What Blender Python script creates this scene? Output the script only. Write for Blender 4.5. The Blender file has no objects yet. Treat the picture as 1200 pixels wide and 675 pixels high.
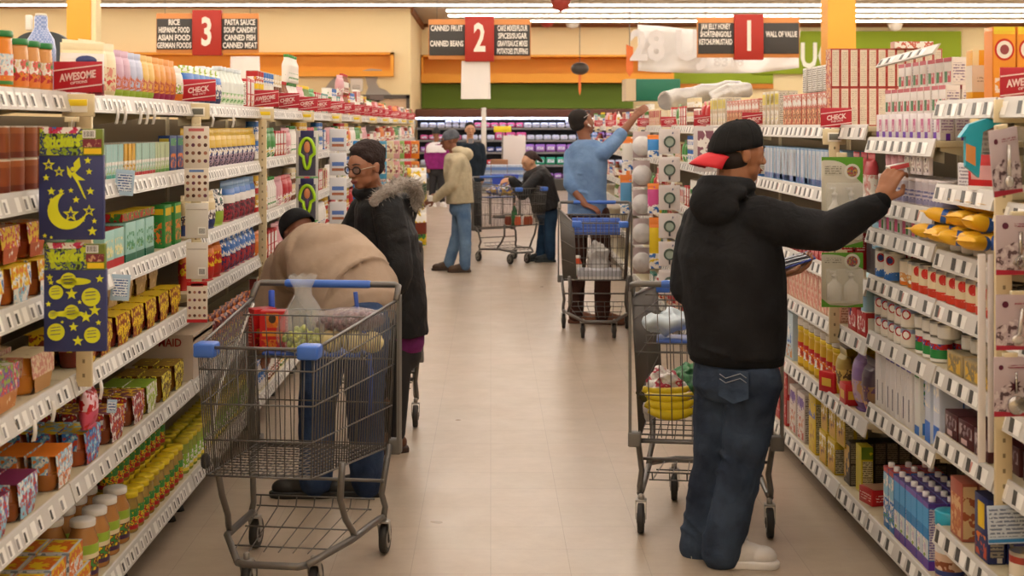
EXPO = 0.28
import re, bpy, bmesh, math, random
from math import sin, cos, pi, sqrt
from mathutils import Vector, Matrix
random.seed(7)
SC = bpy.context.scene
COL = SC.collection
F, CX, CY, EYE = 1600.0, 575.0, 148.0, 1.70
V = Vector
def P(x, y, Z): return V(((x-CX)*Z/F, Z, EYE-(y-CY)*Z/F))
def XL(x): return 1.31*F/(CX-x)       # depth of a point of the left shelf edge
def XR(x): return 1.52*F/(x-CX)
# ------------------------------------------------------------ materials
MATS = {}
def lin(h):
    h = h.lstrip('#'); c = [int(h[i:i+2], 16)/255 for i in (0, 2, 4)]
    return [((v+.055)/1.055)**2.4 if v > .04045 else v/12.92 for v in c]
def _m(key):
    m = bpy.data.materials.new(key); m.use_nodes = True
    return m, m.node_tree.nodes, m.node_tree.links, m.node_tree.nodes['Principled BSDF']
def mat(h, rough=.55, metal=0, spec=.5, emit=0, alpha=1, trans=0, bump=0, bscale=60, coat=0, sub=0):
    key = 'm_%s_%s_%s_%s_%s_%s_%s_%s' % (h, rough, metal, emit, alpha, trans, bump, bscale)
    if key in MATS: return MATS[key]
    m, n, l, b = _m(key)
    c = lin(h)
    b.inputs['Base Color'].default_value = (*c, 1)
    b.inputs['Roughness'].default_value = rough
    b.inputs['Metallic'].default_value = metal
    b.inputs['Specular IOR Level'].default_value = spec
    b.inputs['Alpha'].default_value = alpha
    b.inputs['Transmission Weight'].default_value = trans
    if emit:
        b.inputs['Emission Color'].default_value = (*c, 1); b.inputs['Emission Strength'].default_value = emit
    if bump:
        tc = n.new('ShaderNodeTexCoord'); t = n.new('ShaderNodeTexNoise'); t.inputs['Scale'].default_value = bscale; t.inputs['Detail'].default_value = 4
        bp = n.new('ShaderNodeBump'); bp.inputs['Strength'].default_value = bump; bp.inputs['Distance'].default_value = .01
        l.new(tc.outputs['Object'], t.inputs['Vector']); l.new(t.outputs['Fac'], bp.inputs['Height']); l.new(bp.outputs['Normal'], b.inputs['Normal'])
    MATS[key] = m; return m
def art(cols, scale=30, rough=.45, stretch=(1, 1, 1)):
    """printed packaging picture: flat patches of a few inks"""
    key = 'art_%s_%s_%s' % ('_'.join(cols), scale, stretch)
    if key in MATS: return MATS[key]
    m, n, l, b = _m(key[:60])
    tc = n.new('ShaderNodeTexCoord'); mp = n.new('ShaderNodeMapping'); mp.inputs['Scale'].default_value = stretch
    nz = n.new('ShaderNodeTexNoise'); nz.inputs['Scale'].default_value = scale; nz.inputs['Detail'].default_value = 2
    r = n.new('ShaderNodeValToRGB'); r.color_ramp.interpolation = 'CONSTANT'
    els = r.color_ramp.elements
    k = len(cols)
    els[0].position = 0; els[0].color = (*lin(cols[0]), 1)
    els[1].position = .36; els[1].color = (*lin(cols[1 % k]), 1)
    for i in range(2, k):
        e = els.new(.36+.28*(i-1)/(k-1)); e.color = (*lin(cols[i]), 1)
    l.new(tc.outputs['Object'], mp.inputs['Vector']); l.new(mp.outputs[0], nz.inputs['Vector']); l.new(nz.outputs['Fac'], r.inputs['Fac']); l.new(r.outputs['Color'], b.inputs['Base Color'])
    b.inputs['Roughness'].default_value = rough
    MATS[key] = m; return m
def txt(bg, ink, rows=160, rough=.5):
    """fine print: rows of small type"""
    key = 'txt_%s_%s_%s' % (bg, ink, rows)
    if key in MATS: return MATS[key]
    m, n, l, b = _m(key)
    tc = n.new('ShaderNodeTexCoord'); sp = n.new('ShaderNodeSeparateXYZ')
    ml = n.new('ShaderNodeMath'); ml.operation = 'MULTIPLY'; ml.inputs[1].default_value = rows
    fr = n.new('ShaderNodeMath'); fr.operation = 'FRACT'
    gt = n.new('ShaderNodeMath'); gt.operation = 'GREATER_THAN'; gt.inputs[1].default_value = .5
    nz = n.new('ShaderNodeTexNoise'); nz.inputs['Scale'].default_value = rows*1.2; nz.inputs['Detail'].default_value = 1
    g2 = n.new('ShaderNodeMath'); g2.operation = 'GREATER_THAN'; g2.inputs[1].default_value = .44
    mu = n.new('ShaderNodeMath'); mu.operation = 'MULTIPLY'
    mx = n.new('ShaderNodeMix'); mx.data_type = 'RGBA'
    mx.inputs[6].default_value = (*lin(bg), 1); mx.inputs[7].default_value = (*lin(ink), 1)
    l.new(tc.outputs['Object'], sp.inputs[0]); l.new(sp.outputs['Z'], ml.inputs[0]); l.new(ml.outputs[0], fr.inputs[0]); l.new(fr.outputs[0], gt.inputs[0])
    l.new(tc.outputs['Object'], nz.inputs['Vector']); l.new(nz.outputs['Fac'], g2.inputs[0])
    l.new(gt.outputs[0], mu.inputs[0]); l.new(g2.outputs[0], mu.inputs[1]); l.new(mu.outputs[0], mx.inputs[0]); l.new(mx.outputs[2], b.inputs['Base Color'])
    b.inputs['Roughness'].default_value = rough
    MATS[key] = m; return m
def film(h='ffffff', alpha=.35, rough=.08, bump=.6, bscale=30):
    return mat(h, rough=rough, alpha=alpha, bump=bump, bscale=bscale)
def cloth(h, h2=None, scale=9, rough=.9, fine=350, bump=.25):
    key = 'cloth_%s_%s_%s_%s' % (h, h2, scale, bump)
    if key in MATS: return MATS[key]
    m, n, l, b = _m(key)
    tc = n.new('ShaderNodeTexCoord'); nz = n.new('ShaderNodeTexNoise'); nz.inputs['Scale'].default_value = scale; nz.inputs['Detail'].default_value = 5
    mx = n.new('ShaderNodeMix'); mx.data_type = 'RGBA'
    a = lin(h); c = lin(h2) if h2 else [v*.75 for v in a]
    mx.inputs[6].default_value = (*a, 1); mx.inputs[7].default_value = (*c, 1)
    mr = n.new('ShaderNodeMapRange'); mr.inputs['From Min'].default_value = .38; mr.inputs['From Max'].default_value = .66
    l.new(tc.outputs['Object'], nz.inputs['Vector']); l.new(nz.outputs['Fac'], mr.inputs['Value']); l.new(mr.outputs[0], mx.inputs[0]); l.new(mx.outputs[2], b.inputs['Base Color'])
    n2 = n.new('ShaderNodeTexNoise'); n2.inputs['Scale'].default_value = fine; n2.inputs['Detail'].default_value = 2
    n3 = n.new('ShaderNodeTexNoise'); n3.inputs['Scale'].default_value = 14; n3.inputs['Detail'].default_value = 3; n3.inputs['Distortion'].default_value = 1.2
    bp = n.new('ShaderNodeBump'); bp.inputs['Strength'].default_value = bump; bp.inputs['Distance'].default_value = .004
    b2 = n.new('ShaderNodeBump'); b2.inputs['Strength'].default_value = bump*.9; b2.inputs['Distance'].default_value = .02
    l.new(tc.outputs['Object'], n2.inputs['Vector']); l.new(tc.outputs['Object'], n3.inputs['Vector'])
    l.new(n3.outputs['Fac'], b2.inputs['Height']); l.new(b2.outputs['Normal'], bp.inputs['Normal'])
    l.new(n2.outputs['Fac'], bp.inputs['Height']); l.new(bp.outputs['Normal'], b.inputs['Normal'])
    b.inputs['Roughness'].default_value = rough; b.inputs['Specular IOR Level'].default_value = .25
    MATS[key] = m; return m
# ------------------------------------------------------------ mesh builder
class MB:
    def __init__(s): s.v = []; s.f = []; s.mi = []; s.sm = []; s.mats = []; s.M = None
    def slot(s, m):
        if m not in s.mats: s.mats.append(m)
        return s.mats.index(m)
    def add(s, vs, fs, m=None, smooth=False):
        b = len(s.v)
        if s.M is not None: vs = [s.M @ V(p) for p in vs]
        s.v += [tuple(p) for p in vs]
        k = s.slot(m) if m is not None else 0
        for f in fs:
            s.f.append(tuple(i+b for i in f)); s.mi.append(k); s.sm.append(smooth)
    def box(s, a, b, m=None):
        (x0, y0, z0), (x1, y1, z1) = a, b
        s.add([(x0,y0,z0),(x1,y0,z0),(x1,y1,z0),(x0,y1,z0),(x0,y0,z1),(x1,y0,z1),(x1,y1,z1),(x0,y1,z1)],
              [(0,3,2,1),(4,5,6,7),(0,1,5,4),(1,2,6,5),(2,3,7,6),(3,0,4,7)], m)
    def bbox(s, a, b, m=None, r=.004):
        """box with bevelled edges"""
        bm = bmesh.new(); bmesh.ops.create_cube(bm, size=1)
        c = [(a[i]+b[i])/2 for i in range(3)]; d = [abs(b[i]-a[i]) for i in range(3)]
        for v in bm.verts: v.co = V((v.co.x*d[0]+c[0], v.co.y*d[1]+c[1], v.co.z*d[2]+c[2]))
        bmesh.ops.bevel(bm, geom=bm.edges[:], offset=min(r, min(d)*.45), segments=2, affect='EDGES', profile=.5)
        bm.verts.index_update()
        s.add([v.co[:] for v in bm.verts], [[v.index for v in f.verts] for f in bm.faces], m, True); bm.free()
    def quad(s, p, m=None): s.add(p, [tuple(range(len(p)))], m)
    def prism(s, poly, d, m=None):
        """poly: planar 3-D points, extruded by vector d"""
        n = len(poly); d = V(d)
        vs = [V(p) for p in poly]+[V(p)+d for p in poly]
        s.add(vs, [tuple(reversed(range(n))), tuple(range(n, 2*n))]+[(i, (i+1) % n, n+(i+1) % n, n+i) for i in range(n)], m)
    def rings(s, rs, m=None, smooth=True, caps=(True, True), closed=False):
        n = len(rs[0]); vs = [p for r in rs for p in r]; fs = []
        R = len(rs)
        for i in range(R if closed else R-1):
            j = (i+1) % R
            for k in range(n):
                fs.append((i*n+k, i*n+(k+1) % n, j*n+(k+1) % n, j*n+k))
        if not closed:
            if caps[0]: fs.append(tuple(reversed(range(n))))
            if caps[1]: fs.append(tuple(range((R-1)*n, R*n)))
        s.add(vs, fs, m, smooth)
    def lathe(s, prof, m=None, seg=16, o=(0, 0, 0), smooth=True, sx=1, sy=1, caps=(True, True)):
        """prof: (r, z) from bottom to top; m may be a list giving one material per span"""
        rs = [[(o[0]+r*cos(2*pi*k/seg)*sx, o[1]+r*sin(2*pi*k/seg)*sy, o[2]+z) for k in range(seg)] for r, z in prof]
        if not isinstance(m, (list, tuple)): s.rings(rs, m, smooth, caps); return
        for i in range(len(rs)-1):
            s.rings(rs[i:i+2], m[i], smooth, (False, False))
        s.add(rs[0], [tuple(reversed(range(seg)))], m[0]); s.add(rs[-1], [tuple(range(seg))], m[-1])
    def tube(s, pts, r, m=None, seg=6, closed=False):
        pts = [V(p) for p in pts]; n = len(pts); rs = []; up = None
        for i, p in enumerate(pts):
            if closed: t = (pts[(i+1) % n]-pts[i-1])
            else: t = pts[min(i+1, n-1)]-pts[max(i-1, 0)]
            if t.length < 1e-9: t = V((0, 0, 1))
            t.normalize()
            if up is None:
                up = V((0, 0, 1)) if abs(t.z) < .9 else V((1, 0, 0))
            a = t.cross(up)
            if a.length < 1e-6: a = t.orthogonal()
            a.normalize(); b = a.cross(t); up = b
            rr = r[i] if isinstance(r, (list, tuple)) else r
            rs.append([p+a*cos(2*pi*k/seg)*rr+b*sin(2*pi*k/seg)*rr for k in range(seg)])
        s.rings(rs, m, True, closed=closed)
    def cap(s, p0, p1, r0, r1, m=None, seg=14, sq=1.0, axis=None):
        """tapered capsule"""
        p0, p1 = V(p0), V(p1); t = p1-p0; L = t.length
        if L < 1e-6: t = V((0, 0, 1)); L = 1e-6
        t = t.normalized(); a = V(axis) if axis else t.orthogonal(); a = (a-t*a.dot(t)).normalized(); b = t.cross(a)
        st = [(-r0*.98, r0*.2)]+[(-r0*cos(u), r0*sin(u)) for u in (pi/6, pi/3)]+[(0, r0), (L, r1)]+[(L+r1*cos(u), r1*sin(u)) for u in (pi/3, pi/6)]+[(L+r1*.98, r1*.2)]
        rs = [[p0+t*h+a*cos(2*pi*k/seg)*r+b*sin(2*pi*k/seg)*r*sq for k in range(seg)] for h, r in st]
        s.rings(rs, m)
    def ell(s, c, r, m=None, M=None, seg=16, nr=10):
        c = V(c); rs = []
        for i in range(1, nr):
            u = pi*i/nr
            ring = [V((r[0]*sin(u)*cos(2*pi*k/seg), r[1]*sin(u)*sin(2*pi*k/seg), -r[2]*cos(u))) for k in range(seg)]
            rs.append([c+(M @ p if M is not None else p) for p in ring])
        s.rings(rs, m)
    def build(s, name, parent=None, m=None, loc=None, link=True, mods=None):
        me = bpy.data.meshes.new(name)
        me.from_pydata(s.v, [], s.f)
        mats = s.mats or [m]
        for q in mats: me.materials.append(q)
        if s.mats: me.polygons.foreach_set('material_index', s.mi)
        me.polygons.foreach_set('use_smooth', s.sm)
        me.update()
        o = bpy.data.objects.new(name, me)
        if link: COL.objects.link(o)
        if parent: o.parent = parent
        if loc is not None: o.location = loc
        return o
KIDS = {}
def tag(o, label=None, cat=None, group=None, kind=None):
    if label: o['label'] = label
    if cat: o['category'] = cat
    if group: o['group'] = group
    if kind: o['kind'] = kind
    return o
def empty(name, loc=(0, 0, 0), rz=0, link=True):
    o = bpy.data.objects.new(name, None); o.empty_display_size = .05
    if link: COL.objects.link(o)
    o.location = loc; o.rotation_euler = (0, 0, rz); return o
def structure(o): o['kind'] = 'structure'; return o
# prototypes: (object, [ (child, [subchildren]) ]); never linked themselves
class Proto:
    def __init__(s, root, kids, w, h, d): s.root = root; s.kids = kids; s.w = w; s.h = h; s.d = d
PROTOS = []
def place(pr, loc, rz=0, label=None, cat=None, group=None, scale=1, rx=0, ry=0, name=None):
    r = pr.root.copy(); COL.objects.link(r)
    if name: r.name = name
    r.location = loc; r.rotation_euler = (rx, ry, rz); r.scale = (scale,)*3
    tag(r, label, cat, group)
    for ch, subs in pr.kids:
        c = ch.copy(); COL.objects.link(c); c.parent = r
        for g in subs:
            d = g.copy(); COL.objects.link(d); d.parent = c
    return r
TEXTS = {}
def lettering(s, m, size, M, parent=None, name='lettering', sx=.8, align='CENTER', offset=.006, extrude=.0015, link=True, spacing=1.0):
    """real letters as a thin mesh; M maps letter space (x right, y up, z out) to the parent's space"""
    key = (s, round(offset/size, 3), align, spacing)
    if key not in TEXTS:
        cu = bpy.data.curves.new('t', 'FONT'); cu.body = s; cu.align_x = align; cu.align_y = 'CENTER'; cu.size = 1; cu.offset = offset/size*.5
        cu.extrude = .004; cu.resolution_u = 2; cu.space_character = spacing
        to = bpy.data.objects.new('t', cu); COL.objects.link(to)
        dg = bpy.context.evaluated_depsgraph_get(); dg.update()
        me = bpy.data.meshes.new_from_object(to.evaluated_get(dg))
        TEXTS[key] = ([v.co.copy() for v in me.vertices], [tuple(p.vertices) for p in me.polygons])
        bpy.data.objects.remove(to); bpy.data.meshes.remove(me)
    vs, fs = TEXTS[key]
    b = MB(); b.add([M @ V((v.x*size*sx, v.y*size, v.z*extrude/.004)) for v in vs], fs, m)
    return b.build(name, parent, link=link)
def frame(origin, xdir, ydir):
    x = V(xdir).normalized(); y = V(ydir).normalized(); z = x.cross(y)
    M = Matrix((x, y, z)).transposed().to_4x4(); M.translation = V(origin); return M
# ------------------------------------------------------------ the shop itself
BEIGE = 'cfc0a2'
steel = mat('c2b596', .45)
steel_shaded = mat('8a7c64', .55)  # shelf steel darkened: the shade inside the shelves is put into its colour
white_rail = mat('c9c5bf', .45)
ZL, ZR, CEIL = 34.3, 40.0, 4.70        # left back wall, right back wall, ceiling height
def floor_mat():
    m, n, l, b = _m('floor_tiles')
    tc = n.new('ShaderNodeTexCoord')
    br = n.new('ShaderNodeTexBrick'); br.offset = 0; br.inputs['Scale'].default_value = 1; br.inputs['Brick Width'].default_value = .305; br.inputs['Row Height'].default_value = .305
    br.inputs['Mortar Size'].default_value = .0015; br.inputs['Color1'].default_value = (*lin('b5a390'), 1); br.inputs['Color2'].default_value = (*lin('b0a08c'), 1); br.inputs['Mortar'].default_value = (*lin('9c8c79'), 1)
    nz = n.new('ShaderNodeTexNoise'); nz.inputs['Scale'].default_value = 9; nz.inputs['Detail'].default_value = 8; nz.inputs['Roughness'].default_value = .7
    mx = n.new('ShaderNodeMix'); mx.data_type = 'RGBA'; mx.blend_type = 'MULTIPLY'; mx.inputs[0].default_value = .5
    rp = n.new('ShaderNodeValToRGB'); rp.color_ramp.elements[0].position = .3; rp.color_ramp.elements[0].color = (.72, .68, .64, 1); rp.color_ramp.elements[1].position = .7; rp.color_ramp.elements[1].color = (1, 1, 1, 1)
    l.new(tc.outputs['Object'], br.inputs['Vector']); l.new(tc.outputs['Object'], nz.inputs['Vector']); l.new(nz.outputs['Fac'], rp.inputs['Fac'])
    l.new(br.outputs['Color'], mx.inputs[6]); l.new(rp.outputs['Color'], mx.inputs[7]); l.new(mx.outputs[2], b.inputs['Base Color'])
    b.inputs['Roughness'].default_value = .34
    n4 = n.new('ShaderNodeTexNoise'); n4.inputs['Scale'].default_value = 3
    mr = n.new('ShaderNodeMapRange'); mr.inputs['To Min'].default_value = .22; mr.inputs['To Max'].default_value = .45
    l.new(tc.outputs['Object'], n4.inputs['Vector']); l.new(n4.outputs['Fac'], mr.inputs['Value']); l.new(mr.outputs[0], b.inputs['Roughness'])
    return m
b = MB(); b.box((-16, -4, -.05), (18, 42, 0), floor_mat()); structure(b.build('floor'))
b = MB(); b.box((-16, -4, CEIL), (18, 42, CEIL+.1), mat('c9b8a8', .9)); structure(b.build('ceiling'))
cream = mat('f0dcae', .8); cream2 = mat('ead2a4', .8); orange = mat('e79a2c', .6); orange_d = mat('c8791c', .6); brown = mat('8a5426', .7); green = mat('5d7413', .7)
b = MB(); b.box((-16.2, -4, 0), (-16, 42, CEIL), cream); structure(b.build('wall_left'))
b = MB(); b.box((18, -4, 0), (18.2, 42, CEIL), cream); structure(b.build('wall_right'))
b = MB(); b.box((-16, -4.2, 0), (18, -4, CEIL), cream); structure(b.build('wall_rear'))
def ZY(y, Z): return EYE-(y-CY)*Z/F
def ZX(x, Z): return (x-CX)*Z/F
xc = ZX(481, ZL)
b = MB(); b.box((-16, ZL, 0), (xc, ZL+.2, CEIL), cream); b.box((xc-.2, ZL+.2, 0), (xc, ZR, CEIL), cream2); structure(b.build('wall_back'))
b = MB(); b.box((xc-.2, ZR, 0), (18, ZR+.2, CEIL), cream); structure(b.build('wall_far'))
# brown ceiling trims
b = MB(); b.box((-16, ZL-.06, ZY(10, ZL)), (xc+.06, ZL, CEIL), brown); b.box((xc, ZL, CEIL-.16), (xc+.06, ZR, CEIL), brown); structure(b.build('trim_1'))
b = MB(); b.box((xc, ZR-.06, ZY(32, ZR)), (18, ZR, CEIL), brown); structure(b.build('trim_2'))
# orange light trough on the near wall
def trough(name, x0, x1, z0, z1, Y, d, lip, m_in, m_lip):
    b = MB()
    b.box((x0, Y-.02, z0), (x1, Y, z1), m_in)
    b.box((x0, Y-d, z0), (x1, Y, z0+lip), m_lip); b.box((x0, Y-d, z1-.06), (x1, Y, z1), m_lip)
    b.box((x0, Y-d, z0+lip), (x0+.06, Y, z1), m_lip); b.box((x1-.08, Y-d, z0+lip), (x1, Y, z1), m_lip)
    return structure(b.build(name))
trough('trim_3', -16, ZX(462, ZL), ZY(90, ZL), ZY(62, ZL), ZL, .32, .14, orange, orange)
trough('trim_4', xc+.02, ZX(785, ZR), ZY(98, ZR), ZY(66, ZR), ZR, .9, .26, orange, orange)
b = MB(); b.box((xc+.02, ZR-.5, ZY(127, ZR-.5)), (ZX(740, ZR), ZR, ZY(99, ZR)), green); structure(b.build('wall_band'))
b.M = None
lg = mat('8fa51c', .7)
b = MB(); b.box((ZX(783, ZR), ZR-.12, ZY(98, ZR)), (ZX(905, ZR), ZR, ZY(84, ZR)), lg); b.box((ZX(783, ZR), ZR-.16, ZY(104, ZR)), (ZX(905, ZR), ZR, ZY(98.5, ZR)), orange_d); structure(b.build('trim_5'))
# PRODUCE sign board on the far wall
s = empty('department_sign', (ZX(1015, ZR), ZR-.2, ZY(62, ZR)))
tag(s, 'lime green department sign board with large white letters high on the far wall', 'sign')
w = (ZX(1124, ZR)-ZX(880, ZR))/2; h = (ZY(36, ZR)-ZY(86, ZR))/2; cx = (ZX(1124, ZR)+ZX(880, ZR))/2
b = MB(); b.bbox((cx-w-s.location.x, 0, -h), (cx+w-s.location.x, .15, h), lg, .02); b.build('board', s)
lettering('PRODUCE', mat('f4f1e6', .5), 1.02, frame((ZX(924, ZR)-s.location.x, -.02, ZY(67, ZR)-s.location.z), (1, 0, 0), (0, 0, 1)), s, sx=.72, offset=.05, extrude=.03)
# framed service window on the near back wall
x0, x1 = ZX(402, ZL), ZX(480, ZL)
b = MB(); dk = mat('4c4238', .5)
z0, z1 = ZY(146, ZL), ZY(111, ZL)
for a, c in (((x0, z1-.1), (x1, z1)), ((x0, z0), (x1, z0+.1)), ((x0, z0), (x0+.08, z1)), ((x1-.08, z0), (x1, z1))):
    b.box((a[0], ZL-.08, a[1]), (c[0], ZL, c[1]), dk)
b.box((ZX(434, ZL), ZL-.1, z1-.14), (ZX(450, ZL), ZL, z1-.02), mat('6c5f5a', .6))
wf = b.build('window_1'); structure(wf)
b = MB(); b.box((x0+.08, ZL-.03, z0+.1), (x1-.08, ZL-.01, z1-.1), mat('c9a888', .15)); b.build('window_pane', wf)
# two grey cow silhouettes painted boards on the wall
def silhouette(cx, cy, s, pts, nm, label):
    o = empty(nm, (ZX(cx, ZL), ZL-.03, ZY(cy, ZL)))
    tag(o, label, 'wall decoration')
    b = MB(); b.prism([(x*s, 0, z*s) for x, z in pts], (0, .025, 0), mat('a8a29c', .7)); b.build('silhouette', o)
silhouette(394, 104, .42, [(-.9,-.7),(-.55,-.6),(-.3,-.1),(.1,.05),(.3,-.25),(.55,-.3),(.6,.1),(1,.05),(.75,.35),(.35,.75),(.1,.8),(-.35,.45),(-.6,.1),(-.85,-.3)], 'wall_decoration', 'grey seated animal cut-out on the cream wall beside the small white alarm box')
silhouette(441, 101, .46, [(-.8,-.85),(-.6,-.5),(-.45,-.1),(-.6,.5),(-.75,.85),(-.3,.95),(.3,.9),(.35,.7),(.1,.6),(.0,.2),(.15,-.1),(.5,-.2),(.8,-.45),(.9,-.75),(.5,-.65),(.1,-.9),(-.3,-.75)], 'wall_decoration', 'grey reared-up animal cut-out on the cream wall above the dark service window')
b = MB(); b.bbox((-.16, -.1, -.14), (.16, 0, .2), mat('e8e2da', .5), .03); b.bbox((-.1, -.14, -.08), (.1, -.1, .02), mat('b9b2aa', .4), .02)
tag(b.build('alarm_box', loc=(ZX(418, ZL), ZL, ZY(101, ZL))), 'small white alarm box on the cream wall between the two grey cut-outs', 'alarm')
# columns
def column(name, x0, x1, Y, edge, n):
    b = MB(); w = ZX(x1, Y)-ZX(x0, Y)
    b.box((ZX(x0, Y), Y, 0), (ZX(x1, Y), Y+w, CEIL), mat('e5a02e', .55))
    if edge: b.box((ZX(x1, Y), Y+.05, 0), (ZX(x1, Y)+.09, Y+w-.05, CEIL), mat('ecdcae', .6))
    structure(b.build(name))
column('column', 78, 106, 27.0, True, 1); column('column', 970, 1003, 27.0, False, 2)
# ceiling lamps: continuous rows of tubes
lampm = mat('fff6ea', emit=14)
rows = [-1.5+1.72*k for k in range(0, 18)]+[32.8, 34.4, 36.0, 37.8]
k = 0
for Y in rows:
    xa, xb = (-15.5, 17.5) if Y < ZL-.4 else (xc+.9, 17.5)
    if Y > ZL-1.5 and Y < ZL: continue
    o = empty('ceiling_light', ((xa+xb)/2, Y, CEIL-.02))
    tag(o, 'long row of bright white fluorescent tubes across the ceiling', 'ceiling light', 'rows of fluorescent tubes on the ceiling')
    L = (xb-xa)/2
    b = MB(); b.box((-L, -.09, -.05), (L, .09, .02), mat('d9d2c8', .6)); b.build('housing', o)
    b = MB()
    b.box((-L, -.05, -.085), (L, .05, -.052), lampm); b.build('tube', o)
# smoke detectors and dome cameras
for x, y, c, lab in ((657, 5, 'a33a30', 'red ceiling strobe hanging between the tube rows'), (641, 26, 'a33a30', 'red strobe at the top of the far wall, near the dome camera'), (671, 27.5, 'e6ddd2', 'white dome camera at the top of the far cream wall'), (1049, 30, 'e6ddd2', 'white dome camera above the lime green sign board')):
    Z = 30 if y < 20 else 38.6
    p = P(x, y, Z); b = MB(); b.lathe([(.02, -.16), (.16, -.1), (.2, 0), (.22, .04), (.22, .1), (.1, .12)], mat(c, .4), 14)
    b.lathe([(.02, .1), (.02, CEIL-p.z)], mat('8a8178', .5), 6)
    tag(b.build('security_camera' if c[0] == 'e' else 'fire_strobe', loc=p), lab, 'camera' if c[0] == 'e' else 'alarm')
# hanging orange pennants
for (x, yt, yb, w, Z, lab) in ((738, 52, 90, 8, 24, 'orange vertical hanging sign beside the white banner'), (679.5, 83, 112, 3, 30, 'thin orange pennant hanging under a small dark camera')):
    p = P(x, yb, Z); hgt = (yb-yt)*Z/F; ww = w*Z/F/2
    b = MB(); b.prism([(-ww, 0, .1), (0, 0, 0), (ww, 0, .1), (ww, 0, hgt-.05), (-ww, 0, hgt)], (0, .03, 0), mat('e0702a', .5))
    b.tube([(0, .015, hgt-.03), (0, .015, CEIL-p.z)], .008, mat('77706a'), 5)
    if w == 3: b.ell((0, 0, hgt+.05), (.2, .2, .14), mat('3d3833', .4))
    tag(b.build('hanging_sign', loc=p), lab, 'sign')
# ------------------------------------------------------------ aisle signs
def aisle_sign(cx, num, left, right, lab, rz=0):
    Z = 19.7; k = Z/F; top = {'3': 12, '2': 19, '1': 17}[num]
    o = empty('aisle_sign', (ZX(cx, Z), Z, ZY(top, Z)-53*k), rz)
    tag(o, lab, 'sign')
    z = lambda y: (53-y)*k       # y = pixels below the top of the red panel
    red, blk, wd = mat('a8220e', .55), mat('3a3734', .6), mat('cc8342', .5)
    b = MB(); b.bbox((-60*k, 0, z(50.5)), (60*k, .04, z(3.5)), wd, .004); b.build('wooden_board', o)
    for sgn in (-1, 1):
        b = MB(); b.bbox((min(sgn*17*k, sgn*59*k), -.02, z(46)), (max(sgn*17*k, sgn*59*k), 0, z(10)), blk, .003); pn = b.build('panel', o)
        lines = left if sgn < 0 else right
        for i, t in enumerate(lines):
            if not t: continue
            w = min(35*k, len(t)*.062); M = frame((sgn*38.5*k, -.024, z(14.5+9.0*i)), (1, 0, 0), (0, 0, 1))
            nat = len(t)*.62*.105
            lettering(t, mat('e9e2d8', .5), .112, M, pn, sx=min(.72, w/nat*1.05), offset=.006)
    b = MB(); b.bbox((-17*k, -.05, z(53)), (17*k, .07, z(0)), red, .004); pn = b.build('number_panel', o)
    lettering(num, mat('ecdccd', .5), .56 if num != '1' else .6, frame((0, -.055, z(27)), (1, 0, 0), (0, 0, 1)), pn, sx=.62, offset=.03)
    b = MB()
    for x in (-50*k, 50*k): b.tube([(x, .02, z(3.5)), (x, .02, CEIL-o.location.z)], .004, mat('8a8178'), 5)
    b.build('hanging_wire', o)
aisle_sign(243, '3', ['RICE', 'HISPANIC FOOD', 'ASIAN FOOD', 'GERMAN FOODS'], ['PASTA SAUCE', 'SOUP CAN/DRY', 'CANNED FISH', 'CANNED MEAT'], 'hanging aisle sign with the red panel numbered three, over the rice and soup list')
aisle_sign(562, '2', ['CANNED FRUIT', '', 'CANNED BEANS'], ['CAKE MIXES/FLOUR', 'SPICES/SUGAR', 'GRAVY/SAUCE MIXES', 'POTATOES STUFFING'], 'hanging aisle sign with the red panel numbered two, over the cake mix list')
aisle_sign(877, '1', ['JAM JELLY HONEY', 'SHORTENING/OILS', 'KETCHUP/MUSTARD'], ['', 'WALL OF VALUE'], 'hanging aisle sign with the red panel numbered one, in front of the white banner')
# paper sheets hanging under signs 3 and 2
for x0, x1, y0, y1, lab in ((540, 575, 71.5, 116, 'blank white sheet hanging under the sign numbered two'), (269, 305, 66, 100, 'shorter blank white sheet under the sign for pasta sauce and soup')):
    Z = 19.72; a = P(x0, y0, Z); c = P(x1, y1, Z); b = MB()
    n = 10; vs = []
    for i in range(n+1):
        for j in range(2):
            u = i/n; x = (a.x+(c.x-a.x)*u)*(1 if j else 1); vs.append((x-(a.x+c.x)/2+(.012 if j else 0)*(1-2*u), .012*sin(u*7+j), (a.z if j else c.z)-c.z))
    b.add(vs+[(p[0], p[1]+.003, p[2]) for p in vs], [(2*i, 2*i+2, 2*i+3, 2*i+1) for i in range(n)]+[(2*(n+1)+2*i+1, 2*(n+1)+2*i+3, 2*(n+1)+2*i+2, 2*(n+1)+2*i) for i in range(n)]+[(0, 1, 2*n+3, 2*n+2), (2*n, 4*n+2, 4*n+3, 2*n+1)], mat('e6e0da', .7), True)
    tag(b.build('paper_sheet', loc=((a.x+c.x)/2, Z, c.z)), lab, 'paper')
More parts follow.
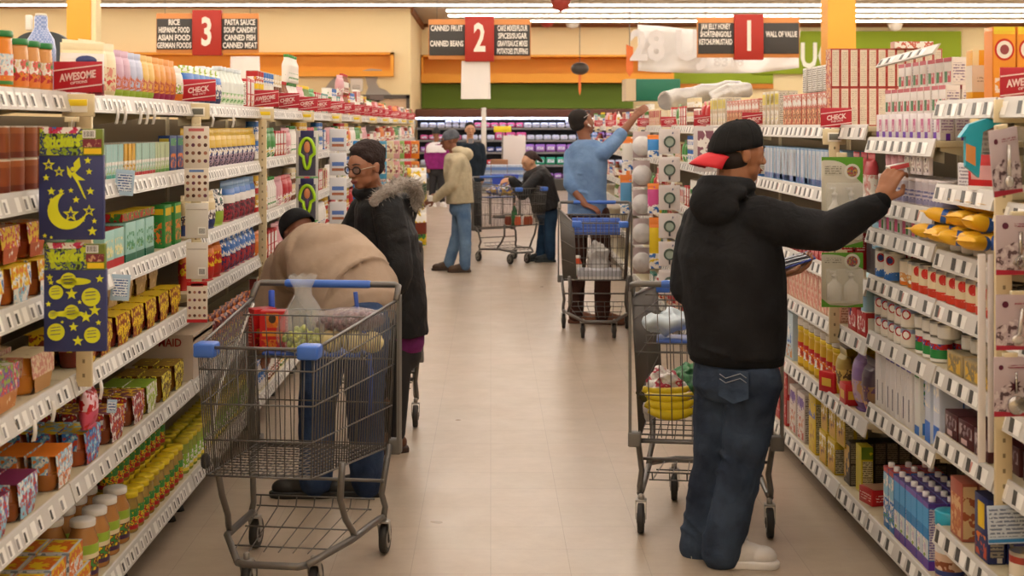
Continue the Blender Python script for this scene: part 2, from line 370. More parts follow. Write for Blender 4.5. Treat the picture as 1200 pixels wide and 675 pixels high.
# white banner with reversed show-through lettering
Z = 24.0; o = empty('banner', P(840, 85, Z)); tag(o, 'long sagging white banner with faint reversed lettering behind the sign numbered 1', 'banner')
b = MB(); nx, nz = 40, 8; vs = []
for i in range(nx+1):
    for j in range(nz+1):
        u, t = i/nx, j/nz; xp = 748+188*u; yt = 28+9*u+5*sin(pi*u)*.8; yb = 83+3*sin(pi*u)-14*max(0, u-.75)
        p = P(xp, yb+(yt-yb)*t, Z)-o.location; vs.append((p.x, .08*sin(u*9+t*2)+.05*sin(u*23-t*5), p.z))
b.add(vs, [(i*(nz+1)+j, (i+1)*(nz+1)+j, (i+1)*(nz+1)+j+1, i*(nz+1)+j+1) for i in range(nx) for j in range(nz)], mat('e9e6e4', .6), True)
bn = b.build('cloth', o); sd = bn.modifiers.new('s', 'SOLIDIFY'); sd.thickness = .006
lettering('UCU2', mat('c9c4c2', .7), .86, frame((-.62, -.2, .45), (-1, 0, 0), (0, 0, 1)).copy() @ Matrix.Rotation(0, 4, 'Z'), o, sx=.8, offset=.06, extrude=.004) if False else None
t = lettering('28 UJ', mat('cfcac8', .7), .72, frame((-.86, -.17, .44), (1, 0, 0), (0, 0, 1)), o, sx=.85, offset=.05, extrude=.003)
t = lettering('8318', mat('d3cfcd', .7), .22, frame((.18, -.17, .17), (1, 0, 0), (0, 0, 1)), o, sx=1.2, offset=.012, extrude=.003)
b = MB()
for x, y in ((750, 28), (936, 37)):
    p = P(x, y, Z)-o.location; b.tube([p, (p.x, p.y, CEIL-o.location.z)], .006, mat('8a8178'), 5)
b.build('hanging_wire', o)
# dark green arch and blue checked bottle display over the top shelf on the left
Z = 9.0; p = P(48, 66, Z)
o = empty('bottle_display', p); tag(o, 'tall blue checked bottle-shaped display above the green-lidded jars', 'display')
b = MB(); k = Z/F
def bluecheck():
    m, n, l, bb = _m('blue_check'); tc = n.new('ShaderNodeTexCoord'); ck = n.new('ShaderNodeTexChecker'); ck.inputs['Scale'].default_value = 70
    ck.inputs['Color1'].default_value = (*lin('7f94c8'), 1); ck.inputs['Color2'].default_value = (*lin('aab8dc'), 1)
    l.new(tc.outputs['Object'], ck.inputs['Vector']); l.new(ck.outputs[0], bb.inputs['Base Color']); bb.inputs['Roughness'].default_value = .3; return m
b.lathe([(17*k, -.3), (17*k, 8*k), (15*k, 20*k), (9*k, 30*k), (7.5*k, 34*k), (7.5*k, 46*k), (6*k, 48*k)], bluecheck(), 20); b.build('bottle', o)
b = MB(); b.lathe([(6.4*k, 47*k), (6.4*k, 49.5*k), (5*k, 50*k)], mat('e9e6da', .4), 16); b.build('cap', o)
Z = 12.0; p = P(48, 62, Z); k = Z/F
o = empty('arched_display', p); tag(o, 'dark arched header board standing behind the blue checked bottle', 'display')
b = MB(); b.prism([(30*k*cos(a), 0, 14*k*sin(a)+12*k) for a in [pi*i/16 for i in range(17)]]+[(-30*k, 0, -.5), (30*k, 0, -.5)], (0, .08, 0), mat('3a4248', .5)); b.build('board', o)
b = MB(); b.bbox((-16*k, -.06, 26*k), (-9*k, 0, 44*k), mat('f0ece2', .5), .01); b.build('card', o)
# ------------------------------------------------------------ coolers on the far wall
ZC = 36.0
kc = ZC/F
x0c, x1c = ZX(487, ZC), ZX(915, ZC)
o = empty('display_cooler', ((x0c+x1c)/2, ZC, 0)); tag(o, 'long open wall cooler with brown header and lit shelves along the far wall', 'refrigerator')
W = (x1c-x0c)/2; HT = ZY(128, ZC)
b = MB(); b.box((-W, .9, 0), (W, 1.0, HT), mat('2a2a2c', .6)); b.box((-W, 0, 0), (W, .9, .3), mat('3b3a38', .5)); b.build('case', o)
b = MB(); b.bbox((-W, -.05, ZY(137.5, ZC)), (W, .95, ZY(128, ZC)), mat('5d3226', .6), .02); b.build('header', o)
cool_h = [.32, .68, 1.02, 1.34, 1.66]
for hh in cool_h:
    b = MB(); b.box((-W, .05, hh-.03), (W, .9, hh), mat('6a6a70', .4)); b.box((-W, .02, hh-.05), (W, .05, hh+.005), mat('77777e', .4)); sh = b.build('shelf', o); b = MB(); b.box((-W, .06, hh-.045), (W, .085, hh-.032), mat('dfe6ff', emit=5)); b.build('light_tube', sh)
b = MB(); b.box((-W, .1, HT-.26), (W, .16, HT-.22), mat('dfe6ff', emit=9)); b.build('light_tube', o)
for i, xx in enumerate((567, 700, 830)):
    pass
b = MB(); b.bbox((ZX(564, 34.5), 34.5, 0), (ZX(570, 34.5), 34.62, ZY(126, 34.5)), mat('b9b4ae', .35, .6), .01); b.bbox((ZX(558, 34.5), 34.4, 0), (ZX(576, 34.5), 34.72, .06), mat('8d8882', .5), .02)
tag(b.build('metal_post', loc=(0, 0, 0)), 'slim silver post standing in front of the lit cooler', 'post')
# ------------------------------------------------------------ shelving
HL = [.17, .58, .91, 1.20, 1.51, 1.80]
HL2 = [.17, .58, .965, 1.21, 1.50, 1.80]
HR = [.135, .50, .83, 1.07, 1.41, 1.70]
YL = [2.5, 4.25, 5.98, 7.75]+[9.5+1.75*k for k in range(9)]
YR = [2.25, 4.1, 5.95]+[7.8+1.85*k for k in range(8)]
FL, FR = -1.31, 1.52
tagblack = mat('45433f', .5); tagw = mat('efece6', .4); tagred = mat('c98f84', .5)
R2 = random.Random(3)
def rail_mb(L, side, near, top=False):
    b = MB(); b.prism([(-.006, 0, .008), (.0, 0, .006), (.018, 0, -.054), (.008, 0, -.056)], (0, L, 0), white_rail)
    y = .03; pitch = .062 if side == 'L' else .1
    while y < L-.06:
        w = pitch*R2.uniform(.55, .8)
        z0, z1 = -.046, -.006
        xx = lambda z: .018-(z+.054)*.018/.06
        q = lambda ya, yb, za, zb, m, e: b.quad([(xx(za)+e, ya, za), (xx(za)+e, yb, za), (xx(zb)+e, yb, zb), (xx(zb)+e, ya, zb)], m)
        if side == 'L':
            q(y, y+w, z0, z1, tagw, .0012)
            if R2.random() < .85: q(y+w*.1, y+w*.5, z0+.004, z1-.008, tagblack if R2.random() < .55 else mat('8d8a88', .5), .002)
        else:
            q(y, y+w, z0, z1, tagw, .0012); b.quad([(xx(z0)+.002, y-.004, z0+.002), (xx(z0)+.002, y+w*.42, z0+.002), (xx(z1)+.002, y+w*.42-.014, z1), (xx(z1)+.002, y-.018, z1)], tagblack)
            if R2.random() < .12: q(y+w*.3, y+w*.5, z0+.004, z1-.004, tagred, .002)
        y += pitch*R2.choice([1, 1, 1, 1.25, 1.6])
    return b
def shelf(parent, x0, d, y0, y1, h, side, base=False):
    """front edge at x0 (in the unit's own frame, front towards +x), y0..y1 relative"""
    b = MB(); b.bbox((x0-d, y0, h-.022), (x0, y1, h), steel, .003); b.box((x0-d, y0, h-.05), (x0-d+.03, y1, h-.022), steel_shaded)
    if not base:
        for y in (y0+.01, y1-.02):
            b.prism([(x0-d, y, h-.1), (x0-d, y, h-.022), (x0-.02, y, h-.022), (x0-.02, y, h-.035)], (0, .008, 0), steel)
    s = b.build('shelf', parent)
    r = rail_mb(y1-y0-.01, side, True).build('price_rail', s, loc=(x0, y0+.005, h))
    return s
def gondola(side, y0, y1, heights, place_txt, segs=None, group=None, depth=.46, name='shelving_unit'):
    """unit frame: origin at the front line on the floor; front towards +x"""
    sgn = 1 if side == 'L' else -1
    o = empty(name, (FL if side == 'L' else FR, (y0 if side == 'L' else y1), 0), 0 if side == 'L' else pi)
    tag(o, place_txt, 'shelves', group)
    L = y1-y0
    top = max(heights)
    b = MB(); b.box((-.56, 0, .02), (-.53, L, top-.06), steel_shaded)
    k = int(L/.025)
    b.build('back_panel', o)
    for y in (0, L-.03):
        b = MB(); b.bbox((-.56, y, 0), (-.52, y+.03, top+.02), steel, .003); b.build('upright', o)
    b = MB(); b.box((-.5, .01, 0), (-.12, L-.01, heights[0]-.05), mat('3c362e', .7)); b.box((-.5, 0, heights[0]-.05), (-.02, L, heights[0]-.022), mat('7d705c', .6));  # plate and deck underside coloured dark for the shadow below the base shelf
    for yy in (.06, L*.5, L-.1): b.lathe([(.025, 0), (.02, .02), (.012, .03), (.012, heights[0]-.03)], mat('25221e', .6), 8, o=(-.07, yy, 0))
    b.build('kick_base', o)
    for i, h in enumerate(heights):
        shelf(o, 0, depth+(.06 if i == 0 else 0), 0, L, h, side, i == 0)
    return o
far_l = 'shelves between the fur-hooded woman and the back of the shop'
lab_L = ['beige steel shelving unit with the big juice jars on top', 'beige steel shelving unit with pouches on top, between sticker sheets and small cards',
         'beige steel shelving unit with yellow and blue snack pouches behind the stooping person',
         'beige steel shelving unit with canned goods beside the green bottle-brush hangers']
for i in range(len(YL)-1):
    g = None if i < 4 else 'beige shelving units further along the shelves behind the fur-hooded woman'
    lb = lab_L[i] if i < 4 else 'beige steel shelving unit packed with small goods, in the run behind the fur-hooded woman'
    gondola('L', YL[i], YL[i+1], HL2 if i == 2 else HL, lb, group=g)
for i in range(2, len(YR)-1):
    g = None if i < 4 else 'beige shelving units further along behind the man in the blue shirt'
    lb = ['', '', 'beige steel shelving unit in front of the man in the black hooded jacket', 'beige steel shelving unit with the hanging magnifier cards, behind the black cap'][i] if i < 4 else 'beige steel shelving unit of small goods, beside the man in the blue shirt'
    gondola('R', YR[i], YR[i+1], HR, lb, group=g)
# the near bay on the right has three narrower columns with shelves of their own
def near_unit(y0, y1, hs, deps, lab):
    o = empty('shelving_unit', (FR, y1, 0), pi); tag(o, lab, 'shelves'); L = y1-y0
    b = MB(); b.box((-.56, 0, .02), (-.53, L, 1.7), steel_shaded); b.build('back_panel', o)
    for y in (0, L-.03):
        b = MB(); b.bbox((-.56, y, 0), (-.52, y+.03, 1.8), steel, .003); b.build('upright', o)
    b = MB(); b.box((-.5, .01, 0), (-.12, L-.01, hs[0]-.05), mat('3c362e', .7)); b.box((-.5, 0, hs[0]-.05), (-.02, L, hs[0]-.022), mat('7d705c', .6)); b.build('kick_base', o)  # same dark colours standing for the shadow under the base shelf
    for h, d in zip(hs, deps): shelf(o, 0, d, 0, L, h, 'R', h < .2)
near_unit(5.5, 5.945, [.135, .50, .83, 1.07, 1.41, 1.70], [.52, .46, .46, .46, .46, .46], 'narrow shelving column behind the hanging green and white soap dispenser packs')
near_unit(4.66, 5.495, [.135, .585, .875, 1.10, 1.29, 1.41, 1.65], [.52, .46, .46, .46, .3, .3, .3], 'narrow shelving column the black-sleeved hand is reaching into')
near_unit(4.1, 4.655, [.135, .34, .655, .875, 1.10, 1.275, 1.50, 1.78], [.52, .46, .46, .46, .46, .4, .3, .4], 'narrow shelving column with yellow bags and orange baking soda boxes')
near_unit(2.25, 4.095, [.135, .34, .655, .86, 1.10, 1.47, 1.78], [.52, .46, .46, .46, .46, .4, .4], 'shelving unit behind the hanging utensil cards at the near end')
# joint posts, label holders, red flags
def flag(x, y, z, word, w=.15, h=.095, side='L', lab='', holder='yellow', small='OPTIONS'):
    o = empty('shelf_sign', (x, y, z)); tag(o, lab, 'sign')
    sl = 1
    red = mat('b3152c', .45); cr = mat('e9c9c6', .5)
    b = MB(); b.bbox((-w/2, -.003, 0), (w/2, .001, h), red, .001); b.build('card', o)
    b = MB()
    for z0 in (h*.74, h*.1):
        b.prism([(-w/2, -.0045, z0-.006), (w/2, -.0045, z0+h*.2-.006), (w/2, -.0045, z0+h*.2-.002), (-w/2, -.0045, z0-.002)], (0, -.0008, 0), cr)
    b.build('stripe', o)
    M = frame((0, -.0045, h*.52), (1, 0, .13), (-.0, 0, 1))
    lettering(word, cr, h*.34, M, o, sx=w/h*.46 if len(word) > 5 else w/h*.55, offset=.0022, extrude=.0006)
    M = frame((w*.02, -.0045, h*.32), (1, 0, .13), (-.0, 0, 1))
    lettering(small, cr, h*.12, M, o, sx=1.1, offset=.0006, extrude=.0006)
    return o
def holder(x, y, z, yellow, side, lab, grp):
    b = MB(); b.bbox((-.05, -.004, -.035), (.05, .01, .035), mat('ddcda6', .45), .003)
    b.bbox((-.03, -.007, -.022), (.03, -.003, .018), mat('efe9da', .4) , .001)
    if yellow: b.bbox((-.03, -.009, -.002), (.03, -.006, .018), mat('f0d020', .4), .001)
    else: b.bbox((-.024, -.009, -.014), (.024, -.006, .012), mat('6e6f66', .3), .001)
    tag(b.build('label_holder', loc=(x, y, z)), lab, 'label holder', grp)
words_L = ['AWESOME', 'CHECK', 'AWESOME', 'CHECK', 'AWESOME', 'CHECK', 'AWESOME', 'CHECK', 'AWESOME', 'CHECK', 'AWESOME']
for i, y in enumerate(YL[1:-1]):
    xs = ['in front of the green-lidded jars', 'in front of the purple and blue pouches', 'beside the white squeeze bottles', 'under the green-labelled cans']
    lab = 'red shelf sign reading %s %s' % (words_L[i], xs[i]) if i < 4 else 'small red shelf sign numbered among the far run, %s from the fur hood' % (['fifth', 'sixth', 'seventh', 'eighth', 'ninth', 'tenth', 'eleventh'][i-4])
    if i >= 4: lab = 'small red shelf sign above the fur-hooded woman, %s along from the big AWESOME sign' % ['fourth', 'fifth', 'sixth', 'seventh', 'eighth', 'ninth', 'tenth'][i-4]
    flag(FL+.035, y-.02 if i else 4.22, 1.81 if i else 1.805, words_L[i], .15, .095, 'L', lab, small='OPTIONS' if words_L[i][0] == 'A' else 'THIS OUT!')
    if i == 3 or i == 2: pass
    holder(FL+.035, y-.03, 1.765, i % 2 == 0 or i > 2, 'L', 'cream label holder clipped on the top shelf edge under a red shelf sign', 'label holders along the top shelf under the red signs')
for k, y in enumerate([8.6, 10.3, 12.1, 13.9, 15.6]):
    flag(FL+.03, y, 1.815, 'CHECK', .15, .095, 'L', 'small extra red shelf sign between two top shelf joints, %s one behind the white bottles' % ['first', 'second', 'third', 'fourth', 'fifth'][k], small='THIS OUT!')
for i, y in enumerate(YR[1:-1]):
    if i == 0:
        flag(FR+.065, 4.05, 1.785, 'AWESOME', .15, .09, 'R', 'red shelf sign reading AWESOME in front of the orange baking soda boxes'); 
        holder(FR+.02, 4.04, 1.745, True, 'R', 'cream label holder with yellow strip above the hanging utensil cards', None); continue
    where = ['above the hanging soap dispenser packs', 'beside the black baseball cap', 'behind the black baseball cap', 'above the hanging magnifier cards', 'above the hanging round sponge cards'][i-1] if i < 6 else 'past the blue-shirted man, %s one along' % ['first', 'second', 'third'][i-6]
    flag(FR-.02, y-.02, 1.695, 'CHECK', .135, .085, 'R', 'red shelf sign reading CHECK %s' % where, small='THIS OUT!')
    holder(FR-.03, y-.03, 1.655, False, 'R', 'cream electronic label holder on the shelf edge %s' % where, None)
# beige perforated upright at the shelf front
def post(x, y, z0, z1, w, lab):
    b = MB(); b.bbox((-w/2, -.005, 0), (w/2, .012, z1-z0), mat('d6c49c', .5), .003)
    z = .03
    while z < z1-z0-.02:
        b.box((-.004, -.0062, z), (.004, -.0045, z+.012), mat('8c7c5e', .6)); z += .045
    tag(b.build('shelf_post', loc=(x, y, z0)), lab, 'post')
post(FL+.02, 7.72, .62, 1.74, .045, 'slotted beige upright post beside the yellow snack pouches')
post(FL+.03, 4.30, .88, 1.74, .05, 'beige upright strip behind the two hanging glow sticker sheets')
post(FL+.03, 5.93, .86, 1.74, .04, 'beige upright strip behind the column of small hanging sticker cards')
post(FR-.03, 5.92, .76, 1.64, .045, 'beige upright strip behind the hanging soap dispenser packs')
post(FR-.01, 4.02, .56, 1.68, .05, 'beige upright strip behind the hanging utensil cards')
b = MB(); b.bbox((-.012, -.004, 0), (.012, .004, .62), mat('e8e2e0', .2), .003); b.bbox((.018, -.004, .03), (.036, .004, .62), mat('dad2d2', .25), .003)
tag(b.build('clear_rail', loc=(FR-.06, 4.06, .70)), 'pale plastic strip hanging in front of the canned goods beside the utensil cards', 'strip')
# ------------------------------------------------------------ products. every prototype: base at z=0, front at x=0 facing +x, width along y
def proto(root, kids, w, h, d):
    p = Proto(root, kids, w, h, d); PROTOS.append(p); return p
def kid(b, name, m=None): return b.build(name, link=False, m=m)
metal = mat('b8b4ac', .3, .9); metal_d = mat('6b6860', .35, .8)
def P_can(name, r, h, bands, top=metal, seg=14, lid=True):
    """bands: list of (fraction, material) from the bottom up"""
    b = MB(); prof = [(r*.96, 0), (r, .003)]; ms = [top]
    z = .004
    for fr, m in bands:
        prof.append((r, z)); ms.append(m if len(prof) > 3 else top); 
        z = .004+(h-.008)*fr; 
    prof = [(r*.95, 0), (r, .004)]; ms = [top]; z = .004
    for fr, m in bands:
        z = .004+(h-.008)*fr; prof.append((r, z)); ms.append(m)
    prof.append((r*.99, h)); ms.append(top); prof.append((r*.9, h-.002)); ms.append(top)
    b.lathe(prof, ms, seg, o=(-r, 0, 0)); root = b.build(name, link=False)
    return proto(root, [], 2*r, h, 2*r)
def P_jar(name, r, h, lidc, content, bands, lidh=.02, neck=.8, seg=16, lidr=None, lidname='lid'):
    b = MB(); hb = h-lidh
    prof = [(r*.9, 0), (r, .006), (r, hb*.72), (r*neck, hb*.93), (r*neck, hb)]
    b.lathe(prof, content, seg, o=(-r, 0, 0)); root = b.build(name, link=False)
    l = MB(); lr = lidr or min(r*neck*1.1, r*1.005)
    l.lathe([(lr*.98, hb), (lr, hb+.002), (lr, h-.003), (lr*.95, h), (lr*.5, h+.0005)], lidc, seg, o=(-r, 0, 0))
    lab = MB(); pr = []; ms = []; z0 = hb*.1; z1 = hb*.68; pr = [(r*1.012, z0)]
    for fr, m in bands: pr.append((r*1.012, z0+(z1-z0)*fr)); ms.append(m)
    lab.lathe(pr, ms, seg, o=(-r, 0, 0))
    return proto(root, [(kid(l, lidname), []), (kid(lab, 'label'), [])], 2*r, h, 2*r)
def P_box(name, w, d, h, base, front=(), side=(), top=(), tilt=0, kids=()):
    """patches: (u0, v0, u1, v1, material) over the face, u along the width"""
    b = MB(); b.bbox((-d, -w/2, 0), (0, w/2, h), base, .0015); e = .0008
    for u0, v0, u1, v1, m in front: b.quad([(e, (u0-.5)*w, v0*h), (e, (u1-.5)*w, v0*h), (e, (u1-.5)*w, v1*h), (e, (u0-.5)*w, v1*h)], m)
    for u0, v0, u1, v1, m in side:
        for s in (-1, 1):
            y = s*(w/2+e); b.quad([(-d*(1-u0), y, v0*h), (-d*(1-u1), y, v0*h), (-d*(1-u1), y, v1*h), (-d*(1-u0), y, v1*h)], m)
    for u0, v0, u1, v1, m in top: b.quad([(-d*(1-u0), (v0-.5)*w, h+e), (-d*(1-u1), (v0-.5)*w, h+e), (-d*(1-u1), (v1-.5)*w, h+e), (-d*(1-u0), (v1-.5)*w, h+e)], m)
    return proto(b.build(name, link=False), list(kids), w, h, d)
def P_pouch(name, w, h, d, bands, seal=None, kids=()):
    """pillow bag, flat seal on top; bands: (v fraction, material) bottom up"""
    b = MB(); n = 14; N = 12
    def ring(t):
        f = (1-abs(2*min(t/.86, 1)-1)**2.6)**.5 if t < .86 else 0
        dd = d/2*max(f, .06 if t < .86 else .03); ww = w/2*(1-.04*f)
        if t < .02: dd = d/2*.75
        return [V((-d/2+dd*cos(2*pi*k/n), ww*(abs(sin(2*pi*k/n))**.55)*(1 if sin(2*pi*k/n) >= 0 else -1), h*t)) for k in range(n)]
    ts = [0, .03, .12, .25, .4, .55, .7, .8, .86, .865, 1.0]
    for fr, m in bands:
        if all(abs(fr-t) > .015 for t in ts): ts.append(fr)
    ts.sort(); rs = [ring(t) for t in ts]
    for i in range(len(ts)-1):
        tm = (ts[i]+ts[i+1])/2; m = bands[-1][1]
        for fr, mm in bands:
            if tm < fr: m = mm; break
        b.rings(rs[i:i+2], m, True, (i == 0, i == len(ts)-2))
    return proto(b.build(name, link=False), list(kids), w, h, d)
def P_cups(name, cup, sleeve_front, sleeve_top, tiers=2, r=.042, ch=.052, n=2, stripe=None):
    """pack of fruit cups in a card sleeve"""
    root = bpy.data.objects.new(name, None); kids = []
    W = n*2.1*r; D = 2*r
    for t in range(tiers):
        for i in range(n):
            b = MB(); up = t == 0
            pr = [(r*.72, .001), (r*.8, .01), (r*.95, ch*.9), (r, ch)] if up else [(r, 0.001), (r*.95, ch*.1), (r*.8, ch*.9), (r*.72, ch)]
            b.lathe(pr, cup, 12, o=(-r, (i-(n-1)/2)*2.1*r, t*ch)); kids.append((kid(b, 'cup'), []))
    H = tiers*ch
    s = MB(); w2 = W*.30; e = .003
    # sleeve: a band over the top and down the front
    s.box((-D*.95, -W/2*.96, H), (0, W/2*.96, H+.002), sleeve_top)
    s.prism([(0, -W/2*.93, H+.002), (0, W/2*.93, H+.002), (.004, W/2*.85, H*.42), (.004, -W/2*.85, H*.42)], (.001, 0, 0), sleeve_front)
    s.prism([(0.004, -W/2*.72, H*.43), (0.004, W/2*.72, H*.43), (.0, W/2*.6, 0.002), (.0, -W/2*.6, 0.002)], (.001, 0, 0), stripe or sleeve_front)
    for q in (-1, 1): s.quad([(-D*.8, q*(W/2*.965), H+.002), (-D*.2, q*W/2*.965, H+.002), (-D*.25, q*W/2*.995, H*.5), (-D*.75, q*W/2*.995, H*.5)], sleeve_front)
    kids.append((kid(s, 'sleeve'), []))
    return proto(root, kids, W+.004, H+.003, D)
ORD = ['bottom', 'second', 'third', 'fourth', 'fifth', 'top']
def row(side, pr, ya, yb, h, label, cat, depth=1, rz0=0,  tiers=1, gap=.004, back=.02, group=None, jit=.003, rot=.03, per=None, scale=1, kinds=None):
    """a row of the same product from depth ya to yb on the shelf at height h"""
    grp = group or label.split(',')[0]
    if not rz0 and side == 'L' and ('pouch' in pr.root.name or 'bag' in pr.root.name): rz0 = -.3
    y = ya; w = pr.w*scale+gap; n = max(1, int((yb-ya)/w+1e-6)); w = (yb-ya)/n if per is None else w
    for i in range(n):
        for dd in range(depth):
            for t in range(tiers):
                x = back+dd*(pr.d*scale+.004)+R2.uniform(0, jit)
                yy = ya+(i+.5)*w+R2.uniform(-jit, jit)*.3
                if side == 'L': place(pr, (FL-x, yy, h+t*pr.h*scale+.001), R2.uniform(-rot, rot)+rz0, label, cat, grp, scale)
                else: place(pr, (FR+x, yy, h+t*pr.h*scale+.001), pi+R2.uniform(-rot, rot)+rz0, label, cat, grp, scale)
def one(side, pr, x, y, h, label, cat, rz=0, scale=1, back=.02, rx=0, ry=0, group=None):
    if side == 'L': return place(pr, (FL-back+x, y, h+.001), rz, label, cat, group, scale, rx, ry)
    return place(pr, (FR+back+x, y, h+.001), pi+rz, label, cat, group, scale, rx, ry)
# common inks
W_, CR, RD, BL, NV, YE, GR, TL, OR, PK, PU, BK, LB, TN, LG = ['ece8e2', 'e3d2aa', 'b81c22', '2f6fc0', '26356f', 'e8c51c', '3b8a3a', '3c8f86', 'e07b24', 'd8a0a8', '6a4a9a', '2c2a28', '8fc4dd', 'a8895e', '9dbb3c']
def m_(h, r=.4): return mat(h, r)
# ============ LEFT ============
# -- near unit (green-lidded jars)
jar_big = P_jar('juice_jar', .046, .165, m_('1f7a3a'), mat('e58a1e', .2), [(.12, m_(GR)), (.3, art([YE, OR], 60)), (1, art(['a8cce0', W_, 'cfdfe8', 'd8605a'], 45))], .018, .93)
jar_big2 = P_jar('juice_jar', .042, .150, m_('1f7a3a'), mat('d89a5a', .2), [(.2, m_(OR)), (.5, art([GR, OR, RD], 60)), (1, art([CR, W_, 'd8605a', GR], 45))], .018, .93)
row('L', jar_big, 3.3, 3.86, HL[5], 'large orange jar with dark green lid and blue-white label on the top shelf', 'jar', depth=2)
row('L', jar_big2, 3.87, 4.2, HL[5], 'orange jar with dark green lid and cream label beside the big AWESOME sign', 'jar', depth=2)
cup_br = P_can('snack_cup', .05, .095, [(.2, mat('6b2a16', .3)), (.8, mat('8a4420', .3)), (1, mat('a35a2c', .3))], top=mat('c7b9a4', .3))
row('L', cup_br, 3.3, 4.2, HL[4], 'stacked brown snack cup on the shelf under the green-lidded jars', 'food cup', tiers=2, back=.03)
cuporange = mat('b8641e', .25); peach = mat('c77f2c', .25)
cp_yb = P_cups('fruit_cup_pack', mat('a8581c', .25), art([BL, W_, YE, OR], 38), m_(YE), stripe=art([OR, LB, W_], 40))
cp_ye = P_cups('fruit_cup_pack', mat('9c3e1a', .25), art([W_, 'c9432c', YE], 50), art([YE, W_, OR], 40), stripe=art([W_, 'b4542c'], 50))
row('L', cp_ye, 3.3, 4.2, HL[3]+.11, 'red-brown fruit cup pack with white and yellow sleeve stacked behind the upper glow sticker sheet', 'fruit cups', back=.05)
row('L', cp_yb, 3.3, 4.2, HL[3], 'orange fruit cup pack with blue and yellow sleeve under a brown pack', 'fruit cups', back=.02)
cp_cream = P_cups('fruit_cup_pack', peach, art([CR, 'd9bfa0', 'c98a78'], 60), art(['cdb48c', CR], 30), stripe=m_('b98a54'), r=.05, ch=.056)
cp_pch = P_cups('fruit_cup_pack', mat('b5530f', .25), art(['e9e2cc', 'd8504c', '7a5fa8', LG], 42), art(['c9473e', LG, W_], 35), stripe=art(['e6d3b0', 'c9864a'], 50), r=.05, ch=.06)
row('L', cp_cream, 3.3, 4.2, HL[2], 'amber fruit cup pack in cream sleeve under the lower glow sticker sheet', 'fruit cups', tiers=1, depth=1, back=.16)
row('L', cp_cream, 3.3, 4.2, HL[2]+.115, 'amber fruit cup pack in cream sleeve at the back of the shelf, upper layer', 'fruit cups', back=.18)
row('L', cp_pch, 3.3, 3.95, HL[2], 'deep orange fruit cup pack with red and green printed sleeve', 'fruit cups', back=.03)
row('L', cp_cream, 3.97, 4.2, HL[2], 'amber fruit cup pack in cream sleeve at the shelf front beside the beige strip', 'fruit cups', back=.03)
# purple/orange/blue-sleeved cup packs along the second shelf
def cpk(cup, f1, top, st=None): return P_cups('fruit_cup_pack', mat(cup, .25), art(f1, 42), m_(top) if isinstance(top, str) else art(top, 35), stripe=art(st or f1, 50), r=.045, ch=.055)
cp_pu = cpk('8c4a20', [BL, 'c23b2c', LB, W_], '7a2550', [BL, 'b8442a', LB]); cp_or = cpk('a0622c', [BL, W_, LB, OR], OR, [LB, OR, W_]); cp_bl = cpk('9c4a20', [W_, LB, BL, 'c84a30'], ['4f8fd0', LB, YE])
cp_rd = cpk('7c3a1c', [YE, 'c03a30', '8a2a3a', W_], ['b43a2a', YE, '7a3550']); cp_gr = cpk('a88a30', [LG, 'b4c84a', W_], [LG, '86a52c']); cp_yl = cpk('8a5a20', [YE, '5a3a20', 'e8d84a'], ['d8c81c', '8a6a20'])
cp_mr = cpk('6c2418', ['5a2418', YE, '8a3a1c'], ['d8b81c', YE]); cp_tn = cpk('8a6a3a', [CR, 'b89a6a'], ['c8b080', TN])
H2 = HL[1]
row('L', cp_pu, 3.3, 4.05, H2, 'fruit cup pack with blue and purple sleeve on the second shelf up', 'fruit cups', depth=3)
row('L', cp_or, 4.06, 4.45, H2, 'fruit cup pack with blue label and orange-topped sleeve', 'fruit cups', depth=3)
row('L', cp_bl, 4.46, 4.66, H2, 'fruit cup pack with pale blue and white sleeve', 'fruit cups', depth=3)
row('L', cp_rd, 4.67, 5.06, H2, 'fruit cup pack with red and yellow sleeve', 'fruit cups', depth=3)
row('L', cp_rd, 5.07, 5.25, H2, 'fruit cup pack with red and yellow sleeve', 'fruit cups', depth=3, tiers=1)
row('L', cp_gr, 5.26, 5.46, H2, 'fruit cup pack with lime green sleeve', 'fruit cups', depth=2, tiers=1)
row('L', cp_yl, 5.47, 5.95, H2, 'amber fruit cup pack with yellow sleeve on the second shelf up', 'fruit cups', depth=2, tiers=1)
row('L', cp_yl, 4.7, 5.4, H2+.115, 'yellow-sleeved fruit cup pack in the upper layer on the second shelf', 'fruit cups', back=.25)
# bottom shelf
pk_or = P_box('snack_carton', .15, .10, .085, m_('b9bfc4'), [(0, 0, 1, .55, art(['b9c0c8', W_, OR], 50)), (0, .55, 1, 1, art([OR, 'd86a1c', YE], 40))], [(0, 0, 1, 1, art(['b9c0c8', '8c939a', W_], 40))], [(.08, .06, .92, .94, art([OR, 'd8691c', YE], 30))])
row('L', pk_or, 3.3, 4.55, HL[0], 'small orange and silver snack carton on the lowest shelf', 'carton', depth=3, tiers=1, back=.02)
row('L', pk_or, 3.3, 4.5, HL[0]+.087, 'small orange and silver snack carton, upper layer on the lowest shelf', 'carton', depth=2, back=.03)
jar_w = P_jar('applesauce_jar', .052, .20, m_('e9e6e2'), mat('b8824a', .2), [(.15, m_('4a2a4a')), (.55, art([RD, GR, '6a1a2a', YE], 55)), (.7, m_(CR)), (1, m_(LG))], .022, .72, lidr=.043)
row('L', jar_w, 4.56, 5.1, HL[0], 'amber jar with white screw lid on the lowest shelf', 'jar', depth=3, gap=.008)
jar_y = P_jar('applesauce_jar', .038, .15, m_('e2c81e'), mat('a98d4a', .2), [(.2, m_(RD)), (.6, art([GR, RD, YE, '2f6a30'], 70)), (1, art([YE, GR], 60))], .02, .85, lidr=.037)
row('L', jar_y, 5.12, 5.95, HL[0], 'small jar with bright yellow lid on the lowest shelf', 'jar', depth=3, gap=.006)
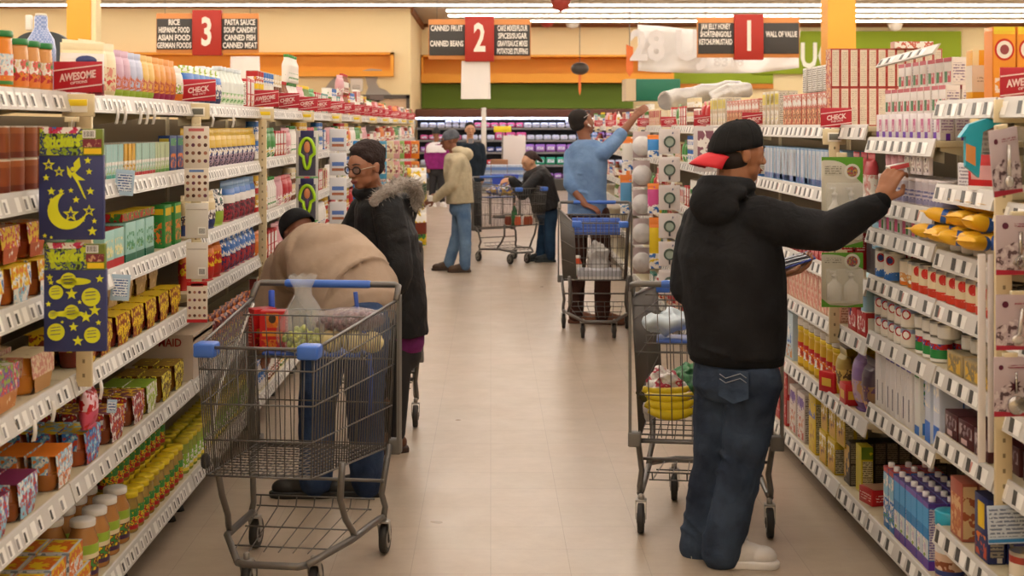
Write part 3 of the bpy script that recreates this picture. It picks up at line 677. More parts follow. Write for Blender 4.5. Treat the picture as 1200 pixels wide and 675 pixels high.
row('L', jar_y, 5.12, 5.95, HL[0]+.152, 'small jar with bright yellow lid, upper layer on the lowest shelf', 'jar', depth=2, gap=.006, back=.1)
jar_g = P_jar('applesauce_jar', .036, .15, m_('c9b628'), mat('9aa84a', .2), [(.2, m_('e8d44a')), (1, art([LG, '86b82c', W_], 60))], .02, .85, lidr=.035)
row('L', jar_g, 5.99, 7.6, HL[0], 'small jar with yellow lid and lime label on the lowest shelf', 'jar', depth=2, gap=.006)
# -- second unit
H5 = HL[4]
def minibox(c1, c2, w=.036): return P_box('juice_box', w, .055, .125, m_(W_), [(0, 0, 1, .14, m_(c2)), (.08, .14, .92, .5, art([LG, c1, W_], 60)), (0, .5, 1, 1, m_(c1))], [(0, 0, 1, .14, m_(c2)), (0, .14, 1, .5, art([LG, c1, W_], 60)), (0, .5, 1, 1, m_(c1)), (.2, .55, .8, .93, txt(c1, '4a7a70', 120))])
mb = [minibox('a3c9bd', 'b8305a'), minibox('9cc7c4', '3b9a8a'), minibox('d8a628', 'd87a1c'), minibox('a3c9bd', RD), minibox('b9c9a0', '5a9a3a')]
mbn = ['crimson', 'teal', 'orange', 'red', 'green']
ys = [4.3, 4.72, 4.96, 5.12, 5.42, 5.66]
for i in range(5): row('L', mb[i], ys[i], ys[i+1]-.005, H5, 'slim %s juice box with a %s base on the fifth shelf up' % ('yellow' if i == 2 else 'pale green', mbn[i]), 'drink carton', depth=3, gap=.003)
bx_bl = P_box('raisin_box', .11, .05, .15, m_('23407c'), [(.1, .72, .9, .92, art(['d9c84a', '3a8a5a'], 60)), (.1, .1, .9, .5, art(['8a3a5a', '23407c', OR], 50))], [(.1, .72, .9, .92, m_('d9c84a')), (.15, .1, .85, .5, art(['8a3a5a', '23407c', OR], 50))])
row('L', bx_bl, 5.67, 5.92, H5, 'dark blue raisin box with a yellow oval, beside the hanging sticker cards', 'box')
H4 = HL[3]
can_wg = P_jar('baby_food_can', .036, .12, m_('3fa046'), m_(W_), [(.25, m_(W_)), (.6, art([OR, GR, BL, W_], 60)), (1, m_('c9dce4'))], .012, .98)
row('L', can_wg, 4.36, 4.62, H4, 'white baby snack canister with green lid on the fourth shelf up', 'canister', depth=2)
can_wb = P_jar('baby_food_can', .04, .11, m_('a8c8d8'), m_('dfe6ea'), [(.4, m_(GR)), (1, art([LB, W_, 'e8e0b0'], 50))], .012, .98)
row('L', can_wb, 4.4, 4.66, H4+.125, 'pale blue canister stacked at the back over the green-lidded ones', 'canister', back=.07)
tl_r = P_box('cracker_carton', .12, .09, .135, m_('9ccac0'), [(0, 0, 1, .22, m_(RD)), (.1, .3, .9, .75, art([LG, 'e3dba0', '9ccac0'], 40))], [(0, 0, 1, .22, m_(RD)), (.1, .3, .9, .75, art([LG, 'e3dba0', '9ccac0'], 40)), (.1, .8, .9, .95, txt('9ccac0', '2a6a5a', 140))], [(0, 0, 1, 1, m_(RD))])
tl_g = P_box('cracker_carton', .13, .09, .145, m_('9ccac0'), [(0, 0, 1, .2, m_('1f6a50')), (.1, .3, .9, .75, art([LG, '3a8a5a', '9ccac0'], 40))], [(0, 0, 1, .2, m_('1f6a50')), (.1, .3, .9, .75, art([LG, '3a8a5a', '9ccac0'], 40)), (.1, .82, .9, .95, txt('9ccac0', '2a6a5a', 140))], [(0, 0, 1, 1, m_('1f7a5a'))])
row('L', tl_r, 4.70, 4.96, H4, 'teal carton with a red base and red top on the fourth shelf up', 'carton', depth=2)
row('L', tl_g, 4.98, 5.4, H4, 'teal carton with a dark green base on the fourth shelf up', 'carton', depth=2)
bx_gr = P_box('raisin_box', .12, .06, .175, m_('2c8a3c'), [(.1, .75, .9, .93, m_(YE)), (.1, .1, .9, .6, art(['8a2a3a', '2c8a3c', OR], 45))], [(.1, .78, .9, .92, m_(YE)), (.2, .1, .8, .6, art(['8a2a3a', '2c8a3c', OR], 45))])
row('L', bx_gr, 5.55, 5.9, H4, 'green raisin box with a yellow oval, beside the hanging sticker cards', 'box')
bx_yg = P_box('snack_carton', .16, .08, .03, m_(YE), [(0, 0, 1, 1, art([YE, GR, RD], 40))], [(0, 0, 1, 1, art([YE, GR, RD], 40))])
row('L', bx_yg, 5.0, 5.5, H4+.147, 'flat yellow and green packet lying on the teal cartons', 'packet', back=.04)
H3 = HL[2]
row('L', cp_mr, 4.42, 4.82, H3, 'dark maroon fruit cup pack with a yellow sleeve, first stack on the third shelf', 'fruit cups', depth=2)
row('L', cp_mr, 4.84, 5.85, H3, 'maroon fruit cup pack with a yellow sleeve on the third shelf up', 'fruit cups', depth=2)
row('L', cp_tn, 5.0, 5.8, H3+.115, 'tan fruit cup pack stacked above the yellow-sleeved maroon ones', 'fruit cups', back=.10)
pk_pk = P_pouch('snack_pouch', .12, .14, .05, [(.4, art([RD, 'c8506a'], 40)), (1, art(['d9a8b8', 'e3c3cc', RD], 30))])
one('L', pk_pk, 0, 4.50, H2+.13, 'pink crumpled snack pouch leaning by the lower glow sticker sheet', 'bag', back=-.01)
# top shelf pouches
po_w = P_pouch('dried_fruit_pouch', .15, .17, .06, [(.22, art(['7a2028', 'a03a3a', '5a1a20'], 60)), (.30, m_('c9d0dc')), (.8, m_(W_)), (1, m_('e8dab0'))])
o = one('L', po_w, 0, 4.42, HL[5], 'cream dried fruit pouch with a blue oval emblem beside the AWESOME sign', 'bag', rz=-.9, back=-.0)
b = MB(); b.rings([[(.0, .035*cos(2*pi*k/16), .112+.016*sin(2*pi*k/16)) for k in range(16)], [(.004, .035*cos(2*pi*k/16), .112+.016*sin(2*pi*k/16)) for k in range(16)]], m_('25356f')); em = b.build('emblem', o)
po_c = P_pouch('dried_fruit_pouch', .10, .19, .05, [(.12, m_(CR)), (.55, art(['c8423a', CR, 'd98a78'], 25)), (1, m_('e6dbb4'))])
row('L', po_c, 4.52, 4.86, HL[5], 'cream and red dried fruit pouch on the top shelf', 'bag', depth=2, gap=.004)
cols = [('c9a2b8', 'pinkish'), ('b7bdd6', 'pale blue'), ('e3b85a', 'yellow'), ('e0962a', 'orange'), ('d8891e', 'deep orange')]
y = 4.87
for i, (c, nm) in enumerate(cols):
    pp = P_pouch('dried_fruit_pouch', .085, .175, .05, [(.18, m_(LG) if i < 3 else m_('a01a52')), (.5, art([c, 'c86a4a' if i < 3 else 'b8501c', c], 40)), (1, m_(c))])
    row('L', pp, y, y+.18, HL[5], '%s dried fruit pouch in the mixed row on the top shelf' % nm, 'bag', depth=2); y += .183
po_gn = P_pouch('dried_fruit_pouch', .085, .15, .05, [(.25, m_(OR)), (.55, art([GR, W_, LG], 35)), (1, m_('dcd8d0'))])
row('L', po_gn, 5.79, 5.95, HL[5], 'white and green pouch just behind the red CHECK sign on the top shelf', 'bag', depth=2)
# -- third unit
pa = P_pouch('prune_pouch', .13, .19, .06, [(.3, art([NV, 'b9a0b0', '3a2a4a'], 45)), (.5, art([YE, W_, NV], 35)), (1, m_('d8b024'))])
row('L', pa, 6.05, 7.7, HL2[4], 'yellow snack pouch with a dark blue base, below the top shelf price tags', 'bag', depth=1, gap=.006)
pb = P_pouch('prune_pouch', .12, .18, .06, [(.25, m_(NV)), (.5, art(['c8b088', '4a3a4a', W_], 40)), (1, m_('d3bf92'))])
row('L', pb, 6.05, 6.6, HL2[3], 'tan snack pouch with a navy base on the fourth shelf up', 'bag')
pc = P_pouch('prune_pouch', .12, .18, .05, [(.4, m_(LG)), (1, art([GR, '2a3a4a', W_], 40))])
row('L', pc, 6.61, 6.85, HL2[3], 'green and grey snack pouch beside the tan ones', 'bag')
pd = P_pouch('prune_pouch', .14, .21, .06, [(.45, art(['7a1a28', 'a83040', '4a2030'], 50)), (.65, m_(W_)), (.8, m_(BL)), (1, m_('7fa3cc'))])
row('L', pd, 6.95, 7.7, HL2[3], 'blue and white fruit pouch with a dark red picture, fourth shelf up', 'bag')
pe = P_pouch('prune_pouch', .14, .19, .06, [(.35, m_('b8261c')), (.65, art([OR, YE, RD], 35)), (1, art(['a8201c', OR], 30))])
row('L', pe, 6.05, 6.75, HL2[2], 'red and orange snack pouch on the third shelf up', 'bag')
pf = P_pouch('prune_pouch', .14, .18, .06, [(.45, art(['8a2a4a', RD, '3a2a5a'], 40)), (1, art([LB, W_, BL], 30))])
row('L', pf, 6.8, 7.7, HL2[2], 'light blue fruit pouch with dark berries picture, third shelf up', 'bag')
crt = P_box('display_carton', .42, .3, .2, m_('b9a48e'), [(.0, 0, 1, 1, m_('bfae9c')), (0, .86, 1, .93, m_('9a2a2a'))], [(0, 0, 1, 1, m_('c3b2a2'))])
c = one('L', crt, 0, 6.0+.22, .58, 'grey-tan display carton printed SUN-MAID below the third shelf', 'carton', back=.0)
lettering('SUN-MAID', m_('9a2a2a'), .05, frame((.002, 0, .13), (0, 1, 0), (0, 0, 1)), c, sx=1.05, offset=.0015, extrude=.0006)
lettering('SUN-MAID', m_('9a2a2a'), .05, frame((-.15, -.213, .165), (1, 0, 0), (0, 0, 1)), c, sx=.85, offset=.0015, extrude=.0006)
pg = P_pouch('snack_pouch', .14, .2, .07, [(.5, art([RD, '7a1a1a', YE], 30)), (1, art(['b8201c', OR, '6a1a1a'], 25))])
row('L', pg, 6.5, 7.7, .58, 'dark red snack bag on the second shelf seen through the cart', 'bag')
# top, third unit
ph = P_pouch('fruit_snack_bag', .12, .17, .06, [(.2, m_(NV)), (.6, art(['dfe3c0', NV, W_], 40)), (.8, m_(BL)), (1, art(['d9e04a', LG, W_], 30))])
row('L', ph, 6.0, 6.75, HL2[5], 'blue and white bag with yellow-green top just past the CHECK sign', 'bag', depth=2)
bt = P_jar('squeeze_bottle', .04, .2, mat('dfe9ef', .3), mat('e6efe9', .3), [(.5, art([GR, 'bcd8b0', W_], 40)), (1, m_('eaf0ec'))], .02, .6)
row('L', bt, 6.8, 7.4, HL2[5], 'white squeeze bottle with green print on the top shelf', 'bottle', depth=2, gap=.02)
# ---- generic assortments for the far units
def gcan(c1, c2, r=.037, h=.11, nm='food_can'): return P_can(nm, r, h, [(.3, m_(c1)), (.7, art([c1, c2, W_], 50)), (1, m_(c2))])
def gbox(c1, c2, w=.1, h=.16, nm='food_box', d=.05): return P_box(nm, w, d, h, m_(c1), [(.08, .5, .92, .9, m_(c2)), (.08, .08, .92, .45, art([c1, c2, W_, OR], 35))], [(.1, .1, .9, .9, txt(c2 if c2 != BK else W_, '6a6058', 120))])
def gbag(c1, c2, w=.13, h=.18): return P_pouch('food_bag', w, h, .06, [(.35, art([c2, W_, c1], 35)), (1, m_(c1))])
def gbot(c1, c2, r=.03, h=.19, nm='sauce_bottle'): return P_jar(nm, r, h, m_(c2), m_(c1), [(.5, art([c2, W_, c1], 40)), (1, m_(W_))], .02, .55)
G = [('red', 'can', gcan(RD, 'd8b030', nm='tomato_can')), ('green', 'can', gcan(GR, W_, nm='vegetable_can')), ('white', 'can', gcan(W_, BL, nm='fish_can')), ('brown', 'can', gcan('6a3a1c', CR, nm='bean_can')), ('yellow', 'can', gcan(YE, RD)),
     ('red', 'box', gbox(RD, W_, nm='cracker_box')), ('cream', 'box', gbox(CR, RD)), ('blue', 'box', gbox(BL, W_, nm='cereal_box')), ('white', 'box', gbox(W_, 'c84a50', .08, .13)), ('teal', 'box', gbox(TL, W_, .09, nm='rice_box')),
     ('red', 'bag', gbag(RD, YE)), ('orange', 'bag', gbag(OR, BK)), ('green', 'bag', gbag(GR, YE)), ('white', 'bag', gbag(W_, BL)), ('pink', 'bag', gbag(PK, 'a03050')),
     ('amber', 'bottle', gbot('8a4a1a', RD, nm='syrup_bottle')), ('white', 'bottle', gbot(W_, GR, nm='dressing_bottle')), ('red', 'bottle', gbot('a82018', W_)), ('clear green', 'bottle', gbot('6a8a3a', YE))]
def fill(side, ya, yb, heights, hs_idx, place_txt, picks, rnd, tiers_ok=True, front=.02, lo=.16, hi=.42):
    for hi_ in hs_idx:
        h = heights[hi_]; clear = (heights[hi_+1]-h-.06) if hi_+1 < len(heights) else .24
        y = ya+.04; used = {}
        while y < yb-.13:
            cn, kd, pr = rnd.choice(picks); L = min(rnd.uniform(lo, hi), yb-.035-y)
            if L < pr.w+.01: break
            sc = min(1, clear/pr.h*.97); t = 1
            if kd in ('can', 'box') and clear/(pr.h*sc) >= 2.05 and ya < 13.5: t = 2
            key = (cn, kd)
            if key in used: y += .02; picks2 = [q for q in picks if (q[0], q[1]) not in used];
            if key in used:
                if not picks2: break
                cn, kd, pr = rnd.choice(picks2); key = (cn, kd); sc = min(1, clear/pr.h*.97)
                if L < pr.w*sc+.01: break
            used[key] = 1
            nm = {'can': 'food can', 'box': 'food box', 'bag': 'food bag', 'bottle': 'sauce bottle'}[kd]
            row(side, pr, y, y+L, h, '%s %s on the %s shelf %s' % (cn, re.sub(r'[.][0-9]+$', '', pr.root.name).replace('_', ' '), ORD[hi_], place_txt), kd, scale=sc, tiers=t, back=front)
            y += L+.015
rn = random.Random(11)
wh = ['past the slotted post, by the green hangers', 'behind the stooping person and the white cards', 'behind the head of the fur-hooded woman', 'just past the fur-hooded woman', 'two units past the fur-hooded woman', 'three units past the fur-hooded woman', 'four units past the fur-hooded woman', 'at the far end of that run', 'at the aisle end past the fur hood']
redish = [g for g in G if g[0] in ('red', 'green', 'brown', 'white', 'yellow')]
for i in range(3, len(YL)-1):
    idx = range(0, 6) if i < 6 else range(2, 6) if i < 9 else range(3, 6)
    fill('L', YL[i], YL[i+1], HL, idx, wh[i-3], redish+G if i == 3 else G, rn, lo=.2, hi=.45)
for i in (2,):
    fill('L', 7.4, 7.75, HL, [5], 'just before the slotted post', [G[0], G[5]], rn)
# cans in two tiers on the top shelf just past the squeeze bottles
whr = ['', '', '', 'behind the black cap', 'beside the magnifier cards', 'beside the round sponge cards', 'beside the blue-shirted man', 'just past the blue-shirted man', 'two units past the blue-shirted man', 'three units past the blue-shirted man', 'at the aisle end past the blue-shirted man']
for i in range(3, len(YR)-1):
    fill('R', YR[i], YR[i+1], HR, [k for k in (range(0, 6) if i < 6 else range(2, 6) if i < 8 else range(3, 6)) if not (k == 5 and i in (3, 5))], whr[i], G, rn, lo=.2, hi=.45)
# ============ RIGHT, the units beside the man in the black hooded jacket ============
def fbox(name, w, h, d, base, top_c, art_c, side_bg='d8cfc4', side_edge=None, ink='6a6058'):
    e = side_edge or base
    return P_box(name, w, d, h, m_(base), [(.05, .62, .95, .93, m_(top_c)), (.08, .06, .92, .55, art(art_c, 35)), (.2, .68, .8, .86, txt(top_c, base, 90))], [(.1, .04, .9, .96, txt(side_bg, ink, 130))], [(0, 0, 1, 1, m_(e))])
def xrow(pr, x0, x1, Yc, h, label, cat, group=None, tiers=1, gap=.001, turn=pi/2, jit=.002):
    """a file of boxes side by side running into the shelf, the end one facing down the aisle"""
    w = pr.w+gap; n = int((x1-x0)/w)
    for i in range(n):
        for t in range(tiers):
            place(pr, (x0+(i+.5)*w, Yc+R2.uniform(-jit, jit), h+t*pr.h+.001), -turn, label, cat, group or label)
# ---- unit 2 on the right (5.95 .. 7.8)
pud_spine = P_box('pudding_box', .040, .09, .17, m_('b8443c'), [(.12, .03, .88, .97, m_('d9cdbb')), (.2, .55, .8, .92, txt('d9cdbb', '8a5a50', 110)), (.2, .1, .8, .48, txt('d9cdbb', '8a5a50', 110))], [(0, 0, 1, 1, art(['c86a4a', 'd8b8a0', 'b8443c', 'e0a070'], 35))], [(0, 0, 1, 1, m_('c4584c'))])
xrow(pud_spine, 1.50, 2.02, 6.02, HR[5], 'slim red-edged pudding box standing spine out in the lower tier of the wall of boxes', 'box')
xrow(pud_spine, 1.50, 2.02, 6.02, HR[5]+.171, 'slim red-edged pudding box standing spine out in the upper tier of the wall of boxes', 'box')
flat = P_box('pudding_box', .17, .06, .03, m_('d9b8a8'), [(0, 0, 1, 1, art(['d8c0b0', 'c86a5a', W_], 40))], [(0, 0, 1, 1, m_('cfa090'))])
place(flat, (1.86, 6.0, HR[5]+.343), -pi/2, 'pink-white box lying flat on top of the tall wall of red-edged boxes', 'box')
pass
pud = P_box('pudding_box', .10, .04, .16, m_('c4604c'), [(.05, .6, .95, .95, art(['e3c8a8', 'c86a4a', W_], 30)), (.05, .05, .95, .55, art(['d88a4a', '7a3a20', 'e8b88a', 'c4503c'], 28))], [(.1, .04, .9, .96, txt('dccdbb', '8a5a50', 110))])
pud2 = P_box('pudding_box', .085, .04, .12, m_('d9d4cc'), [(.05, .05, .95, .95, txt('e3dfd8', '7a7470', 100))], [(.1, .04, .9, .96, txt('dcd8d2', '7a7470', 110))])
row('R', pud, 6.12, 7.2, HR[5], 'red-orange pudding box with a dessert picture, top shelf beside the black cap', 'box', depth=3, tiers=1)
row('R', pud2, 6.14, 6.75, HR[5]+.163, 'small white printed box on top of the red pudding boxes', 'box', depth=3)
ylw = fbox('pudding_box', .09, .19, .05, 'cfc4ae', 'e3d24a', ['e3d24a', W_, 'c8b08a'], 'd9d2c4')
row('R', ylw, 7.3, 7.75, HR[5], 'tall cream and yellow box on the top shelf just above the black cap', 'box', depth=2)
row('R', pud, 7.85, 8.9, HR[5], 'brown and orange box on the top shelf behind the black cap', 'box', depth=2)
row('R', ylw, 8.95, 9.6, HR[5], 'tall yellow and white box on the top shelf left of the black cap', 'box', depth=2)
dec = P_box('decorating_box', .075, .05, .18, m_('7fa8d0'), [(.06, .05, .94, .95, m_('c9d4e0')), (.3, .1, .42, .85, m_('b85a6a')), (.55, .1, .68, .85, m_('6a5ab0')), (.06, .05, .94, .2, m_('3a5ab8'))], [(.06, .04, .94, .96, m_('a9c8e0')), (.3, .15, .45, .8, m_('c9a070')), (.1, .04, .9, .16, m_(BL))])
row('R', dec, 5.98, 7.7, HR[4], 'tall blue and white cake candle box on the shelf above the red packets', 'box', depth=2)
redb = P_box('dessert_box', .08, .05, .16, m_('a81a22'), [(.1, .55, .9, .9, m_(W_)), (.1, .08, .9, .5, art(['b8202a', 'd88a8a', '8a1018'], 35))], [(.15, .5, .85, .92, txt('b8202a', 'e8c8c8', 100))], [(0, 0, 1, 1, m_('8a1018'))])
row('R', redb, 5.98, 7.7, 1.07, 'dark red dessert box on the shelf beneath the cake candle boxes', 'box', depth=2, tiers=1)
pkp = P_pouch('sugar_bag', .1, .18, .05, [(.5, art(['c8605a', 'd8a8a0', W_], 30)), (1, m_('b83a44'))])
row('R', pkp, 5.56, 5.9, 1.41, 'red and pink pouch next to the upper soap dispenser pack', 'bag')
pch = P_box('wafer_box', .075, .06, .20, m_('d8a890'), [(.06, .04, .94, .96, art(['e3c0a8', 'd88a78', 'e8d0b8'], 18))], [(.1, .04, .9, .96, txt('dfb8a4', 'a86a5a', 90))], [(0, 0, 1, 1, m_('b8443c'))])
row('R', pch, 6.02, 7.7, .83, 'peach-coloured wafer box on the shelf behind the phone', 'box', depth=2)
rdl = P_box('cracker_box', .14, .08, .10, m_('b81c26'), [(.1, .2, .9, .8, art(['d8a8a8', 'b81c26', W_], 30))], [(.1, .2, .9, .8, art(['b81c26', W_], 30))])
row('R', rdl, 5.60, 5.90, .83, 'red cracker carton under the lower soap dispenser pack', 'box')
# .50 shelf
bgb = P_box('cookie_bag', .16, .06, .24, m_('b9cdd8'), [(.05, .35, .95, .75, art([BL, 'b9cdd8', W_], 16)), (.1, .05, .9, .3, art(['a8682c', 'b9cdd8', 'c8843a'], 20))], [(.05, .35, .95, .75, art([BL, 'b9cdd8'], 18)), (.1, .05, .9, .3, art(['a8682c', 'b9cdd8'], 20))])
row('R', bgb, 6.95, 7.75, .50, 'pale blue and white box with brown cookies on the second shelf by the jacket hem', 'box')
can_y = P_jar('canister', .055, .2, m_('e0c020'), m_('c8a028'), [(.3, m_('d8b020')), (.8, art(['7a2a4a', W_, OR, 'b83a2a'], 30)), (1, m_(RD))], .02, .97)
row('R', can_y, 6.1, 6.9, .50, 'canister with yellow lid and orange label on the second shelf', 'canister', depth=2)
can_c = P_jar('canister', .055, .07, mat('d9cfc0', .2), mat('c9bba8', .15), [(1, m_('d8cfc4'))], .02, .97)
row('R', can_c, 6.1, 6.9, .50+.201, 'clear-lidded tub standing on the yellow canisters', 'tub')
bagp = P_pouch('chip_bag', .13, .26, .09, [(.15, m_('6a4a8a')), (.5, art(['9a7ab0', 'b8a0b8', 'c8a070'], 22)), (1, m_('8f72a8'))])
bagb = P_pouch('chip_bag', .13, .25, .09, [(.2, m_('c01c24')), (.55, art(['c89860', '5a3a5a', '8a6a4a'], 22)), (1, m_('4a3a4a'))])
bagg = P_pouch('chip_bag', .12, .22, .08, [(.3, m_('c8b89a')), (.6, art(['8a7a3a', '5a4a2a', 'c8b060'], 25)), (1, m_('a89048'))])
one('R', bagg, 0, 6.02, .50, 'olive and tan snack bag leaning beside the yellow-lidded canisters', 'bag', ry=.12)
one('R', bagp, 0, 5.78, .50, 'lilac snack bag standing on the second shelf under the price rail', 'bag', ry=.05)
one('R', bagb, 0, 5.6, .50, 'dark brown snack bag with red base next to the lilac one', 'bag', ry=.1)
rtin = P_box('food_tin', .1, .06, .09, m_('c01c24'), [(.2, .3, .8, .7, m_('d8b040'))], [(.2, .3, .8, .7, m_('d8b040'))])
one('R', rtin, 0, 5.9, .50, 'bright red tin in front of the lilac snack bag', 'tin', back=.0)
one('R', rtin, 0, 6.16, .50, 'bright red packet at the shelf front by the yellow canisters', 'tin', rz=.5, back=-.005)
bbag = P_pouch('bottle_bag', .09, .26, .06, [(.4, art(['9cc4dc', W_], 30)), (.65, art(['2c4a8a', '9cc4dc'], 30)), (1, m_('a8cfe0'))])
one('R', bbag, 0, 5.66, .83, 'light blue wrapped bottle with navy print on the middle shelf', 'bottle')
rp = P_pouch('candy_bag', .09, .2, .06, [(.3, m_(RD)), (.6, art([YE, NV, RD], 28)), (1, m_('d8b8a8'))])
one('R', rp, 0, 5.86, .83, 'red, yellow and blue candy bag beside the light blue bottle', 'bag')
# base shelf
pan = P_box('pancake_box', .14, .05, .24, m_('d8ccc4'), [(.05, .6, .95, .9, art([RD, 'd8ccc4', PU], 18)), (.1, .05, .9, .5, art(['c87a50', 'd8ccc4', 'b8503c'], 18))], [(.1, .04, .9, .96, txt('d8cfc8', '8a7a74', 90))])
pan_r = P_box('pancake_box', .13, .06, .15, m_('b8363a'), [(.05, .3, .95, .9, art(['d89a9a', 'b8363a', W_], 20))], [(.1, .1, .9, .9, art(['c8504a', 'd8b0a8'], 20))])
row('R', pan_r, 7.1, 7.75, .135, 'red and pink baking box on the lowest shelf behind the cart', 'box', tiers=2)
row('R', pan, 6.7, 7.05, .135, 'white baking box with red mountain logo on the lowest shelf', 'box', depth=2)
yel = P_box('cake_mix_box', .14, .055, .27, m_('d4b41a'), [(.05, .62, .95, .9, art(['e8d878', '5a6ab0', 'd4b41a'], 16)), (.1, .05, .9, .5, art(['a8783a', 'd4b41a', 'c89a2a'], 18))], [(.35, .04, .95, .9, txt('c8bc94', '6a604a', 110))], [(0, 0, 1, 1, m_('e0c424'))])
row('R', yel, 6.45, 6.66, .135, 'tall yellow cake mix box on the lowest shelf', 'box', depth=2)
yel2 = P_box('cake_mix_box', .13, .05, .148, m_('c8aa1c'), [(.05, .5, .95, .9, art(['5a4a30', 'c8aa1c', W_], 25)), (.1, .05, .9, .5, art(['5a2a20', 'c89a2a'], 25))], [(.2, .05, .95, .78, txt('b8ae90', '5a523c', 120))], [(0, 0, 1, 1, m_('d8bc24'))])
row('R', yel2, 6.1, 6.42, .135, 'short yellow box with grey fine print on the lowest shelf, beside the tall yellow ones', 'box', depth=2, tiers=1)
row('R', yel2, 5.98, 6.42, .135+.15, 'short yellow box in the upper layer over the grey-sided boxes', 'box', depth=2, back=.03)
dkb = P_box('cake_mix_box', .052, .10, .19, m_('2c241e'), [(.08, .52, .92, .97, txt('8a8070', '4a443a', 110)), (.08, .03, .92, .48, txt('7d7464', '4a443a', 110))], [(.1, .1, .9, .9, art(['5a3a24', '2c241e', 'c8a040'], 22))])
xrow(dkb, 1.56, 2.0, 5.93, .135, 'dark box with grey printed panel, filed side by side on the lowest shelf', 'box')
ylb = P_box('cake_mix_box', .05, .09, .20, m_('c8b81c'), [(.1, .04, .95, .7, txt('d8d0a0', '6a603a', 110)), (0, .74, 1, 1, art(['d8c81c', '6a8a20'], 30))], [(.1, .04, .9, .7, art(['d8d0a0', 'c8b81c'], 30))])
place(ylb, (1.60, 5.80, .136), -pi/2, 'narrow bright yellow box standing out in front of the filed dark boxes', 'box')
rtr = P_box('brownie_tray', .19, .11, .065, m_('b81c24'), [(.08, .25, .92, .75, txt('b81c24', 'e3b8b0', 90))], [(.08, .25, .92, .75, txt('b81c24', 'e3b8b0', 90))], [(.04, .06, .96, .94, m_('b08868'))])
place(rtr, (1.66, 5.63, .136), -1.35, 'red display tray with a brown top at the back of the lowest shelf', 'tray')
place(rtr, (1.72, 5.46, .136), -1.5, 'red display tray with a brown top beside the blue milk cartons', 'tray')
place(rtr, (1.86, 5.65, .136), -1.5, 'red display tray furthest back on the lowest shelf', 'tray')
# ---- column A (4.66 .. 5.5)
ctn = P_box('milk_carton', .062, .062, .235, m_('2f86c8'), [(0, .62, 1, .92, m_('46a4e0')), (.06, .45, .9, .62, art([W_, '2f86c8'], 30)), (.0, .16, .5, .45, art(['86a83a', W_, 'c8b8d0'], 30)), (.5, .16, 1, .45, m_('cfd8dc')), (0, 0, 1, .16, m_('6a4aa0')), (0, .92, 1, 1, m_('7a52b0'))],
            [(.0, .45, .3, .92, m_('3f98d8')), (.0, .15, .3, .45, art(['86a83a', W_], 40)), (.32, .15, .97, .92, txt('c9c4d0', '6a5a9a', 110)), (0, 0, 1, .14, m_('6a3aa8')), (0, .93, 1, 1, m_('5a3a90'))], [(0, 0, 1, 1, m_('5a3f8c'))])
b = MB(); b.lathe([(.012, .235), (.013, .238), (.013, .252), (.01, .254)], m_('e8e6ea'), 10, o=(-.022, 0, 0)); ctn.kids.append((kid(b, 'cap'), []))
ctn_r = P_box('milk_carton', .062, .062, .235, m_('2f7ac0'), [(0, .5, 1, .9, art(['2f7ac0', W_, LB], 24)), (.0, .1, 1, .5, art(['4a8a50', '2f7ac0', W_, BL], 30)), (0, .92, 1, 1, m_(RD))], [(.2, .1, .95, .92, txt('9ab4cc', '3a5a8a', 110))], [(0, 0, 1, 1, m_('b83a34'))])
b = MB(); b.lathe([(.012, .235), (.013, .238), (.013, .252), (.01, .254)], m_('e8e6ea'), 10, o=(-.022, 0, 0)); ctn_r.kids.append((kid(b, 'cap'), []))
row('R', ctn_r, 5.22, 5.36, .135, 'blue milk carton with a red top and white cap on the lowest shelf', 'carton', depth=3, gap=.001, rot=.01)
row('R', ctn, 4.80, 5.21, .135, 'blue milk carton with a purple top and white cap on the lowest shelf', 'carton', depth=3, gap=.001, rot=.01)
tlc = P_jar('nut_milk_canister', .05, .235, mat('2fa8c8', .3), m_('d8b8a0'), [(.16, m_('2c3a7a')), (.45, art(['c8a088', '8a4a2a', 'd8b8a0'], 22)), (.7, m_('d8b8a0')), (1, m_('dfe4ea'))], .05, .99, lidr=.051)
tl1 = one('R', tlc, 0, 4.725, .135, 'canister with turquoise lid reading ala in blue on the lowest shelf', 'canister', back=.02)
lettering('ala', m_('2a5ab0'), .06, frame((-.055, -.052, .16), (1, 0, 0), (0, 0, 1)) if False else frame((-.05, .0515, .158), (-1, 0, 0), (0, 0, 1)), tl1, sx=.9, offset=.004, extrude=.0008)
one('R', tlc, 0, 4.725, .135, 'turquoise-lidded canister standing behind the one reading ala', 'canister', back=.13)
evap = P_can('milk_can', .037, .075, [(.12, m_('d8d4cc')), (.75, m_('e3dcd0')), (1, m_('8a9ab8'))], top=metal)
def rnd_lab(pr, c1, c2, h, r):  # round red-blue-white emblem on a tin
    b = MB(); n = 18
    for k, (cc, rr) in enumerate(((c1, .018), (c2, .012))):
        vs = [(-r+(r+.0012+k*.0006)*cos(rr*cos(2*pi*i/n)/r), (r+.0012+k*.0006)*sin(rr*cos(2*pi*i/n)/r), h+rr*sin(2*pi*i/n)) for i in range(n)]
        b.quad(vs, m_(cc))
    pr.kids.append((kid(b, 'emblem'), []))
rnd_lab(evap, RD, W_, .05, .037)
pet = P_can('milk_can', .044, .105, [(.22, m_('c83a24')), (.3, art([W_, 'c83a24'], 60)), (.92, m_('dccba8')), (1, metal)], top=metal)
rnd_lab(pet, 'c8281c', 'c8281c', .075, .044)
pets = P_can('milk_can', .037, .10, [(.15, m_(OR)), (.5, art([CR, 'd8a060', W_], 35)), (.95, m_('e3d8c4')), (1, metal)], top=metal)
evl = P_can('milk_can', .042, .115, [(.3, art(['e3dfd8', BL], 40)), (.95, m_('e0dcd6')), (1, metal)], top=metal)
rnd_lab(evl, RD, NV, .08, .042)
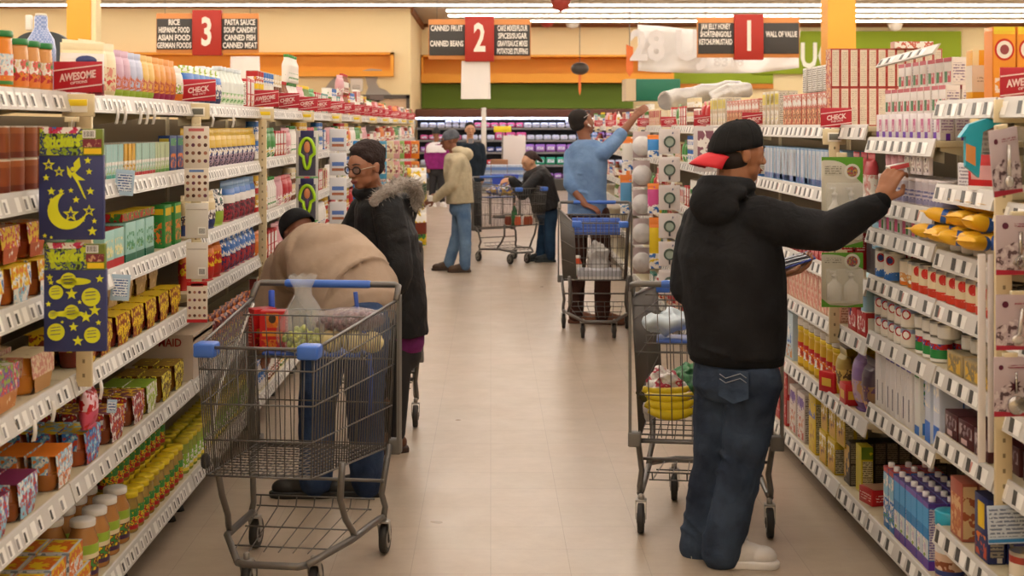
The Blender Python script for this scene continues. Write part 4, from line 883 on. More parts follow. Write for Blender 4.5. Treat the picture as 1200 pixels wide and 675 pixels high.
row('R', evap, 5.02, 5.46, .875, 'short white milk can with a red round emblem on the shelf of stacked cans', 'can', depth=3, tiers=2, gap=.002, rz0=.8)
grc = P_box('milk_tin', .07, .07, .10, m_('dcdcd8'), [(0, .1, 1, .4, m_('2c8a44')), (0, .42, 1, .62, art([W_, '2a4a9a', RD], 40))], [(0, .1, 1, .4, m_('2c8a44')), (.1, .45, .9, .7, art([W_, '2a4a9a'], 40))], [(.05, .05, .95, .95, metal_d)])
cn_t = P_can('milk_can', .04, .05, [(.9, m_('d8d4cc')), (1, metal)], top=metal)
grn = P_can('milk_can', .038, .09, [(.12, m_(W_)), (.5, m_('2c8a44')), (.75, art([W_, '2a4a9a', RD], 50)), (1, m_('d8d8d4'))], top=metal)
row('R', grn, 4.74, 5.0, .875, 'can with a green and white label on the middle shelf beside the red-emblem cans', 'can', depth=3, gap=.002)
row('R', cn_t, 4.66, 5.0, .875+.092, 'short silver can stacked on the green-labelled ones', 'can', depth=3, tiers=1, gap=.002)
row('R', cn_t, 4.12, 4.62, .875+.075, 'short silver can stacked behind the brown packets', 'can', depth=3, tiers=1, gap=.002, back=.06)
pkt = P_box('food_packet', .15, .11, .07, m_('a8946a'), [(.1, .1, .9, .9, art(['b89a5a', '8a7a5a', 'd8b040'], 22))], [(.1, .1, .9, .9, art(['b89a5a', '8a7a5a'], 22))], [(.1, .1, .9, .9, m_('8f8264'))])
row('R', pkt, 4.12, 4.62, .875, 'clear-topped brown food packet on the shelf edge under the silver cans', 'packet', depth=2)
row('R', evl, 5.2, 5.46, 1.10, 'white can with a red and navy round emblem, next to the slim orange-based cans', 'can', depth=2, rz0=.8)
row('R', pets, 5.0, 5.19, 1.10, 'slim cream can with an orange base among the larger cans', 'can', depth=3, gap=.001)
row('R', pet, 4.12, 4.98, 1.10, 'cream milk can with red base and red emblem on the shelf under the yellow bags', 'can', depth=3, gap=.004, rz0=.8)
# tall white boxes
whb = P_box('dry_milk_box', .062, .09, .235, m_('ddd8d8'), [(.1, .88, .9, .97, m_('4a4ab0')), (.3, .5, .7, .85, art(['2a3a8a', 'ddd8d8'], 60)), (.42, .1, .58, .45, m_('3a3a5a'))], [(0, .92, 1, 1, m_('5a3ab0')), (.15, .42, .85, .88, art(['9a94c8', 'ddd8d8', '5a58b0', 'c8c4dc'], 55)), (.35, .08, .5, .4, m_('5a5a6a')), (.6, .08, .75, .35, m_('8a8aa8'))], [(0, 0, 1, 1, m_('5a48b0'))])
whr_ = P_box('dry_milk_box', .062, .09, .235, m_('ddd8d8'), [(.1, .9, .9, 1, m_(RD)), (.3, .55, .7, .85, art(['c86a6a', 'ddd8d8'], 60)), (.42, .1, .58, .45, m_('5a5a6a'))], [(0, .93, 1, 1, m_('b83a4a')), (.2, .45, .8, .85, art(['c89aa0', 'ddd8d8'], 50)), (.2, .1, .8, .4, art(['c8a8a0', 'ddd8d8'], 50))], [(0, 0, 1, 1, m_('c84a50'))])
whg = P_box('dry_milk_box', .062, .09, .235, m_('d9dad6'), [(.1, .88, .9, .97, m_(GR)), (.3, .5, .7, .85, art([GR, 'ddd8d8'], 60)), (.1, .0, .9, .14, m_(BL))], [(0, .92, 1, 1, m_('3a9a4a')), (.15, .42, .85, .85, art([BL, 'ddd8d8', '8ab0d8', GR], 55)), (.1, .02, .9, .2, m_(BL))], [(0, 0, 1, 1, m_('3a9a4a'))])
row('R', whr_, 5.34, 5.47, .585, 'tall white dry milk box with a red top', 'box', depth=2, gap=.001)
row('R', whb, 5.0, 5.33, .585, 'tall white dry milk box with a violet top', 'box', depth=2, gap=.001)
row('R', whg, 4.87, 4.995, .585, 'tall white dry milk box with a green top', 'box', depth=2, gap=.001)
whl = P_box('dry_milk_box', .062, .09, .25, m_('c9d2e4'), [(.05, .5, .95, .95, art([BL, W_, 'c9d2e4'], 22)), (0, 0, 1, .3, m_('2f6fd0'))], [(.05, .5, .95, .95, art([BL, 'c9d2e4'], 22))], [(0, 0, 1, 1, m_('2f5fd0'))])
row('R', whl, 4.68, 4.865, .585, 'tall blue and white dry milk box by the end of the violet-topped ones', 'box', depth=2, gap=.001)
# upper shelves of column A
sug = P_box('sweetener_box', .075, .05, .095, m_('e3dcd8'), [(.1, .1, .45, .5, m_('2f7a4a')), (.5, .1, .9, .5, art(['e3dcd8', 'c84a5a'], 40)), (0, .85, 1, 1, m_('c85a6a'))], [(.1, .1, .9, .8, txt('e3dcdc', '8a7a98', 100))])
sugp = P_box('sweetener_box', .075, .05, .095, m_('e3dce0'), [(.0, .0, .5, .3, m_('6a2ab0')), (.5, .3, .9, .8, art(['e3dcd8', 'c86a9a'], 40))], [(.1, .3, .9, .8, txt('e3dce4', '9a7aa8', 100)), (.3, .0, .6, .25, m_('6a2ab0'))])
row('R', sugp, 4.68, 5.46, 1.65, 'small white sweetener box with a purple patch on the shelf above the black sleeve', 'box', depth=2, back=.02)
row('R', sug, 4.68, 5.40, 1.65+.096, 'small white sweetener box with green patch in the middle layer', 'box', depth=2, back=.04)
row('R', sug, 4.68, 5.3, 1.65+.192, 'small white and pink sweetener box in the highest layer under the tag strip', 'box', depth=1, back=.06)
b = MB(); r_ = rail_mb(.66, 'R', True); ts = r_.build('price_tag_strip', loc=(FR-.02, 5.24, 1.955)); ts.scale = (1, 1, .62); ts.rotation_euler = (.03, -.2, pi)
tag(ts, 'strip of dark and white price tags sticking out above the white sweetener boxes', 'price tags')
psk = P_pouch('sugar_sack', .07, .13, .06, [(.2, m_('d8c0c4')), (.75, art(['d88a9a', 'e0a8b4'], 24)), (1, m_('dfc4c8'))])
row('R', psk, 5.12, 5.36, 1.41+.11, 'small pink sack hanging above the pale canisters', 'bag', gap=.006)
wcn = P_jar('powder_canister', .037, .10, m_('d8cfd0'), m_('b8b0b8'), [(.3, m_('8a86a8')), (1, txt('bcb4c0', '6a6a94', 70))], .012, 1.0)
row('R', wcn, 4.68, 5.46, 1.41, 'pale grey-lilac canister in the row under the pink sacks', 'canister', depth=2)
blis = P_box('blister_pack', .06, .015, .11, m_('e0d8dc'), [(.1, .1, .9, .55, art(['b8a0a0', W_, '5a4a58'], 40)), (.1, .75, .9, .95, m_('e8722c'))], [])
row('R', blis, 4.8, 5.1, 1.41+.115, 'orange-headed blister pack hanging beside the pink sacks', 'packet', gap=.012)
swc = P_box('sweetener_box', .08, .05, .085, m_('e3dce0'), [(.0, .1, .45, .8, m_('d8508a')), (.5, .1, .8, .5, m_(GR))], [(.1, .1, .6, .8, m_('d85a98')), (.6, .1, .9, .5, m_('6aa83a'))])
row('R', swc, 4.9, 5.44, 1.29, 'small white box with a pink side just under the outstretched sleeve', 'box', gap=.02)
lbx = P_box('gelatin_box', .18, .08, .11, m_('86bcd8'), [(.1, .2, .5, .9, m_('6fa8c8')), (.6, .1, .9, .5, txt('d8d8dc', '3a3a44', 160))], [(.1, .1, .4, .5, txt('d8d8dc', '3a3a44', 160)), (.5, .3, .7, .8, m_('8a6a9a'))])
place(lbx, (1.66, 5.52, 1.2), -1.45, 'light blue box with a barcode below the black-sleeved arm', 'box')
drk = P_box('appliance_filter_box', .16, .1, .2, m_('2a2a2c'), [(.1, .1, .3, .9, m_('3a3a3e')), (.4, .1, .6, .9, m_('3a3a3e')), (.7, .1, .9, .9, m_('3a3a3e'))], [(.1, .1, .4, .9, m_('3c3c40')), (.6, .1, .9, .9, m_('3c3c40'))])
row('R', drk, 5.55, 5.9, 1.07, 'black storage carton in the gap behind the soap dispenser packs', 'box', back=.1)
# ---- column B (4.1 .. 4.66)
ah = P_box('baking_soda_box', .072, .07, .225, m_('e8922a'), [(.05, .0, .95, .95, m_('ec9c30')), (.05, .9, .95, 1, m_('e8d83a')), (.1, .1, .9, .3, art(['e8922a', W_, RD], 26))], [(0, 0, 1, .95, m_('e88a22'))], [(0, 0, 1, 1, m_('e8d83a'))])
def emblem(pr, y, z, r, face='x'):
    b = MB(); n = 24
    for rr, c, e in ((r, 'c8281c', .0014), (r*.8, 'f0ece4', .002), (r*.45, '9a4a50', .0026)):
        b.quad([(e, y+rr*.9*cos(2*pi*i/n), z+rr*sin(2*pi*i/n)) for i in range(n)], m_(c))
    pr.kids.append((kid(b, 'emblem'), []))
emblem(ah, 0, .155, .034)
place(ah, (1.655, 4.20, 1.781), -pi/2, 'tall orange baking soda box with red round emblem, second from the cream boxes', 'box')
place(ah, (1.58, 4.20, 1.781), -pi/2, 'tall orange baking soda box with red round emblem next to the cream boxes', 'box')
place(ah, (1.73, 4.20, 1.781), -pi/2, 'tall orange baking soda box with red round emblem, third from the cream boxes', 'box'); place(ah, (1.805, 4.20, 1.781), -pi/2, 'tall orange baking soda box with red round emblem, furthest from the cream boxes', 'box')
sdt = P_box('sugar_box', .05, .06, .165, m_('e0a020'), [(0, .18, 1, .7, m_('dcd0c0')), (.3, .38, .7, .48, txt('dcd0c0', '8a7a68', 90)), (0, .7, .4, 1, m_('e8dcb0'))], [(0, .18, 1, .7, m_('dcd0c0'))])
place(sdt, (1.578, 4.40, 1.781), -pi/2, 'cream and golden-yellow sugar box beside the yellow bottle', 'box')
place(sdt, (1.632, 4.40, 1.781), -pi/2, 'second cream and golden sugar box, hidden partly by the orange boxes', 'box')
btl = P_jar('syrup_bottle', .024, .145, m_('2a2f7a'), m_('e0b81c'), [(.12, m_(BK)), (.35, m_('d8342a')), (.42, m_(YE)), (.7, m_('c8d0e8')), (.75, m_(BK)), (1, m_('e0b81c'))], .022, .62, lidr=.021)
place(btl, (1.575, 4.44, 1.781), pi+.0, 'yellow bottle with a dark blue cap at the end of the highest shelf', 'bottle')
tin = P_can('powder_tin', .05, .11, [(.95, txt('8a8276', '6a6258', 60)), (1, metal)], top=metal_d)
place(tin, (1.60, 4.56, 1.60), pi, 'dull grey tin hanging in shade under the highest shelf', 'can'); place(tin, (1.75, 4.56, 1.60), pi, 'second dull grey tin in shade under the highest shelf', 'can')
place(tin, (1.60, 4.44, 1.501), pi, 'grey tin standing behind the bright red box', 'can'); place(tin, (1.75, 4.44, 1.501), pi, 'grey tin standing behind the red box, deeper in', 'can')
for o_ in [o for o in COL.objects if o.name.startswith('powder_tin')][:2]: o_.location.z = 1.6125; o_.location.y = 4.44
rbx = P_box('tea_box', .12, .07, .11, m_('c81c20'), [(.1, .3, .9, .7, m_('d8a0a0')), (0, 0, 1, .12, m_(W_))], [(.3, .3, .9, .75, m_('e8c8c8')), (0, 0, .3, 1, m_('d8c8b8'))])
place(rbx, (1.53, 4.24, 1.501), pi+.5, 'bright red box with a pale panel on the shelf beneath the grey tins', 'box')
wpk = P_box('tea_box', .09, .06, .08, m_('d8d4d8'), [(.1, .1, .9, .9, txt('d8d4d8', '8a8290', 90))], [(.1, .1, .9, .9, txt('d8d4d8', '8a8290', 90))])
place(wpk, (1.54, 4.42, 1.501), pi+.3, 'small white printed box beside the bright red one', 'box')
for j, yy in enumerate((4.16, 4.27, 4.38, 4.49, 4.6)):
    tt = P_can('powder_tin', .045, .06, [(.9, m_('cfc8c0')), (1, metal)], top=metal) if j == 0 else tt
    place(tt, (FR+.03, yy, 1.28+.001), pi, 'low white tin behind the yellow bags', 'can', 'low white tins behind the yellow bags')
# aqua hang bag
b = MB()
for k in range(6):
    a = k*.5
b.rings([[(-.05+.01*sin(i), 0+.004*k, 0) for k in range(3)] for i in range(2)], m_('1fa0b8')) if False else None
aq = MB(); tl = mat('22a4bc', .35)
aq.prism([(-.045, 0, -.06), (-.01, 0, -.09), (.0, 0, .03), (-.045, 0, .02)], (0, .02, 0), tl); aq.prism([(-.06, 0, .015), (.0, 0, .03), (.055, 0, .055), (.01, 0, .065), (-.035, 0, .05)], (0, .03, 0), tl); aq.prism([(-.045, -.002, -.045), (-.02, -.002, -.06), (-.02, -.002, -.01), (-.045, -.002, 0)], (0, .002, 0), m_('d89050'))
ao = aq.build('oven_mitt', loc=P(1152, 168, 4.12)); ao.scale = (1.15, 1, 1.15); tag(ao, 'turquoise kitchen mitt pack hanging above the bright red box', 'kitchen mitt')
# yellow bags lying in a heap
yb = P_pouch('yellow_bag', .075, .125, .05, [(.25, m_('e0a81c')), (.4, m_('2a5ab0')), (1, m_('e3ae20'))])
k = 0
for (x, y, z, rz, ry, rx) in [(1.500, 4.620, 1.315, -0.60, 1.45, 0.05), (1.550, 4.575, 1.315, -0.30, 1.45, 0.05), (1.600, 4.530, 1.315, 0.00, 1.45, 0.05), (1.500, 4.485, 1.315, 0.30, 1.45, 0.05), (1.550, 4.440, 1.315, 0.60, 1.45, 0.05), (1.600, 4.395, 1.315, -0.60, 1.45, 0.05), (1.500, 4.350, 1.315, -0.30, 1.45, 0.05), (1.550, 4.305, 1.315, 0.00, 1.45, 0.05), (1.600, 4.260, 1.315, 0.30, 1.45, 0.05), (1.500, 4.215, 1.315, 0.60, 1.45, 0.05), (1.550, 4.170, 1.315, -0.60, 1.45, 0.05), (1.530, 4.580, 1.365, -0.52, 1.35, 0.05), (1.630, 4.520, 1.365, -0.17, 1.35, 0.05), (1.580, 4.460, 1.365, 0.17, 1.35, 0.05), (1.530, 4.400, 1.365, 0.52, 1.35, 0.05), (1.630, 4.340, 1.365, -0.52, 1.35, 0.05), (1.580, 4.280, 1.365, -0.17, 1.35, 0.05), (1.530, 4.220, 1.365, 0.17, 1.35, 0.05), (1.600, 4.500, 1.410, -0.40, 1.35, 0.05), (1.600, 4.430, 1.410, 0.00, 1.35, 0.05), (1.600, 4.360, 1.410, 0.40, 1.35, 0.05), (1.600, 4.290, 1.410, -0.40, 1.35, 0.05), (1.600, 4.220, 1.410, 0.00, 1.35, 0.05)]:
    k += 1; place(yb, (x+.02, y-.04, z), rz+pi, 'plump yellow bag with a blue band lying in the heap', 'bag', 'yellow bags heaped on the small shelf', ry=ry, rx=rx)
# .655 : maroon boxes and pouches
mrn = P_box('baking_chocolate_box', .13, .075, .085, m_('4a1c20'), [(.08, .4, .92, .85, art(['8a7a80', '4a1c20', 'a8989a'], 30)), (.2, .1, .6, .3, m_('c8a8a8'))], [(.15, .12, .75, .88, txt('8a7a74', '4a3a38', 110)), (0, .15, .12, .4, m_('c01c20'))], [(0, 0, 1, 1, m_('5a242a'))])
row('R', mrn, 4.22, 4.64, .655, 'maroon baking chocolate box in the lower layer beside the blue and white boxes', 'box', depth=2, tiers=1)
row('R', mrn, 3.88, 4.2, .655, 'maroon baking chocolate box in the lower layer behind the red pouches', 'box', depth=2, back=.05)
row('R', mrn, 3.9, 4.2, .655+.087, 'maroon baking chocolate box in the upper layer under the hanging strainer card', 'box', depth=1, back=.14)
chp = P_pouch('chocolate_chip_bag', .14, .17, .05, [(.4, art([RD, 'd8c0a8', '7a2a20'], 24)), (1, art(['c8202c', 'd8a090'], 20))])
for j in range(7):
    place(chp, (FR+.16, 3.40+j*.062, .69+.012*(j % 2)), pi, 'red and cream pouch lying flat on the shelf under the maroon boxes', 'bag', 'red and cream pouches lying by the maroon boxes', ry=1.35, rx=.1*(j % 3))
# .34 shelf
nvb = P_box('oats_box', .115, .055, .20, m_('1f2a60'), [(.1, .05, .9, .4, art(['d8752c', '1f2a60', 'b84a2c'], 18)), (.25, .5, .75, .9, m_('e0b81c'))], [(.12, .1, .88, .8, txt('9a9284', '4a4a58', 90)), (.2, .02, .5, .1, m_('c8c4bc'))], [(0, 0, 1, 1, m_('2a2f5c'))])
emb = MB(); emb.quad([(.002, .02*cos(2*pi*i/18)*1.1, .145+.036*sin(2*pi*i/18)) for i in range(18)], m_('e8c420')); nvb.kids.append((kid(emb, 'emblem'), []))
row('R', nvb, 4.22, 4.36, .34, 'navy box with a yellow oval and orange bowl over the teal cans', 'box', depth=2)
place(nvb, (FR+.12, 4.13, .341), pi+.9, 'navy box with yellow oval turned slantwise beside its twin', 'box')
brd = P_box('crust_box', .12, .05, .19, m_('a85a4a'), [(.1, .05, .9, .75, art(['c88a50', 'b8683c', 'd8b080'], 30))], [(.05, .05, .95, .95, art(['c88a50', 'a85a3a', 'd8b888'], 26))])
row('R', brd, 4.40, 4.64, .34, 'brown baked-crust box with a red edge beside the navy boxes', 'box', depth=2)
tlcn = P_can('soup_can', .042, .10, [(.55, m_('dcd4c8')), (.9, m_('2a9a90')), (1, metal)], top=metal)
rdcn = P_can('soup_can', .042, .10, [(.3, art(['c8782c', W_], 40)), (.7, m_('dcd0bc')), (.92, m_('a83a2c')), (1, metal)], top=metal)
row('R', rdcn, 4.0, 4.1, .34, 'cream can with a red band by the blue shelf card', 'can', depth=2)
row('R', tlcn, 3.55, 3.98, .34, 'white can with teal band on the low near shelf', 'can', depth=3, gap=.004)
cd = MB(); cd.bbox((-.001, -.075, 0), (.001, .075, .11), m_('c9d4e4'), .0005); cd.quad([(-.0018, -.07, .02), (-.0018, .07, .02), (-.0018, .07, .1), (-.0018, -.07, .1)], txt('d4dce8', '7a86a0', 90)); cd.quad([(-.0018, -.075, .004), (-.0018, .075, .004), (-.0018, .075, .014), (-.0018, -.075, .014)], m_('3a8ac8'))
co_ = cd.build('price_card', loc=P(1187, 637, 3.98)); co_.rotation_euler = (0, .1, pi/2+.12); tag(co_, 'pale blue price card with a blue band above the teal-banded cans', 'price card')
rndl = P_jar('dip_tub', .055, .05, m_('2c2a28'), m_('dcd8d4'), [(1, m_('dcd8d4'))], .01, 1.0)
row('R', rndl, 4.15, 4.45, .135, 'low white tub with black lid at the bottom of the near shelves', 'tub', depth=2, tiers=3)
# near unit beyond the frame edge
fill('R', 2.6, 4.0, [.135, .34, .655, .86, 1.10, 1.47, 1.78], [4], 'on the near shelves behind the utensil cards', G, rn)
# ---- odds and ends further along on the right
sgx = MB(); sgx.bbox((-.20, 0, 0), (.24, .4, .215), mat('0f6a50', .5), .01); sgx.box((-.3, .0, 0), (-.2, .4, .215), mat('c8b494', .6))
tag(sgx.build('storage_carton', loc=(P(769, 118, 13.5).x, 13.5, P(769, 118, 13.5).z)), 'large dark green carton standing on top of the shelves above the outstretched hand', 'carton')
b = MB()
pts = [V((1.45, 12.0, 1.92)), V((1.55, 12.1, 1.94)), V((1.75, 12.2, 1.975)), V((1.98, 12.1, 2.02)), V((2.15, 12.1, 2.05))]
fo = mat('b9b5b0', .25, .5, bump=.9, bscale=14)
b.tube(pts, [.085, .09, .085, .08, .07], fo, 14)
b.tube([(1.85, 11.95, 1.93), (2.0, 11.95, 2.0), (2.2, 12.0, 2.02)], [.07, .075, .06], fo, 12)
fr_ = b.build('foil_roll', loc=(.08, 0, 0)); md = fr_.modifiers.new('r', 'REMESH'); md.mode = 'VOXEL'; md.voxel_size = .014; tx = bpy.data.textures.new('crumple', 'VORONOI'); tx.noise_scale = .16; dd_ = fr_.modifiers.new('d', 'DISPLACE'); dd_.texture = tx; dd_.strength = .03; dd_.mid_level = .5
tag(fr_, 'long silvery wrapped roll lying across the top shelf above the round sponge cards', 'roll')
row('R', G[6][2], 12.5, 13.3, HR[5], 'cream food box on the top shelf between the silvery roll and the green carton', 'box', depth=2)
row('R', G[5][2], 11.55, 11.75, HR[5], 'red cracker box on the top shelf just before the silvery roll', 'box', depth=2)
crm = P_box('display_carton', .5, .3, .14, m_('d9cba8'), [(.1, .2, .9, .8, m_('e3d8bc'))])
place(crm, (FR+.02, 12.1, 1.701), pi, 'wide cream carton supporting the silvery wrapped roll', 'carton')
blu = P_box('cutting_board_pack', .28, .03, .26, m_('e4e0dc'), [(.15, .1, .85, .62, m_('2f9ad0')), (.3, .8, .7, .9, m_('8a6a5a'))])
place(blu, (1.50, 8.3, 1.43), -pi/2, 'white pack with a bright blue window hanging beside the black cap', 'packet')
place(P_box('cutting_board_pack', .24, .03, .30, m_('c9c2c0'), [(.1, .1, .9, .9, art(['b8a8a8', W_, '8a5a6a'], 14))]), (1.46, 9.0, 1.40), -pi/2, 'grey clear utensil pack hanging beyond the white pack with the blue window', 'packet')
# ============ goods in the wall cooler and the displays at the aisle end ============
rb = random.Random(21)
ccol = [('cfd6ee', 'white'), ('a06ac0', 'purple'), ('d0508a', 'pink'), ('3a4a8a', 'navy'), ('2f9a7a', 'green'), ('c8303a', 'red'), ('88a8d8', 'light blue'), ('2c3038', 'black')]
tubs = {}
for c, nm in ccol:
    for k, (w, h) in enumerate(((.20, .13), (.26, .2), (.17, .1))):
        b = MB(); b.bbox((-.09, -w/2, 0), (0, w/2, h), m_(c), .035)
        b.quad([(.001, -w*.35, h*.3), (.001, w*.35, h*.3), (.001, w*.3, h*.7), (.001, -w*.3, h*.7)], art([c, 'e8e4f4', 'b8c0e8', 'e8e4f4'], 14))
        tubs[(nm, k)] = proto(b.build(['salad_tray', 'salad_bag', 'produce_tub'][k], link=False), [], w, h, .1)
names_ = ['lowest', 'second', 'third', 'fourth', 'highest']
for i, hh in enumerate(cool_h):
    x = x0c+.12
    pal = [[1, 6, 0, 2], [0, 7, 5, 4], [1, 4, 0, 3], [6, 2, 1, 0, 4], [6, 0, 2, 1, 0]][i]
    run = 0
    while x < x1c-.15:
        if run == 0: nm = ccol[rb.choice(pal)][1]; kk = rb.choice([0, 1, 2, 0]); run = rb.randint(3, 6)
        t = tubs[(nm, kk)]; run -= 1
        side_ = 'before the silver post' if x < ZX(567, ZC) else 'past the silver post'
        for tt in range(2 if t.h < .12 else 1):
            place(t, (x+t.w/2, ZC+.12, hh+tt*(t.h+.002)+.003), -pi/2, '%s %s on the %s cooler shelf %s' % (nm, t.root.name.replace('_', ' '), names_[i], side_), 'packaged salad', '%s %s on the %s cooler shelf %s' % (nm, t.root.name.replace('_', ' '), names_[i], side_))
        x += t.w+.02
# island display of bottled water between the aisle and the cooler
Zs = 24.5; ks = Zs/F
o = empty('display_table', P(592, 233, Zs)); o.location.z = 0; tag(o, 'low display stand at the aisle end carrying stacked water packs', 'display stand')
b = MB(); b.bbox((-.55, -.3, .55), (.62, .9, .62), mat('8a8680', .5), .02); b.build('top', o)
for sx, sy in ((-.5, -.25), (.56, -.25), (-.5, .85), (.56, .85)):
    b = MB(); b.bbox((sx-.03, sy-.03, 0), (sx+.03, sy+.03, .56), mat('6a6662', .5), .005); b.build('leg', o)
wp = P_box('water_pack', .28, .3, .13, m_('9aa8bc', .2), [(0, .3, 1, .7, m_('5a7ab0')), (0, .75, 1, 1, art(['d8dce4', '9aa8bc', 'b8c4d4'], 40))], [(0, .3, 1, .7, m_('5a7ab0'))], [(0, 0, 1, 1, art(['d8dce4', '8a9ab0', 'b8c4d4'], 30))])
for i in range(4):
    for j in range(3):
        place(wp, (o.location.x-.40+.29*i, Zs-.28, .621+.131*j), -pi/2, 'shrink-wrapped pack of water bottles on the aisle-end stand', 'water pack', 'packs of bottled water on the aisle-end stand')
bt_ = MB(); bt_.prism([(-.24, 0, .24), (-.20, 0, 0), (.20, 0, 0), (.24, 0, .24)], (0, .3, 0), m_('2440a8')); 
t_ = bt_.build('blue_tub', loc=P(592, 212, 23.6)); tag(t_, 'deep blue plastic tub in front of the stacked water packs', 'tub')
t_.location.z = 0.62; t_.location.y = 23.75
b = MB(); b.bbox((-.3, -.2, .55), (.3, .35, .62), mat('8a8680', .5), .02)
for sx in (-.26, .26): b.bbox((sx-.02, -.1, 0), (sx+.02, .25, .56), mat('6a6662', .5), .005)
tag(b.build('small_stand', loc=(t_.location.x, 23.8, 0)), 'small grey stand holding the deep blue tub', 'stand')
Z = 26.0; p = P(602, 193, Z); k = Z/F
b = MB(); b.bbox((-14*k, 0, 0), (14*k, .02, 34*k), m_('d4cccc'), .004); b.tube([(0, .03, 33*k), (0, .03, -p.z+.03)], .012, m_('6a6662'), 6); b.lathe([(.2, 0), (.18, .03), (.03, .04)], m_('6a6662'), 14, o=(0, .03, -p.z))
tag(b.build('display_board', loc=p), 'plain white standing board behind the ponytailed person', 'board')
p = P(589, 155, 25.4); b = MB(); b.bbox((-10*k, 0, 0), (10*k, .03, 7*k), m_('d8c01c'), .004); b.tube([(0, .015, 0), (0, .015, -p.z+.03)], .012, m_('3a3836'), 6); b.lathe([(.2, 0), (.18, .03), (.03, .04)], m_('3a3836'), 14, o=(0, .015, -p.z))
o = b.build('price_sign', loc=p); tag(o, 'small yellow price sign on a stem in front of the cooler', 'sign')
p = P(585, 196, 25.2); b = MB(); b.bbox((-.16, -.1, 0), (.16, .15, .22), m_('8a5a38'), .006); b.box((-.16, -.1, .21), (.0, .15, .23), m_('a8744a'))
q_ = b.build('cardboard_box', loc=(p.x, Zs+.55, .621)); 
b = MB(); b.bbox((-.16, -.1, 0), (.16, .15, .24), m_('8a5a38'), .006); tag(b.build('cardboard_box', loc=(p.x, Zs+.55, .852)), 'brown cardboard box on top, beside the plain white board', 'box'); tag(q_, 'brown cardboard box under another, behind the water packs', 'box')
# stacked bags of produce, right of the aisle end
for i, (x, y, c, lab) in enumerate(((495, 190, 'd8821c', 'tall orange-topped display pack at the end of the long shelves'), (494, 225, '3a2a4a', 'dark purple and green display pack under the orange-topped one'))):
    p = P(478 if 0 else x-14, y+20, 19.5); pr_ = P_pouch('display_pack', .34, .55, .14, [(.3, art([c, GR, YE], 10)), (.6, m_('2a4a34') if i == 0 else m_('7a3020')), (1, art([c, YE, W_], 9))])
    place(pr_, (FL+.30, 19.4, .0 if i else .56), -.9, lab, 'packet')
# hanging electronics: none
# ============ small strips and cards hooked under the left rails ============
for i, (x, y, Z_) in enumerate(((137, 124, 0), (146, 124.5, 0), (164, 125.5, 0), (172, 126, 0), (180, 126.5, 0), (249, 133, 0), (273, 135, 0), (62, 470, 0), (40, 492, 0), (118, 446, 0))):
    Zc = XL(x)*.985; p = P(x, y, Zc); k = Zc/F; b = MB()
    n = 8; w = .012; pts = [(.012*sin(pi*t/n*1.1)-.004, -.052*t/n*1.2) for t in range(n+1)]
    vs = [(px_, -w/2, pz) for px_, pz in pts]+[(px_, w/2, pz) for px_, pz in pts]+[(px_+.001, -w/2, pz) for px_, pz in pts]+[(px_+.001, w/2, pz) for px_, pz in pts]
    m1 = n+1
    b.add(vs, [(j, j+1, m1+j+1, m1+j) for j in range(n)]+[(2*m1+j, 3*m1+j, 3*m1+j+1, 2*m1+j+1) for j in range(n)]+[(j, 2*m1+j, 2*m1+j+1, j+1) for j in range(n)]+[(m1+j, m1+j+1, 3*m1+j+1, 3*m1+j) for j in range(n)], m_('dcd8d2'), True)
    o = b.build('shelf_clip', loc=p); o.rotation_euler = (0, 0, -.9)
    tag(o, 'little curled white plastic clip hanging under a price rail', 'clip', 'curled white clips under the price rails')
for x, y, lab in ((141, 337, 'pale blue price card hooked over the maroon fruit cups'), (146, 214, 'pale blue card standing over the green-lidded canisters'), (131, 476, 'tiny pale blue tag hanging over the amber fruit cups')):
    Zc = XL(x)*.975; s_ = .5 if y > 400 else 1
    b = MB(); b.bbox((-.032*s_, -.001, -.045*s_), (.032*s_, .001, .045*s_), m_('a9c4dc'), .0005); b.quad([(-.024*s_, -.0016, -.03*s_), (.024*s_, -.0016, -.03*s_), (.024*s_, -.0016, .03*s_), (-.024*s_, -.0016, .03*s_)], txt('dce6f0', '3a5a9a', 110))
    o = b.build('price_card', loc=P(x, y, Zc)); o.rotation_euler = (0, .08, .3); tag(o, lab, 'price card')
